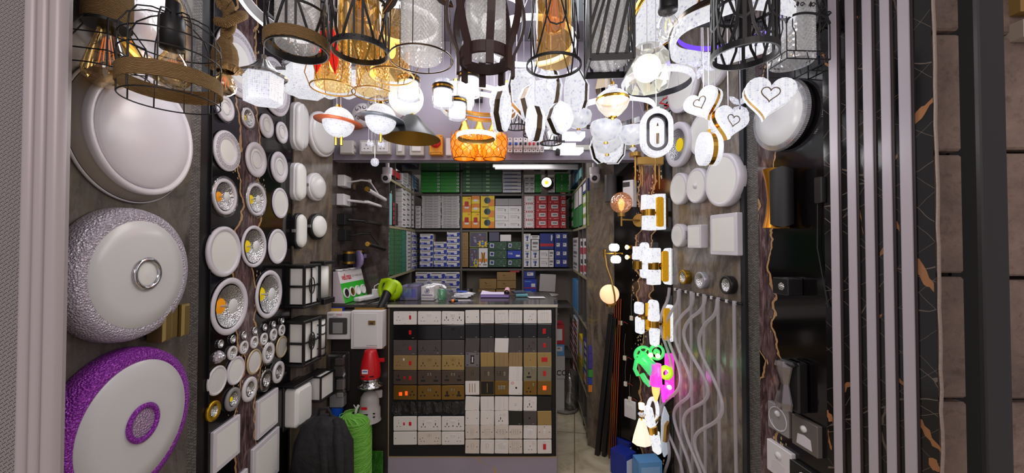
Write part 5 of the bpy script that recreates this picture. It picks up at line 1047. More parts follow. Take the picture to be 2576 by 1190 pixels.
m=M(pm('pink_page','d9a8b8',.6)); m.T=Matrix.Translation((.085,0,.036)); m.lathe([(.019,-.085),(.019,.085)],24,(0,0,0),'o',True,-1.2,PI*1.35); m.use(m_dgry); m.lathe([(.012,-.08),(.012,.08)],18,(0,0,0),'o',True,-1.2,PI*1.2); m.T=Matrix.Identity(4); part(m,'rolled_page',o)
p=ctp(1312,747); 
o=thing('book_pile','small pile of blue and teal notebooks right of the receipt book','books',p+Vector((0,.06,0)),.05); m=M(pm('teal_cover','5f9aa4',.5)); m.box(0,-.02,.008,.085,.08,.014,.001); part(m,'teal_notebook',o); m=M(pm('slate_cover','3f475a',.4)); m.T=Matrix.Rotation(.25,4,'Z'); m.box(-.01,.03,.024,.09,.08,.014,.001); m.T=Matrix.Identity(4); part(m,'slate_notebook',o)
p=ctp(1352,749); o=M(pm('sheet_white','d8dae0',.6)).add([(-.055,-.03,.001),(.055,-.03,.001),(.045,.04,.001),(-.07,.04,.001),(-.055,-.03,.003),(.055,-.03,.003),(.045,.04,.003),(-.07,.04,.003)],[(0,1,2,3),(4,5,6,7),(0,1,5,4),(2,3,7,6),(1,2,6,5),(0,3,7,4)]).build('paper_sheet',None,p); tag(o,'single white sheet of paper at the right end of the counter','paper')
# ================= STOCK SHELVES =================
m_shelf=pm('grey_shelf_board','5b5754',.55,vary=.3)
ZS=[P(1290,y,SY).z for y in (487,578,676,770)]; TH=.02
o=thing('shelf_unit','grey laminate stock shelving across the back of the shop','shelving',((P(1040,600,SY).x+P(1440,600,SY).x)/2,SY+.2,0)); ox=o.location.x
xa=P(1043,600,SY).x;xb=P(1440,600,SY).x
for z in ZS+[.35,.02]: m=M(m_shelf); m.box((xa+xb)/2-ox,0,z-TH/2,xb-xa,.38,TH); part(m,'shelf_board',o)
for px in(1160,1315): m=M(m_shelf); m.box(P(px,600,SY).x-ox,-.0,1.1,.018,.386,2.1); part(m,'upright',o)
WSL=Wall((-.905,2.83),(-.944,3.74)); WSR=Wall((.59,3.74),(.541,2.80))
for W,nm,lab in((WSL,'left','grey side shelving on the left of the stock room'),(WSR,'right','grey side shelving on the right of the stock room')):
    c=(W.a+W.b)/2; o=thing('side_shelf_unit',lab,'shelving',c-W.n*.13,W.ang); L=W.len-.02
    for i,z in enumerate(ZS+[.35,.10]):
        if nm=='left' and i>2: continue
        m=M(m_shelf); m.box(0,0,z-TH/2,L,.25,TH); m.use(pm('pale_shelf_edge','8f8668',.6)).box(0,-.127,z-TH/2,L,.004,TH*.9); part(m,'shelf_board',o)
    for u in ((-.46,-.28,.3) if nm=='left' else (-.02,.25,.45)): m=M(m_shelf); m.box(u,0,1.08 if nm=='right' else 1.55,.018,.256,2.1 if nm=='right' else 1.15); part(m,'upright',o)
KM={}
class K:
    "carton kinds: base colour plus printed front"
    def __init__(s,name,base,fn=None,cat='box'): s.name=name; s.base=base; s.fn=fn; s.cat=cat
def kmesh(k,w,h,d):
    key=(k.name,round(w,3),round(h,3),round(d,3))
    if key not in KM:
        m=M(k.base); m.box(0,d/2,h/2,w,d,h,.0008)
        if k.fn: k.fn(m,w,h)
        o=m.build(k.name); KM[key]=o.data; bpy.data.objects.remove(o)
    return KM[key]
def front(m,mt,x0,x1,z0,z1,w,h,y=-.0006):
    m.use(mt); m.quad(((x0-.5)*w,y,z0*h),((x1-.5)*w,y,z0*h),((x1-.5)*w,y,z1*h),((x0-.5)*w,y,z1*h))
def C(n,c,r=.5): return pm('card_'+n,c,r)
cgreen=C('green','2f8a35'); cdg=C('dark_green','2c5a38'); cw=C('white','cfccce'); cgw=C('grey_white','b6b3b4'); cblue=C('blue','2138a0'); cnavy=C('navy','1f2f78'); cred=C('red','a8202a'); cyel=C('yellow','d8b820'); cor=C('orange','cf7a22'); ckr=C('kraft','876a40'); cblk=C('black','1c1a1c'); ctl=C('teal','7ab0b4'); cpine=C('pine','1f4436'); clb=C('sky','5a90c4'); cpur=C('purple','3a2f88'); cgy=C('grey','8a878a'); cprint=C('grey_print','6d6a6e'); csil=C('silver','a3a5a8',.35)
def f_led(m,w,h): m.use(C('bold_print','403e42')); m.text('LED PANEL LIGHT',min(h*.72,w*.135),(0,-.0006,h*.5),bold=.01)
def f_green(m,w,h): front(m,cw,.86,.97,.25,.8,w,h); front(m,cdg,.88,.94,.4,.65,w,h,-.001); front(m,C('lime','52a848'),.05,.4,.42,.5,w,h)
def f_leaf(m,w,h): front(m,C('pale_green','9ac08a'),.2,.36,.3,.72,w,h); front(m,cdg,.26,.31,.4,.6,w,h,-.001); front(m,C('mid_green','4f7f58'),.45,.85,.5,.56,w,h); front(m,C('mid_green','4f7f58'),.45,.75,.36,.41,w,h)
def f_wbd(m,w,h): front(m,cnavy,0,1,.62,.8,w,h); front(m,clb,0,.5,.2,.3,w,h); front(m,cblk,.1,.8,.83,.95,w,h)
def f_wtxt(m,w,h): front(m,cprint,.15,.85,.55,.8,w,h); front(m,cprint,.15,.7,.25,.38,w,h)
def f_bell(m,w,h):
    front(m,cor,0,1,0,.45,w,h); m.use(cred); m.plate(rrect(w*.48,h*.34,w*.1,3,(0,h*.52)),0,.001); m.use(cw); m.plate(rrect(w*.5,h*.12,w*.08,3,(0,h*.30)),0,.001); front(m,cor,.6,.9,.82,.92,w,h)
def f_bulk(m,w,h):
    front(m,cor,.55,1,0,.6,w,h); m.use(C('petrol','2f4a54')); m.plate(circ(1,18,(-w*.02,h*.5),w*.24,h*.3),0,.001); m.use(cblk); m.plate(circ(1,16,(-w*.12,h*.5),w*.1,h*.24),.001,.0015); front(m,cblk,.1,.6,.88,.94,w,h)
def f_box(m,w,h): front(m,cgy,.15,.7,.62,.68,w,h); front(m,cgy,.15,.6,.42,.47,w,h); front(m,cgy,.72,.82,.3,.6,w,h)
def f_burst(m,w,h):
    m.use(cred); 
    for q in range(18):
        a=2*PI*q/18; e=max(abs(cos(a))*2,abs(sin(a))*2); x,z=cos(a)/e*w*.99,sin(a)/e*h*.99; t=.11
        a1=a-t;a2=a+t; p1=(cos(a1)/max(abs(cos(a1))*2,abs(sin(a1))*2)*w*.99,sin(a1)/max(abs(cos(a1))*2,abs(sin(a1))*2)*h*.99); p2=(cos(a2)/max(abs(cos(a2))*2,abs(sin(a2))*2)*w*.99,sin(a2)/max(abs(cos(a2))*2,abs(sin(a2))*2)*h*.99)
        m.add([(p1[0],-.0006,h/2+p1[1]),(p2[0],-.0006,h/2+p2[1]),(x*.62,-.0006,h/2+z*.62)],[(0,1,2)])
    front(m,cgw,.3,.7,.36,.62,w,h,-.0007)
def f_red(m,w,h): front(m,cw,.3,.85,.4,.85,w,h); front(m,cprint,.4,.78,.55,.72,w,h,-.001); front(m,C('pale_red','d88a8a'),.15,.28,.1,.22,w,h); front(m,C('pale_red','d88a8a'),.5,.9,.12,.2,w,h)
def f_bw(m,w,h):
    front(m,cblue,0,.98,.05,.42,w,h); m.use(cblue); m.plate(circ(h*.26,12,(w*.40,h*.5)),0,.0008); m.use(cw); m.plate(rrect(w*.26,h*.34,h*.16,3,(w*.18,h*.32)),.0008,.0014); front(m,cw,.08,.3,.14,.2,w,h,-.001); front(m,cw,.08,.3,.27,.33,w,h,-.001); front(m,cprint,.1,.8,.74,.86,w,h)
def f_photo(m,w,h):
    front(m,C('photo_dark','4a4860'),.02,.98,.04,.98,w,h); rr_=random.Random(3)
    for q in range(14): x=rr_.uniform(.05,.8);z=rr_.uniform(.3,.85); front(m,(C('photo_light','8a88a0'),C('photo_brown','6a4a44'))[q%2],x,x+.12,z,z+.1,w,h,-.0008-.00002*q)
    m.use(cyel); m.plate([(w*.24+(.20 if q%2 else .34)*w*cos(q*PI/8),h*.22+(.13 if q%2 else .26)*h*sin(q*PI/8)) for q in range(16)],0,.0015); m.use(cnavy); m.plate(rrect(w*.22,h*.22,.002,1,(w*.24,h*.24)),.0015,.002); m.use(clb); m.plate(rrect(w*.13,h*.12,.001,1,(w*.24,h*.25)),.002,.0023)
def f_hour(m,w,h): 
    front(m,cor,.04,.96,.28,.44,w,h); front(m,C('amber','c98a30'),.3,.7,.25,.75,w,h,-.0008); m.use(cblk)
    for s in(-1,1): m.plate([(s*w*.22,h*.2),(s*w*.12,h*.4),(s*w*.1,h*.5),(s*w*.12,h*.6),(s*w*.22,h*.78),(s*w*.14,h*.78),(s*w*.05,h*.6),(s*w*.03,h*.5),(s*w*.05,h*.4),(s*w*.14,h*.2)],.0008,.0016)
    front(m,cred,.08,.2,.1,.16,w,h); front(m,cblk,.5,.9,.1,.14,w,h)
def f_pine(m,w,h):
    m.use(cw); m.T=Matrix.Translation((-w*.3,0,h*.55))@Matrix.Rotation(.08,4,'Y'); m.plate(rrect(w*.22,h*.5,.001,1),0,.001); m.use(cnavy); m.plate(rrect(w*.15,h*.32,.001,1),.001,.0014); m.T=Matrix.Identity(4); m.use(C('pale_olive','7a8a6a'))
    for cx_,cz_ in((.05,.75),(.2,.55),(.33,.8)): m.ring(circ(h*.3,20,(cx_*w,cz_*h*.8)),circ(h*.28,20,(cx_*w,cz_*h*.8)),0,.0008)
    front(m,cw,.82,.9,.12,.18,w,h)
def f_v16(m,w,h): m.use(cw); m.text('V16',h*.34,(-w*.28,-.0006,h*.6),bold=.02); front(m,cw,.62,.92,.2,.45,w,h)
def f_drill(m,w,h): m.use(cnavy); m.plate(rrect(w*.4,h*.24,.002,2,(0,h*.62)),0,.001); m.plate([(-w*.06,h*.2),(w*.1,h*.2),(w*.12,h*.52),(-w*.04,h*.52)],0,.001); m.plate(rrect(w*.26,h*.1,.001,1,(w*.02,h*.2)),0,.001); front(m,cprint,.2,.8,.85,.92,w,h); front(m,clb,.35,.5,.55,.7,w,h,-.0012)
def f_blue(m,w,h): front(m,cw,.3,.82,.4,.82,w,h); front(m,cprint,.36,.6,.6,.72,w,h,-.001)
def f_blue2(m,w,h): front(m,clb,.12,.6,.72,.8,w,h); front(m,cw,.6,.9,.2,.55,w,h); front(m,cred,0,1,.06,.14,w,h)
def f_bluered(m,w,h): front(m,cred,0,1,.18,.36,w,h); m.use(cw); m.plate([(w*.3,h*.55),(w*.36,h*.5),(w*.42,h*.8),(w*.36,h*.95),(w*.3,h*.85)],0,.001)
def f_kraft(m,w,h): m.use(C('kraft_print','4e3a22')); m.plate([(-w*.2,h*.62),(-w*.12,h*.5),(0,h*.62),(-w*.1,h*.58),(-w*.14,h*.7)],0,.0006); front(m,C('kraft_print2','6e5430'),.3,.75,.3,.34,w,h)
def f_side(m,w,h): front(m,cw,.2,.8,.2,.8,w,h)
def f_lab(m,w,h): front(m,cprint,.2,.8,.3,.7,w,h)
def f_redtxt(m,w,h): front(m,cred,.05,.95,.12,.5,w,h); front(m,cblk,.2,.8,.6,.85,w,h)
def f_goldbrown(m,w,h): front(m,C('box_brown','6a3c1c'),.25,.95,.05,.6,w,h); front(m,cw,.05,.22,.1,.9,w,h)
k_led=K('panel_light_carton',cgw,f_led); k_green=K('green_carton',cgreen,f_green); k_leaf=K('dark_green_carton',cdg,f_leaf); k_wbd=K('striped_carton',cw,f_wbd); k_wtxt=K('white_carton',cw,f_wtxt)
k_bell=K('doorbell_carton',cyel,f_bell); k_bulk=K('bulkhead_carton',cyel,f_bulk); k_wbox=K('white_carton',cw,f_box); k_burst=K('red_burst_carton',cw,f_burst); k_red=K('red_carton',cred,f_red); k_bw=K('blue_white_carton',cw,f_bw)
k_photo=K('picture_carton',C('picture_edge','a8b060'),f_photo); k_hour=K('hourglass_carton',cw,f_hour); k_pine=K('pine_green_carton',cpine,f_pine); k_v16=K('blue_carton',cblue,f_v16); k_drill=K('fan_carton',cw,f_drill); k_blue=K('blue_carton',cnavy,f_blue); k_blue2=K('blue_carton',cblue,f_blue2); k_bluered=K('blue_carton',cnavy,f_bluered); k_kraft=K('brown_carton',ckr,f_kraft)
PL=['leftmost','second','third','fourth','fifth','sixth','seventh']
def cell(k,px0,px1,py0,py1,nc,nr,desc,W=None,d=.15,jit=.0,grp=None,gap=.001,col_desc=True):
    "stack of cartons filling a picture rectangle on the back shelf (or on side shelf W)"
    grp=grp or 'stock cartons on the shelves'; n=0
    for c in range(nc):
        for r_ in range(nr):
            x0=px0+(px1-px0)*c/nc; x1=px0+(px1-px0)*(c+1)/nc; y0=py0+(py1-py0)*r_/nr; y1=py0+(py1-py0)*(r_+1)/nr
            if W is None:
                a=P(x0,y1,SY+.012); b=P(x1,y0,SY+.012); w=b.x-a.x; h=b.z-a.z; loc=Vector(((a.x+b.x)/2,SY+.012,a.z)); rz=0
            else:
                a=W.hit(x0,(y0+y1)/2); b=W.hit(x1,(y0+y1)/2); mid=(a+b)/2; w=(b-a).length; h=(y1-y0)*mid.y/F; zc=W.hit((x0+x1)/2,(py0+py1)/2).z; htot=(py1-py0)*mid.y/F
                loc=Vector((mid.x,mid.y,zc+htot/2-htot*(r_+1)/nr)); rz=W.ang; loc-=W.n*.006
            me=kmesh(k,round(w-gap,3),round(h-.0012,3),d); o=bpy.data.objects.new(k.name,me); COL.objects.link(o)
            o.location=loc+Vector((R.uniform(-jit,jit),R.uniform(0,.006),0)); o.rotation_euler=(0,0,rz+R.uniform(-jit,jit)*3)
            lab=desc
            q=[]
            if nr>1: q.append(('topmost' if r_==0 else 'lowest' if r_==nr-1 else '%s from top'%ORD[r_]))
            if nc>1: q.append('%s column'%('left' if c==0 else ('right' if c==nc-1 else (ORD[c] if nc>3 else 'middle'))))
            tag(o,desc+(', '+', '.join(q) if q else ''),'box',grp)
# back, top shelf
cell(k_green,1058,1156,432,484,2,6,'bright green carton on the top shelf')
cell(k_leaf,1163,1263,428,484,2,6,'dark green leaf-printed carton on the top shelf')
cell(k_wbd,1265,1311,428,484,1,6,'white and navy striped carton on the top shelf')
cell(k_wtxt,1319,1345,444,484,2,3,'small white printed carton, right top shelf')
cell(k_green,1346,1362,438,484,1,3,'green carton behind the hanging spotlight')
cell(k_wtxt,1380,1396,444,484,1,3,'small white carton right of the hanging spotlight')
cell(k_green,1398,1432,436,484,2,2,'green carton with white window, right end of top shelf')
# second shelf
cell(k_led,1061,1109,491,574,1,13,'grey white carton lettered LED PANEL LIGHT, left stack',jit=.003)
cell(k_led,1110,1156,491,574,1,13,'grey white carton lettered LED PANEL LIGHT, right stack',jit=.003)
cell(k_wtxt,1045,1058,518,574,1,6,'narrow grey white carton at the shelf corner',jit=.002)
cell(k_bell,1163,1185,494,574,1,2,'yellow doorbell carton at left of the middle bay')
cell(k_bell,1186,1207,534,574,1,1,'yellow doorbell carton beside the orange bulkhead cartons')
cell(K('yellow_orange_carton',cor,lambda m,w,h:(front(m,cyel,0,1,.0,.5,w,h),m.use(cw),m.plate(circ(1,14,(0,h*.4),w*.3,h*.16),0,.001))),1186,1207,492,533,1,2,'orange and yellow lamp carton above the doorbell carton')
cell(k_bulk,1209,1244,490,574,1,3,'yellow orange carton printed with a dark lamp')
cell(k_wbox,1245,1312,518,574,2,3,'white carton in the middle bay')
cell(K('wrapped_grey_carton',cgy,None),1246,1312,499,517,2,1,'grey plastic wrapped package on the white cartons')
cell(k_burst,1318,1345,491,574,1,4,'white carton with red sunburst border')
cell(k_red,1347,1377,491,574,1,4,'red carton with white label, inner stack')
cell(k_red,1378,1408,491,574,1,4,'red carton with white label, outer stack')
cell(k_red,1409,1424,483,574,1,5,'narrow red carton at the right shelf corner')
# third shelf
cell(k_bw,1056,1089,588,672,1,6,'blue and white bulb carton, left stack of third shelf',jit=.002)
cell(k_bw,1091,1123,608,672,1,4,'blue and white bulb carton, middle stack of third shelf')
cell(k_bw,1124,1156,581,672,1,6,'blue and white bulb carton, right stack of third shelf')
cell(k_kraft,1161,1178,584,672,1,4,'small plain brown carton at left of the pine green cartons')
cell(k_photo,1181,1226,584,622,1,1,'carton with a dark picture and yellow starburst, upper wide one')
cell(k_photo,1181,1203,624,672,1,1,'carton with a dark picture and yellow starburst, lower narrow one')
cell(k_hour,1204,1227,624,672,1,1,'white and orange carton with a black hourglass lamp picture')
cell(k_pine,1228,1275,608,672,1,3,'pine green carton with white emblem, wide stack')
cell(k_pine,1276,1311,608,629,1,1,'pine green carton above the blue V16 carton')
cell(k_v16,1276,1311,630,650,1,1,'blue carton lettered V16')
cell(k_pine,1276,1311,651,672,1,1,'pine green carton under the blue V16 carton')
cell(K('picture_carton',C('photo_dark','4a4860'),None),1230,1256,584,607,1,1,'dark picture carton on the pine green stack')
cell(K('white_carton',cw,None),1258,1286,590,607,1,1,'plain white carton on top of the pine green stack')
cell(k_drill,1317,1335,588,672,1,4,'white carton with a blue fan picture, outer stack')
cell(k_drill,1336,1356,630,672,1,2,'white carton with a blue fan picture, inner stack')
cell(k_wtxt,1337,1356,603,629,1,1,'white carton with torn label above the inner fan cartons')
cell(k_wtxt,1335,1357,592,602,1,1,'flat white carton topping the inner fan stack')
cell(k_bluered,1358,1393,587,627,1,1,'large blue carton with red band')
cell(k_wbox,1358,1380,629,672,1,2,'white carton under the red-banded blue carton')
cell(k_wtxt,1381,1393,629,672,1,2,'slim white carton beside the stack under the red-banded one')
cell(k_blue,1395,1428,586,672,2,4,'blue carton with white window at the right corner',d=.10)
# fourth shelf
cell(k_bw,1045,1156,684,738,3,3,'blue and white bulb carton on the counter-level shelf')
cell(k_kraft,1206,1249,702,727,1,1,'brown carton left of the taller brown pair')
cell(k_kraft,1250,1298,684,726,1,2,'brown carton with bird print, counter-level shelf')
cell(k_kraft,1203,1246,728,752,1,1,'brown carton bottom left of the brown group')
cell(k_kraft,1248,1296,728,752,1,1,'brown carton bottom right of the brown group')
cell(K('red_carton',cred,None),1283,1307,676,685,1,1,'small flat red carton on the brown cartons')
cell(k_blue,1317,1347,682,701,1,1,'blue carton with white label, top of the counter-level stack')
cell(k_blue2,1316,1350,702,752,1,2,'blue carton with red line, counter-level stack')
m=M(C('pale_board','b4b0b0')); m.T=Matrix.Rotation(.12,4,'X')@Matrix.Rotation(.05,4,'Y'); m.box(0,0,.085,.155,.012,.17); o=m.build('white_board_panel',None,P(1376,733,SY+.02)); tag(o,'plain white board leaning in the right bay at counter level','board')
p=P(1178,735,SY+.05); o=thing('plastic_tub','small dark plastic tub of bits at the left of the middle bay','tub',p); m=M(thin('smoky_tub','9a9694',.2,.2,None,.4,'7a7674')); m.lathe([(.035,-.04),(.045,.03),(.05,.032)],24); part(m,'tub_body',o); m=M(C('tub_fill','b0a8a4')); m.lathe([(.036,-.03),(.038,.0),(0,.01)],16); part(m,'contents',o)
# cable spools at the right end of the counter
for q in range(3):
    c=P(1375,742+q*24,3.25); o=thing('cable_spool','grey cable spool behind the counter end, %s'%('topmost','second from top','third from top')[q],'cable spool',c); m=M(C('spool_flange','9c9896')); m.lathe([(0,.0),(.10,.0),(.10,.006),(0,.007)],32); part(m,'top_flange',o); m=M(C('wound_cable','a8a4a2')); 
    for t in range(5): m.lathe([(.085+.009*cos(a*PI/4),-.012-.014*t+.009*sin(a*PI/4)) for a in range(9)],28)
    part(m,'wound_cable',o)
# left side shelves
cell(K('red_carton',cred,None),988,1009,430,446,1,1,'red carton at the near end of the left top shelf',WSL,d=.12)
cell(k_wtxt,1013,1040,440,468,2,4,'white printed carton, left side top shelf',WSL,d=.12)
cell(K('sky_carton',clb,f_side),1042,1055,445,478,1,4,'sky blue carton at the far end of the left top shelf',WSL,d=.12)
cell(K('teal_carton',ctl,None),979,988,486,566,1,1,'tall white and teal carton at the near end of the left shelf',WSL,d=.12)
cell(K('black_red_carton',cblk,lambda m,w,h:front(m,cred,.05,.3,.1,.9,w,h)),990,1003,510,566,1,5,'black and red carton, left side shelf',WSL,d=.12)
cell(K('white_carton',cw,f_lab),1013,1043,470,572,3,8,'small white carton in the wall of white boxes at left',WSL,d=.12)
cell(K('green_carton',C('box_green','2a6a38'),lambda m,w,h:(front(m,cdg,.1,.9,.2,.7,w,h),front(m,C('mid_green','4f7f58'),.3,.7,.4,.55,w,h,-.001))),977,1012,573,692,5,11,'small green carton in the wall of green boxes at left',WSL,d=.12)
cell(K('teal_green_carton',C('box_teal','2f6e5a'),None),1013,1024,574,688,1,8,'teal green carton beside the wall of green boxes',WSL,d=.12)
cell(K('white_carton',cw,f_lab),1025,1036,576,686,1,12,'thin white carton stacked beside the teal green ones',WSL,d=.12)
cell(k_bw,1038,1054,582,676,1,6,'blue and white bulb carton in the left corner',WSL,d=.12)
# right side shelves
cell(K('sky_carton',clb,f_side),1433,1446,432,468,1,1,'sky blue carton on the right top shelf, far one',WSR,d=.12)
cell(K('sky_carton',ctl,None),1448,1460,430,452,1,1,'pale teal carton on the right top shelf, near one',WSR,d=.12)
cell(K('green_carton',cgreen,f_side),1426,1442,484,573,2,4,'green carton with white window, right side shelf',WSR,d=.12)
cell(K('white_carton',cw,None),1443,1460,476,520,1,1,'large plain white carton on the right side shelf',WSR,d=.12)
cell(K('green_carton',C('box_green2','1f7a40'),None),1443,1462,522,570,1,1,'large plain green carton under the white one at right',WSR,d=.12)
cell(K('blue_carton',cnavy,f_side),1463,1476,455,485,1,1,'blue carton near the right camera',WSR,d=.12)
cell(K('lime_carton',C('box_lime','7a9a3a'),f_side),1463,1476,487,570,1,3,'lime and orange carton at the near right shelf end',WSR,d=.12)
cell(k_wtxt,1440,1452,598,682,1,3,'grey white carton below the green ones at right',WSR,d=.12)
cell(K('white_red_carton',cw,f_redtxt),1458,1476,600,690,2,2,'white and red carton at the near end of the right shelf',WSR,d=.12)
cell(K('sky_carton',clb,None),1438,1452,705,790,1,4,'light blue carton low on the right shelf',WSR,d=.12)
# lower right passage
def cell2(*a,**k_): cell(*a,W=WSR,d=.11,grp='cartons low in the right passage',**k_)
cell2(K('gold_carton',cor,f_goldbrown),1412,1430,690,800,1,4,'orange and brown carton stacked at the counter passage')
cell2(K('green_carton',cgreen,None),1421,1430,800,890,1,1,'tall green carton at the far end of the passage')
cell2(K('white_red_carton',cw,f_redtxt),1432,1450,800,928,2,6,'white and red carton along the passage shelf')
cell2(K('yellow_carton',cyel,f_side),1452,1466,846,905,1,1,'yellow carton on the passage shelf')
cell2(K('purple_carton',cpur,f_side),1467,1478,860,915,1,3,'purple carton on the passage shelf')
cell2(K('yellow_carton',C('box_olive','9a8a2a'),None),1450,1465,908,955,1,2,'olive yellow carton under the bright yellow one')
cell2(K('green_carton',cgreen,f_side),1467,1478,917,935,1,1,'green carton low on the passage shelf')
cell2(K('blue_carton',cblue,f_side),1467,1478,936,953,1,1,'blue carton between green and orange ones low in the passage')
cell2(K('orange_carton',cor,f_side),1467,1478,954,971,1,1,'orange carton lowest on the passage shelf')
def pas(k,px0,px1,py0,py1,Y,label):
    a=P(px0,py1,Y); b=P(px1,py0,Y); me=kmesh(k,round(b.x-a.x,3),round(b.z-a.z,3),.2); o=bpy.data.objects.new(k.name,me); COL.objects.link(o); o.location=((a.x+b.x)/2,Y,a.z); tag(o,label,'box')
Yp=3.30; zf=P(1400,612,Yp)
pas(K('red_carton',cred,f_side),1392,1420,818,866,Yp,'red carton behind the counter end, under the cable spools')
pas(K('blue_carton',clb,f_blue),1392,1420,867,895,Yp,'blue printed carton under the red one behind the counter end')
def f_or(m,w,h): m.use(cblk); m.text('DECOR',h*.32,(w*.12,-.0006,h*.25),bold=.02)
pas(K('white_carton',cgw,f_or),1385,1421,896,953,Yp,'grey white carton lettered in black behind the counter end')
pas(K('white_carton',cgw,None),1385,1420,954,1036,Yp,'plain grey white carton at the floor behind the counter end')
c=Vector((.42,3.05,.02)); q=fl(1422,1030); o=M(C('grey_hose','77736c')).tube([(.10*cos(t*PI/10),.10*sin(t*PI/10),.014) for t in range(20)],.012,8,True).build('hose_coil',None,Vector((q.x,q.y,0))); tag(o,'grey hose ring lying on the tile floor of the passage','hose')
q=fl(1437,1035); rr_=random.Random(8); m=M(thin('silvery_plastic_bag','e8e8ea',.35,.12,('noise',30,1.0),.35,'b8b4b0')); m.lathe([(.02,0),(.07,.02),(.085,.10),(.07,.20),(.08,.27),(.05,.33),(.01,.35)],24,wob=lambda t,h:1+.2*sin(4*t+h*30)+.1*sin(9*t)); o=m.build('plastic_bag',None,Vector((q.x,q.y+.05,.0))); tag(o,'crumpled grey plastic bags at the foot of the right shelf','bag')
# ---- hanging spotlight, rail
p=P(1377,462,3.45); o=thing('track_spotlight','black track spotlight with lit lens hanging before the right top shelf','spotlight',p)
m=M(m_blkm); m.T=Matrix.Translation((0,0,0))@Matrix.Rotation(-.1,4,'X')@Matrix.Rotation(-.25,4,'Z'); m.lathe([(.045,.05),(.052,.045),(.052,-.05),(.046,-.075),(0,-.075)],28,ax='o'); m.T=Matrix.Identity(4); part(m,'lamp_head',o)
m=M(pm('lit_spot_lens','fff6d8',.3,emit='fff6dc',es=1.6)); m.T=Matrix.Rotation(-.1,4,'X')@Matrix.Rotation(-.25,4,'Z'); m.lathe([(.044,.047),(.03,.040),(0,.038)],24,ax='o'); m.use(m_yel); m.lathe([(.018,.0425),(0,.044)],16,ax='o'); m.T=Matrix.Identity(4); part(m,'lens',o)
m=M(m_blkm); m.cyl((-.01,0,.04),(-.01,0,2.150-p.z-.02),.012); m.box(-.01,0,2.152-p.z-.012,.15,.04,.024,.002); part(m,'track_adapter',o)
a=P(1240,421,3.35); b=P(1580,421,3.35); o=thing('tube_light','long white tube light under the inner ceiling','tube light',((a.x+b.x)/2,3.35,2.125)); m=M(m_wh); m.box(0,0,0,b.x-a.x,.05,.03,.004); part(m,'housing',o); m=M(pm('unlit_tube','cfcbd0',.3)); m.cyl((-(b.x-a.x)/2+.02,-.015,-.022),((b.x-a.x)/2-.02,-.015,-.022),.013,None,12); part(m,'tube',o)
m=M(m_whe); m.tube([P(982,735,3.0),P(981,640,2.99),P(982,560,2.98),P(984,480,2.97)],.0022,6); tag(m.build('white_cable'),'thin white cable hanging down the left edge of the shelves','cable')
# ================= HEADER BOARD ITEMS =================
def hp(px,py): return P(px,py,HY)
kh=HY/F
def hbox(px,py,w,h,d,label,mt,name='junction_box',cat='box'):
    o=thing(name,label,cat,hp(px,py)); m=M(mt); m.box(0,-d/2,0,w*kh,d,h*kh,.004); part(m,'box_body',o); return o
m_gb=pm('warm_grey_box','b9b4ae',.4)
o=hbox(880,375,34,34,.05,'grey weatherproof junction box at left of the header board',m_gb); m=M(m_gb); [m.cyl((17*kh,-.03,z*kh),(20*kh,-.03,z*kh),.012,None,14) for z in(-8,8)]; m.box(0,-.052,0,30*kh,.006,30*kh,.002); part(m,'cable_entries',o)
for px,lab in((930,'left'),(969,'right')):
    o=hbox(px,375,37,35,.05,'grey framed weatherproof socket on the header board, %s of the pair'%lab,m_gb,'boxed_socket','socket'); m=M(m_wh); m.box(0,-.052,0,27*kh,.006,24*kh,.002); m.use(m_hole); m.box(-.002,-.0555,.012,.004,.001,.009); m.box(-.012,-.0555,-.010,.008,.001,.004); m.box(.010,-.0555,-.010,.008,.001,.004); part(m,'socket_face',o)
o=hbox(1011,378,21,33,.04,'narrow grey switch box on the header board',m_gb,'boxed_switch','switch'); m=M(m_wh); m.box(0,-.043,.004,10*kh,.01,18*kh,.002); part(m,'rocker',o)
o=hbox(1052,378,36,34,.045,'grey switch box with clear lid beside the orange isolator',m_gb,'boxed_switch','switch'); m=M(m_wh); m.box(0,-.048,.002,22*kh,.01,16*kh,.002); part(m,'rocker',o)
o=hbox(1100,369,33,50,.05,'orange isolator switch with red rotary knob on the header board',pm('isolator_orange','e09a20',.4),'isolator_switch','switch'); m=M(m_red); m.lathe([(13*kh,.05),(13*kh,.06),(11*kh,.068),(0,.068)],28,(0,0,5*kh),ax='o'); m.box(0,-.074,5*kh,8*kh,.018,22*kh,.003); part(m,'red_knob',o); m=M(m_hole); [m.plate(circ(.003,8,(sx*13*kh,sz*21*kh)),.049,.0508) for sx in(-1,1) for sz in(-1,1)]; m.text('MAIN SWITCH',.010,(0,-.0505,-20*kh)); part(m,'screws_and_print',o)
o=hbox(1130,372,14,44,.03,'slim white switch box half hidden by the orange glass lamps',m_wh,'boxed_switch','switch')
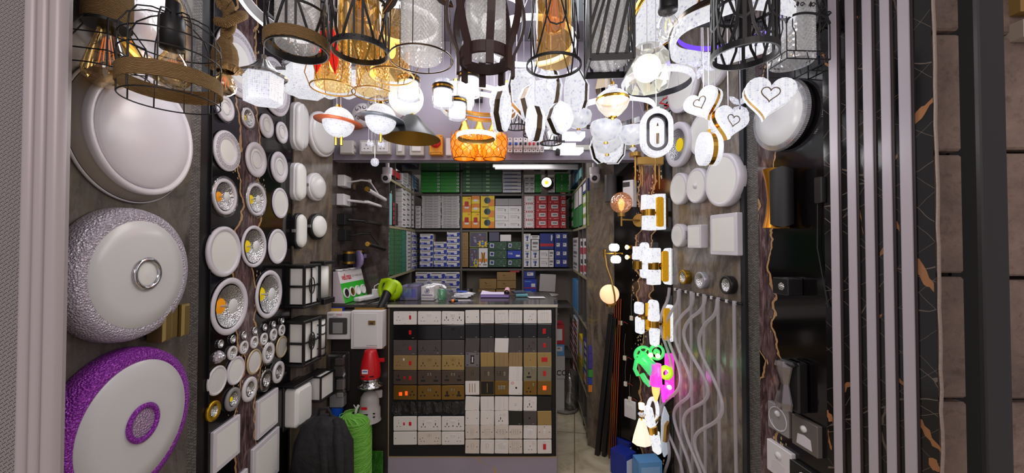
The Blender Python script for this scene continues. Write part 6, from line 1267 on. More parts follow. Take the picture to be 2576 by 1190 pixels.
# breakers on rail
o=thing('rail_bar','metal mounting rail behind the row of breakers','rail',hp(1440,372)); m=M(pm('zinc_rail','a8a8a0',.35,.8)); m.box(0,-.008,0,320*kh,.008,12*kh); part(m,'rail_strip',o)
bs=[(1283,'w',m_bb),(1298,'w',m_bb),(1309,'w',m_blk),(1321,'w',m_blk),(1331,'w',m_red),(1341,'w',m_red),(1351,'w',m_blk),(1362,'w',m_blk)]
for q,(px,_,mt) in enumerate(bs):
    o=thing('circuit_breaker','white circuit breaker with %s toggle on the header rail, %s from left'%({'m':''}.get('',('blue' if mt is m_bb else 'red' if mt is m_red else 'black')),ORD[q]),'breaker',hp(px,370),0,'breakers on the header rail'); m=M(m_wh); w_=10 if q>1 else 13; m.box(0,-.035,0,w_*kh*.94,.04,36*kh,.001); m.box(0,-.058,0,w_*kh*.94,.02,16*kh,.001); m.use(m_hole); m.plate(circ(.004,8,(0,14*kh)),.054,.0556); m.plate(circ(.004,8,(0,-14*kh)),.054,.0556); part(m,'breaker_body',o); m=M(mt); m.box(0,-.074,1*kh,w_*kh*.55,.014,.014,.001); part(m,'toggle',o)
o=hbox(1408,372,22,40,.045,'dark grey switch gear box on the header right of the breakers',m_dgry); m=M(m_blk); m.cyl((-.02,-.05,-.03),(-.02,-.06,-.03),.012); part(m,'knob',o)
o=hbox(1490,355,16,16,.03,'small grey box on the header rail behind the glass bowls',m_gry)
# crystal tiles on the header
m_tilec=glow('lit_crystal_tile','f4f4ff',.95,.3,45,.6)
for q,(px,py,w_,h_) in enumerate(((1440,347,58,22),(1418,372,56,16),(1436,384,58,18),(1366,374,34,8),(1412,332,24,10))):
    o=thing('crystal_tile_lamp','lit cut crystal tile bracket on the header, %s'%('upper right one','middle left one','lower one','small one under the black drum shade','small upper left one')[q],'crystal lamp',hp(px,py)); m=M(m_tilec); a,b=w_*kh/2,h_*kh/2; m.plate([(-a,-b),(a*.7,-b),(a,-b*.2),(a,b),(-a*.6,b),(-a,b*.4)],.02,.05,.004); part(m,'crystal_plate',o); m=M(m_chr); m.box(0,-.01,0,.03,.02,.02); part(m,'chrome_mount',o)
# scroll pattern plates
m_scr=pm('black_scroll_print','17161a',.4)
for q,(px,py) in enumerate(((915,290),(950,275),(990,272))):
    Y=HY-.02; c=P(px,py,Y); k=Y/F; o=thing('scroll_wall_lamp','white glass wall lamp with black scroll pattern on the header, %s'%('left','middle','right')[q],'wall lamp',c); r=30*k
    m=M(m_opal); m.lathe([(r*1.0,0),(r*.95,.02),(r*.7,.04),(0,.05)],36,ax='o'); part(m,'glass_dish',o)
    m=M(m_scr)
    def sp(cx,cz,s_,dr,a0): 
        pts=[]
        for t in range(22): a=a0+dr*t*.3; rr=s_*(1-t/26); x=cx+rr*cos(a); z=cz+rr*sin(a); d=min(1,math.hypot(x,z)/r); pts.append((x,-.052+.03*d*d,z))
        m.tube(pts,.0022,5)
    sp(-r*.3,r*.35,r*.3,1,0); sp(r*.35,-.1*r,r*.32,-1,1.5); sp(-r*.25,-r*.4,r*.26,-1,3); sp(r*.3,r*.5,r*.2,1,2)
    part(m,'scroll_pattern',o)
# small fabric shade on the header, dark wall lamp
c=P(1515,224,HY); o=thing('shaded_wall_lamp','small beige fabric shade wall lamp high on the header','wall lamp',c); m=M(pm('beige_fabric_shade','b9a68c',.8)); m.lathe([(20*kh,14*kh),(27*kh,-14*kh)],4,(0,-.06,0),'z',False,PI/4); part(m,'fabric_shade',o); m=M(m_blkm); m.box(0,-.02,10*kh,.03,.04,.10); m.cyl((0,-.06,-20*kh),(0,-.06,10*kh),.008); part(m,'stem',o)
c=P(1205,232,HY); o=thing('black_bracket_lamp','black bracket lamp on the header behind the frosted globe','wall lamp',c); m=M(m_blk); m.box(0,-.03,0,20*kh,.06,55*kh,.003); part(m,'body',o); m=M(m_wh); [m.box(sx*.008,-.061,.02,.004,.002,.03) for sx in(-1,1)]; part(m,'white_marks',o)
# red ornament on niche wall
p=WD.base(1672,268,.03); o=thing('red_bow_ornament','red ribbon ornament on the wall under the acrylic ring','ornament',p,WD.ang); m=M(m_red); m.tube([(0,-.03,.05),(-.03,-.03,.03),(.03,-.03,.0),(-.03,-.03,-.03),(.02,-.03,-.05)],.006,8); part(m,'ribbon',o)
m=M(m_red); m.tube([(.0,-.02,.05),(.03,-.02,.07),(.05,-.02,.03)],.005,8); part(m,'ribbon_loop',o)
# shadowed box shelf & dark beam above header right
# ================= HANGING LAMPS =================
m_wire=pm('black_wire','0d0c0e',.45); m_cordw=pm('steel_cord','b8b8c0',.35,.5); m_cordc=pm('white_cord','d8d6dc',.5)
def rope_mat():
    t=NT('jute_rope'); v=t.co((1,1,1)); wv=t.nd('TexWave'); wv.inputs['Scale'].default_value=95; wv.inputs['Distortion'].default_value=3.5; wv.inputs['Detail'].default_value=2; wv.bands_direction='Z'; t.ln(t.co((1,1,1),(.25,.2,0)),wv.inputs['Vector'])
    c=t.ramp(wv.outputs[1],[(0,'8a683c'),(.5,'b08a54'),(1,'c8a26a')]); n=t.noise(t.co((1,1,4)),60,3).outputs[0]; t.prin(t.mixc(.3,c,n,'OVERLAY'),.85,0,t.bump(wv.outputs[1],1,.006)); return t.m
m_rope=rope_mat()
m_amb=thin('amber_bulb_glass','f4e0b4',.14,.03); m_fil=pm('orange_filament','f08030',.4,emit='ff8a30',es=.6); m_fily=pm('yellow_filament','e8d890',.4,emit='f0e0a0',es=.9)
m_ambs=thin('amber_shade_glass','f6d898',.14,.03,None,.10,'d8a848',.06); m_ambd=thin('deep_amber_glass','eebc68',.18,.05,None,.2,'c88a30',.1)
m_cut=thin('diamond_cut_glass','f6f6f4',.34,.04,None,.42,'ffffff',.02)
m_cutl=thin('lit_diamond_cut_glass','ffffff',.25,.04,None,.3,'f4f4ff',.9)
m_lit=pm('lit_white_acrylic','ffffff',.4,emit='f6f6ff',es=1.25); m_litw=pm('lit_warm_white','ffffff',.4,emit='fffaf0',es=1.15)
m_litc=glow('lit_crystal_acrylic','eeeefc',.70,.25,85,.45,'a8a8d0'); m_litc2=glow('lit_fine_crystal','eeeefc',.72,.25,150,.3,'a8aace',.25)
m_globe=pm('lit_frosted_globe','e8ecea',.5,emit='eef4f0',es=.55); m_bowl=glow('lit_alabaster_glass','eceefa',.6,.2,38,.45,'a4aacc')
m_bronze=pm('dark_bronze_band','5a4a3a',.2,.9); m_goldb=pm('bright_gold_band','d0a040',.18,1)
def pend(name,label,px,py,Y,group=None,rz=0): 
    o=thing(name,label,'pendant lamp',P(px,py,Y),rz,group); return o,Y/F
def cord(o,z=0,mt=None,r=.0014,x=0,y=0): 
    m=M(mt or m_cordc); top=ZC-o.location.z; 
    if top>z: m.cyl((x,y,z),(x,y,top),r,None,6); part(m,'cord',o)
def cbar(m,r,pts,w,t):
    m.strip([((r(z) if callable(r) else r)*cos(a),(r(z) if callable(r) else r)*sin(a),z) for a,z in sub(pts)],w,t,lambda p:(p.x,p.y,0) if False else (p[0],p[1],0))
def sub(pts,n=6):
    o=[]
    for (a,z),(b,y) in zip(pts,pts[1:]):
        for i in range(n): o.append((a+(b-a)*i/n,z+(y-z)*i/n))
    return o+[pts[-1]]
def band(m,r,z0,z1,t,seg=48,wob=None): m.lathe([(r,z0),(r,z1),(r-t,z1),(r-t,z0),(r,z0)],seg,sm=False)
def facet(m,r,z0,z1,seg=30,amp=.06):
    "cylinder of raised diamond pyramids"
    seg=int(seg*1.15); s=2*PI*r/seg; rows=max(4,int((z1-z0)/(s*.62))//2*2); h=(z1-z0)/rows; vs=[];fs=[]
    def v(rr,a,z): vs.append((rr*cos(a),rr*sin(a),z)); return len(vs)-1
    G=[[v(r*(1-amp),2*PI*(k+.5*(j%2))/seg,z0+h*j) for k in range(seg)] for j in range(rows+1)]
    for j in range(rows-1):
        for k in range(seg):
            b=G[j][k]; t_=G[j+2][k]; l=G[j+1][(k-1)%seg] if j%2==0 else G[j+1][k]; rr_=G[j+1][k] if j%2==0 else G[j+1][(k+1)%seg]
            c=v(r*(1+amp*.6),2*PI*(k+.5*(j%2))/seg,z0+h*(j+1))
            fs+=[(b,rr_,c),(rr_,t_,c),(t_,l,c),(l,b,c)]
    for k in range(seg): fs.append((G[0][k],G[0][(k+1)%seg],G[1][k])); fs.append((G[rows][k],G[rows][(k+1)%seg],G[rows-1][k]))
    m.add(vs,fs); return m
def st_bulb(o,z,s,mt=None,fil=None,kind='st',name='bulb'):
    "vintage bulb hanging from z down, s = width"
    r=s/2; m=M(mt or m_amb)
    pr=[(r*.35,z),(r*.45,z-r*.5),(r*.75,z-r*1.5),(r,z-r*2.5),(r*.95,z-r*2.95),(r*.6,z-r*3.35),(0,z-r*3.5)] if kind=='st' else [(r*.4,z),(r*.45,z-r*.35),(r*.8,z-r*.9),(r,z-r*1.5),(r*.9,z-r*2.1),(r*.5,z-r*2.45),(0,z-r*2.55)]
    m.lathe(pr,28); b=m.build('bulb_glass',o); H=r*(2.0 if kind=='st' else 1.3)
    m=M(fil or m_fil)
    for q in range(4): a=q*PI/2+.4; m.cyl((r*.15*cos(a),r*.15*sin(a),z-r*.7),(r*.34*cos(a),r*.34*sin(a),z-r*.7-H*.7),.0011,None,6)
    m.build('filament',b); m=M(m_gls); m.cyl((0,0,z),(0,0,z-r*.8),r*.12,r*.2,10); m.build('glass_stem',b)
# --- front row, left to right
o,k=pend('wire_cage_pendant','black geometric wire cage pendant with thick rope-wrapped holder, far left',268,190,.95)
def zz(py,py0,k): return (py0-py)*k
rr=[(44,58),(80,112),(86,155),(82,190)]
m=M(m_wire); z=[zz(p,190,k) for _,p in rr]
for i in range(3):
    for q in range(6): a=q*PI/3+.3+(PI/6 if i==2 and False else 0); m.cyl((rr[i][0]*k*cos(a),rr[i][0]*k*sin(a),z[i]),(rr[i+1][0]*k*cos(a),rr[i+1][0]*k*sin(a),z[i+1]),.0016,None,6)
for i in(1,2):
    for q in range(6): a=q*PI/3+.3; b=a+PI/3; m.cyl((rr[i][0]*k*cos(a),rr[i][0]*k*sin(a),z[i]),(rr[i][0]*k*cos(b),rr[i][0]*k*sin(b),z[i]),.0016,None,6)
for q in range(0): pass
m.tube([(82*k*cos(t*PI/20),82*k*sin(t*PI/20),z[3]) for t in range(40)],.0016,6,True); part(m,'wire_cage',o)
m=M(m_rope); m.lathe([(46*k,z[0]),(48*k,z[0]+.01),(48*k,z[0]+.12),(40*k,z[0]+.13)],32); part(m,'rope_holder',o); m=M(m_blk); m.cyl((0,0,z[0]-.008),(0,0,z[0]),47*k,None,28); part(m,'holder_rim',o)
st_bulb(o,z[0]-.004,92*k)
o,k=pend('wire_cage_pendant','black domed wire cage pendant with rope band and black lamp holder',432,255,.95)
m=M(m_wire); R0=99*k; H=zz(35,255,k); pr=[(R0,0),(R0,zz(120,255,k)),(R0*.97,zz(85,255,k)),(R0*.82,zz(58,255,k)),(R0*.5,zz(42,255,k)),(R0*.12,H)]
for q in range(10): a=q*PI/5+.15; m.tube([(r_*cos(a),r_*sin(a),z_) for r_,z_ in pr],.0017,6)
for r_,z_ in ((R0,0),(R0,zz(150,255,k)),(R0*.99,zz(112,255,k))): m.tube([(r_*cos(t*PI/20),r_*sin(t*PI/20),z_) for t in range(40)],.0017,6,True)
part(m,'wire_cage',o); m=M(m_rope); band(m,R0*1.05,zz(228,255,k),zz(192,255,k),.006); part(m,'rope_band',o)
m=M(m_blk); m.lathe([(0,zz(125,255,k)),(26*k,zz(123,255,k)),(26*k,zz(45,255,k)),(16*k,zz(34,255,k)),(15*k,zz(2,255,k)),(0,zz(0,255,k))],28); part(m,'lamp_holder',o); m=M(m_rope); m.cyl((0,0,zz(2,255,k)),(0,0,zz(-140,255,k)),.008,None,12); part(m,'rope_cord',o)
st_bulb(o,zz(122,255,k),80*k,kind='a')
o,k=pend('rope_pendant','knotted jute rope pendant with frayed tassel and amber bulb',565,200,1.12)
m=M(m_rope); m.lathe([(20*k,zz(180,200,k)),(40*k,zz(172,200,k)),(36*k,zz(168,200,k)),(27*k,zz(160,200,k)),(28*k,zz(140,200,k)),(24*k,zz(118,200,k)),(13*k,zz(100,200,k)),(0,zz(95,200,k))],32,wob=lambda t,h:1+.05*sin(13*t)); part(m,'tassel',o)
m=M(m_rope)
for ph in(0,2.1,4.2): m.tube([(8*k*cos(ph+t*.55)+10*k*sin(t*.2),8*k*sin(ph+t*.55),zz(105,200,k)+t*.009) for t in range(26)],.0085,8)
m.tube([(-6*k,-.02,zz(62,200,k)),(20*k,-.03,zz(70,200,k)),(42*k,-.01,zz(45,200,k)),(34*k,.02,zz(25,200,k)),(6*k,.03,zz(20,200,k)),(-18*k,.01,zz(5,200,k)),(-20*k,-.01,zz(-30,200,k))],.013,10); part(m,'rope_knot',o)
st_bulb(o,zz(175,200,k),52*k,kind='a')
def lattice(m,r,z0,z1,n,w,t):
    for q in range(n):
        a=2*PI*q/n; s=PI/n
        for d in(-.22,.22): cbar(m,r,[(a+d*s,z0),(a+d*s,z0+(z1-z0)*.55)],w,t)
        cbar(m,r,[(a-s*.85,z0),(a,z0+(z1-z0)*.72)],w,t); cbar(m,r,[(a+s*.85,z0),(a,z0+(z1-z0)*.72)],w,t); cbar(m,r,[(a,z0+(z1-z0)*.5),(a,z1)],w*1.6,t); cbar(m,r,[(a,z1-.01),(a+s,z0+(z1-z0)*.8),(a+2*s,z1-.01)],w,t)
o,k=pend('lattice_shade_pendant','black lattice shade with rope band around a cut crystal cylinder',748,130,1.06)
m=M(m_wire); r=72*k; lattice(m,r,.02,.20,5,.006,.003); band(m,r,.0,.02,.003); band(m,r,.10,.106,.003); part(m,'black_lattice',o); m=M(m_rope); band(m,r*1.05,.004,.034,.005); part(m,'rope_band',o)
m=M(m_cut); facet(m,50*k,.012,.23); part(m,'crystal_cylinder',o); cord(o,.2)
o,k=pend('lattice_shade_pendant','black lattice shade around a plain amber glass cylinder',906,134,1.08)
m=M(m_wire); r=69*k; lattice(m,r,.01,.20,5,.006,.003); band(m,r,.0,.016,.003); band(m,r,.128,.136,.003); part(m,'black_lattice',o)
m=M(m_ambs); m.lathe([(52*k,.01),(52*k,.25)],32); part(m,'amber_glass',o); st_bulb(o,.19,46*k); cord(o,.2)
o,k=pend('leaf_wire_pendant','thin gold wire pendant with dark leaves around a cut crystal cylinder',1060,150,1.12)
m=M(m_bronze); r=79*k; m.tube([(r*cos(t*PI/24),r*sin(t*PI/24),0) for t in range(48)],.0024,6,True)
for q in range(6): a=q*PI/3+.5; m.cyl((r*cos(a),r*sin(a),0),(r*.92*cos(a),r*.92*sin(a),.26),.0015,None,6)
part(m,'wire_frame',o); m=M(m_cut); facet(m,50*k,.0,.24,28); part(m,'crystal_cylinder',o)
for lx,lz,tl in((-62,.135,.6),(62,.145,-.9)):
    m=M(pm('dark_bronze_leaf','2e1f17',.45,.4)); m.T=Matrix.Translation((lx*k,-.055,lz))@Matrix.Rotation(tl,4,'Y'); m.plate([(0,-.04),(.010,-.025),(.014,0),(.010,.025),(0,.045),(-.010,.025),(-.014,0),(-.010,-.025)],-.001,.002); m.use(pm('gold_leaf_rib','b06a2c',.35,.7)).cyl((0,-.003,-.04),(0,-.003,.04),.0012,None,5); m.T=Matrix.Identity(4); part(m,'leaf',o)
cord(o,.2)
o,k=pend('wooden_barrel_pendant','dark wooden stave basket pendant around a cut crystal cylinder',1222,150,1.05)
m_wood=pm('dark_stained_wood','3a2320',.5,vary=.3); rb=lambda z:(70+29*sin(min(1,max(0,(z-.012)/.21))*PI))*k
for q in range(8):
    a=q*PI/4+.2; m=M(m_wood); m.strip([(rb(z)*cos(a),rb(z)*sin(a),z) for z in [-.045+.02*i for i in range(15)]],.020,.008,(cos(a),sin(a),.0)); part(m,'stave',o)
m=M(m_wood); band(m,67*k,-.012,.018,.008); part(m,'lower_hoop',o); m=M(m_wood); band(m,72*k,.20,.22,.008); part(m,'upper_hoop',o)
m=M(m_cut); facet(m,50*k,.015,.25,28); part(m,'crystal_cylinder',o); m=M(m_litw); m.lathe([(.012*sin(PI*i/8),.10-.03*cos(PI*i/8)) for i in range(9)],12); part(m,'lit_bulb',o); cord(o,.2)
o,k=pend('wire_shade_pendant','black wire pendant with arches around amber glass and a big amber bulb',1393,166,1.1)
m=M(m_wire); r=70*k; band(m,r,-.003,.004,.004); rz_=lambda z:r-(r*.25)*z/.2
for q in range(4):
    a=q*PI/2-PI/2
    cbar(m,rz_,[(a-.75,0.0),(a-.1,.19)],.0035,.003); cbar(m,rz_,[(a+.75,0.0),(a+.1,.19)],.0035,.003)
    cbar(m,lambda z:rz_(z)+.001,[(a-.38,.24),(a-.42,.16),(a-.4,.115),(a-.25,.088),(a,.08),(a+.25,.088),(a+.4,.115),(a+.42,.16),(a+.38,.24)],.0035,.003)
part(m,'black_wire_frame',o); m=M(m_ambs); m.lathe([(45*k,.01),(45*k,.25)],32); part(m,'amber_glass',o); st_bulb(o,.215,60*k,m_ambd); cord(o,.2)
# square slatted shade
o,k=pend('slatted_square_pendant','black square shade with slanting bars around a cut crystal cylinder',1530,172,1.1,rz=-.06)
m=M(m_wire); a=.059; 
for s in range(4):
    m.T=Matrix.Rotation(s*PI/2,4,'Z'); m.box(0,-a,.006,2*a,.003,.020); m.box(-a,-a,.13,.007,.007,.26)
    for q in range(4): x0=-a+.018+.026*q; m.strip([(x0,-a,.012),(x0+.055,-a,.26)] if x0+.055<a else [(x0,-a,.012),(a,-a,.012+.25*(a-x0)/.055)],.009,.003,(0,-1,0))
    m.strip([(-a,-a,.09),(-a+.05,-a,.26)],.009,.003,(0,-1,0)); m.strip([(-a,-a,.04),(-a+.055,-a,.22)],.008,.003,(0,-1,0))
m.T=Matrix.Identity(4); part(m,'black_frame',o); m=M(m_cut); facet(m,47*k,.012,.25,28); part(m,'crystal_cylinder',o); cord(o,.2)
# bare clear bulb
o,k=pend('bare_bulb_pendant','clear round filament bulb in a black holder, unlit',1680,28,1.2)
st_bulb(o,.0,56*k,m_gls,m_fily,'a'); m=M(m_blkm); m.lathe([(0,-.002),(23*k,-.002),(24*k,.004),(24*k,.03),(18*k,.045),(10*k,.07),(0,.07)],28); part(m,'lamp_holder',o); cord(o,.07,m_blk,.003)
# black cylinder cage and bird cage
o,k=pend('arched_cage_pendant','black cylindrical cage pendant of arched bars with a solid bottom hoop',1872,141,1.02)
m=M(m_wire); r=75*k; band(m,r*1.03,-.004,.012,.006)
for q in range(6):
    a=q*PI/3; s=PI/6
    cbar(m,r,[(a,0),(a,.26)],.009,.003); cbar(m,r,[(a+s*.9,0),(a+s*.45,.05),(a+s*.25,.12),(a+s*.4,.2),(a+s,.24)],.007,.003); cbar(m,r,[(a-s*.9,0),(a-s*.45,.05),(a-s*.25,.12),(a-s*.4,.2),(a-s,.24)],.007,.003)
    cbar(m,r,[(a-s*.5,.08),(a,.065),(a+s*.5,.08),(a+s*.8,.12),(a+s*.5,.16),(a,.175),(a-s*.5,.16),(a-s*.8,.12),(a-s*.5,.08)],.006,.003)
band(m,r*1.01,.12,.128,.004); part(m,'black_cage',o); m=M(m_blkm); m.cyl((0,0,.05),(0,0,.26),.017,None,20); m.cyl((0,0,.035),(0,0,.05),.024,.018,20); part(m,'lamp_holder',o); cord(o,.25,m_blk,.003)
o,k=pend('bird_cage_pendant','black bird-cage pendant with scrollwork around a cut crystal cylinder',1990,165,1.32)
m=M(m_wire); a=.074; 
for s in range(4):
    m.T=Matrix.Rotation(s*PI/2+.05,4,'Z')
    m.cyl((-a,-a,-.012),(a,-a,-.012),.0022,None,6); m.cyl((-a*.9,-a*.9,.018),(a*.9,-a*.9,.018),.002,None,6); m.cyl((-a,-a,-.012),(-a,-a,.10),.002,None,6)
    for x in(-.6,0,.6): m.cyl((x*a,-a,-.012),(x*a,-a*.9,.018),.0015,None,5)
    for x in(-.5,.5): m.tube([(x*a,-a*.9,.018),(x*a,-a*.9,.075),(x*a*1.25,-a*.88,.10),(x*a*1.25,-a*.9,.16),(x*a,-a*.8,.22)],.002,6)
    arc=[(a*cos(PI-t*PI/14),-a,.105+.035*sin(t*PI/14)) for t in range(15)]; m.strip(arc,.007,.003,(0,-1,0))
    for q in range(6): 
        t0=PI*(q+.5)/6; c=(a*cos(t0),.118+.038*sin(t0)); m.tube([(c[0]+.009*(1-u/16)*cos(u*.55),-a,c[1]+.012+.009*(1-u/16)*sin(u*.55)) for u in range(14)],.0016,5)
        m.T=m.T; 
    for q in(-.5,.1,.6): m.plate([(q*a-.004,.165),(q*a+.003,.160),(q*a+.008,.172),(q*a+.002,.178)],a-.001,a+.001)
    m.cyl((a,-a,.10),(a*.8,-a*.8,.26),.002,None,6)
m.T=Matrix.Identity(4); part(m,'black_cage',o); m=M(m_cut); facet(m,50*k,.004,.26,26); part(m,'crystal_cylinder',o); cord(o,.2,m_blk)
# --- crystal lanterns
for q,(px,py,Y,lab) in enumerate(((662,258,1.3,'small lit crystal lantern with pleated pagoda roof hanging before the black panel'),(770,238,1.52,'lit crystal pagoda lantern half hidden behind the rope-banded shade'))):
    o,k=pend('crystal_lantern_pendant',lab,px,py,Y,rz=.35); r=46*k; H=66*k
    m=M(m_litc2); m.lathe([(r*.95,0),(r,H)],6,sm=False); m.lathe([(0,.001),(r*.95,0)],6,sm=False); part(m,'crystal_body',o)
    m=M(m_chrome_d); m.lathe([(r*1.12,H-.002),(r*1.16,H+.003),(r*.78,H+.018),(r*.45,H+.036),(r*.24,H+.056),(r*.13,H+.058),(r*.13,H+.074),(0,H+.076)],48,sm=False,wob=lambda t,h:1+.03*(1 if int(t/(2*PI)*48)%2 else -1)); part(m,'pleated_roof',o); cord(o,H+.05)
    if q==0: lamp(o.location+Vector((0,-.09,-.03)),1.6)
# --- amber shades with red leaf, gold wire
def ambwire(px,py,Y,rw,label,red=False):
    o,k=pend('amber_wire_pendant',label,px,py,Y); r=rw*k; m=M(m_gold2); m.tube([(r*cos(t*PI/20),r*sin(t*PI/20),0) for t in range(40)],.0028,6,True)
    for q in range(6): a=q*PI/3+.25; m.tube([(r*cos(a),r*sin(a),0),(r*1.25*cos(a),r*1.25*sin(a),.05),(r*1.05*cos(a),r*1.05*sin(a),.12),(r*.7*cos(a),r*.7*sin(a),.22)],.0018,6)
    part(m,'gold_wire',o); m=M(m_ambs); facet(m,r*.8,.005,.20,24,.03); part(m,'amber_glass',o); m=M(m_warm); m.lathe([(.014*sin(PI*i/8),.09-.03*cos(PI*i/8)) for i in range(9)],12); part(m,'lit_bulb',o)
    if red:
        for dx,tl in((-.02,.1),(.028,-.12)):
            m=M(pm('red_translucent_leaf','e01810',.35,emit='f02010',es=.55)); m.T=Matrix.Translation((dx,-r*.86,.11))@Matrix.Rotation(tl,4,'Y'); m.plate([(0,-.09),(.014,-.05),(.02,.0),(.016,.06),(0,.10),(-.016,.06),(-.02,0),(-.014,-.05)],-.001,.002); m.use(m_bronze).cyl((0,-.003,-.08),(0,-.003,.09),.0013,None,5); m.T=Matrix.Identity(4); part(m,'red_leaf',o)
    cord(o,.18); lamp(o.location+Vector((0,0,-.04)),.9,(1,.72,.4),.03)
ambwire(838,222,1.40,53,'amber glass wire pendant with glowing red leaves, left of three',True)
ambwire(938,236,1.6,50,'amber glass wire pendant with gold hoop, middle of three')
ambwire(985,192,1.28,55,'amber glass wire pendant with curled gold wires, right of three')
# --- long wavy acrylic ceiling lamp
o=thing('wavy_acrylic_ceiling_lamp','long lit ceiling lamp of wavy crystal acrylic behind the amber shades','ceiling lamp',P(860,225,1.75)); k=1.75/F
m=M(m_litc); vs=[];n=40
for i in range(n+1):
    x=-135*k+270*k*i/n; zb_=-14*k-14*k*sin(i/n*PI)-5*k*sin(i*.9)
    for y,z in((-.10,.045),(-.13+.02*sin(i*.5),zb_),(-.0,zb_*.8),(.12,.03)): vs.append((x,y,z+.0))
m.add(vs,[(i*4+j,i*4+j+1,i*4+5+j,i*4+4+j) for i in range(n) for j in range(3)],True); m.add([vs[j] for j in range(4)],[(0,1,2,3)]); m.add(vs[-4:],[(0,1,2,3)]); part(m,'wavy_acrylic',o)
m=M(m_chrome_d); m.box(0,.0,.05,270*k,.2,.02); m.cyl((0,0,.05),(0,0,ZC-o.location.z),.03,None,16); part(m,'ceiling_base',o); lamp(o.location+Vector((0,-.2,-.06)),3.5,(.95,.96,1))
# --- saturn pendants
for q,(px,py,Y,rc,lab) in enumerate(((852,308,1.5,pm('orange_saturn_ring','c4623a',.35,.3),'lit crystal ball pendant with orange ring like a planet, left'),(958,300,1.5,pm('slate_saturn_ring','6a7078',.35,.3),'lit crystal ball pendant with slate grey ring like a planet, right'))):
    o,k=pend('planet_pendant',lab,px,py,Y); r=38*k; m=M(m_litc2); m.lathe([(r*sin(PI*i/16),-r*cos(PI*i/16)) for i in range(17)],28); part(m,'crystal_ball',o)
    m=M(rc); m.T=Matrix.Rotation(.10,4,'Y'); m.lathe([(r*.98,.004),(58*k,.002),(58*k,-.002),(r*.98,-.003)],48); m.T=Matrix.Identity(4); part(m,'planet_ring',o)
    m=M(m_goldb); [m.cyl((sx*7*k,0,-r*.95),(sx*7*k,0,-r*.95-22*k),3.4*k,None,12) for sx in((-1,1) if q==0 else (0,))]; m.cyl((0,0,r*.96),(0,0,r+6*k),9*k,6*k,14); part(m,'gold_fittings',o)
    cord(o,r,None,.0012,-5*k); cord(o,r,None,.0012,5*k); lamp(o.location+Vector((0,-.10,-.08)),1.3)
# --- hanging crystal drops on a chain
o,k=pend('crystal_drop_chain','thin chain with clear crystal drops and a faceted ball at its end',943,408,1.6)
m=M(m_cryg); m.lathe([(11*k*sin(PI*i/6),-11*k*cos(PI*i/6)) for i in range(7)],8,sm=False); part(m,'faceted_ball',o); m=M(m_chr); m.tube([(0,0,11*k+.008*i) for i in range(19)],lambda f:.0012+.0010*abs(sin(f*60)),6); part(m,'chain',o)
for dx,dz in((-16,50),(-8,47),(12,48),(20,46)): m=M(m_cryg); m.lathe([(0,-9*k),(5*k,-4*k),(3.5*k,3*k),(0,9*k)],8,(dx*k,0,dz*k),sm=False); m.cyl((dx*k,0,(dz+9)*k),(dx*k,0,(dz+40)*k),.0008,None,5); part(m,'crystal_drop',o)
cord(o,.25)
# --- black cone shade
o,k=pend('cone_shade_pendant','black metal cone shade pendant with gold inside',1036,350,1.62)
m=M(pm('gunmetal_shade','2a2a2e',.3,.6)); m.lathe([(71*k,0),(66*k,6*k),(16*k,58*k),(6*k,62*k)],40); part(m,'cone_shade',o); m=M(pm('gold_shade_inside','a07a2c',.4,.7)); m.lathe([(70*k,0),(64*k,5*k),(14*k,56*k)],40); part(m,'gold_inside',o); m=M(m_goldb); m.cyl((0,0,60*k),(0,0,72*k),6*k,3*k,14); part(m,'gold_cap',o); cord(o,70*k)
# --- frosted globes
for q,(px,py,rp,Y) in enumerate(((1022,247,43,1.62),(1147,252,46,2.24),(1275,255,44,2.26))):
    o,k=pend('frosted_globe_pendant','frosted white glass globe pendant, %s'%('left one above the black cone shade','middle one behind the crystal cylinders','right one behind the hexagon crystals')[q],px,py,Y); m=M(m_globe); m.lathe([(rp*k*sin(PI*i/20),-rp*k*cos(PI*i/20)) for i in range(21)],36); part(m,'glass_globe',o); m=M(m_goldb); m.cyl((0,0,rp*k*.97),(0,0,rp*k*1.15),.02,.015,20); part(m,'gold_cap',o); cord(o,rp*k)
# --- crystal cylinder pendants with black collar
for q,(px,py,Y,s) in enumerate(((1028,225,1.42,1.0),(1114,245,1.45,.95),(1150,277,1.55,.88),(1181,217,1.5,1.0))):
    o,k=pend('crystal_cylinder_pendant','lit crystal cylinder pendant with black and gold collar, %s'%('before the left frosted globe','front one with clear disc on top','lowest one partly behind the front one','under the wooden basket pendant')[q],px,py,Y); r=28*k*s; H=50*k*s
    m=M(m_gls); m.lathe([(r*.9,-H*.5),(r,-H*.46),(r,H*.35)],24,wob=lambda t,h:1+.03*cos(12*t)); part(m,'crystal_sleeve',o); m=M(m_lit); m.lathe([(0,-H*.36),(r*.86,-H*.36),(r*.86,H*.34)],24); part(m,'lit_core',o); m=M(m_cryg); m.lathe([(r*.9,-H*.5),(r*.6,-H*.46),(0,-H*.5)],16,sm=False); part(m,'crystal_foot',o)
    m=M(m_blkm); m.cyl((0,0,H*.35),(0,0,H*.62),r*1.0,None,28); part(m,'black_collar',o); m=M(m_goldb); band(m,r*1.02,H*.42,H*.52,.002,32); part(m,'gold_band',o)
    if q==1: m=M(m_cryg); m.lathe([(r*.1,H*.65),(r*.7,H*.7),(r*.72,H*.9),(r*.1,H*.95)],20); part(m,'clear_disc',o)
    cord(o,H*.6); 
    if q<2: lamp(o.location+Vector((0,-.05,-H*.9)),1.5)
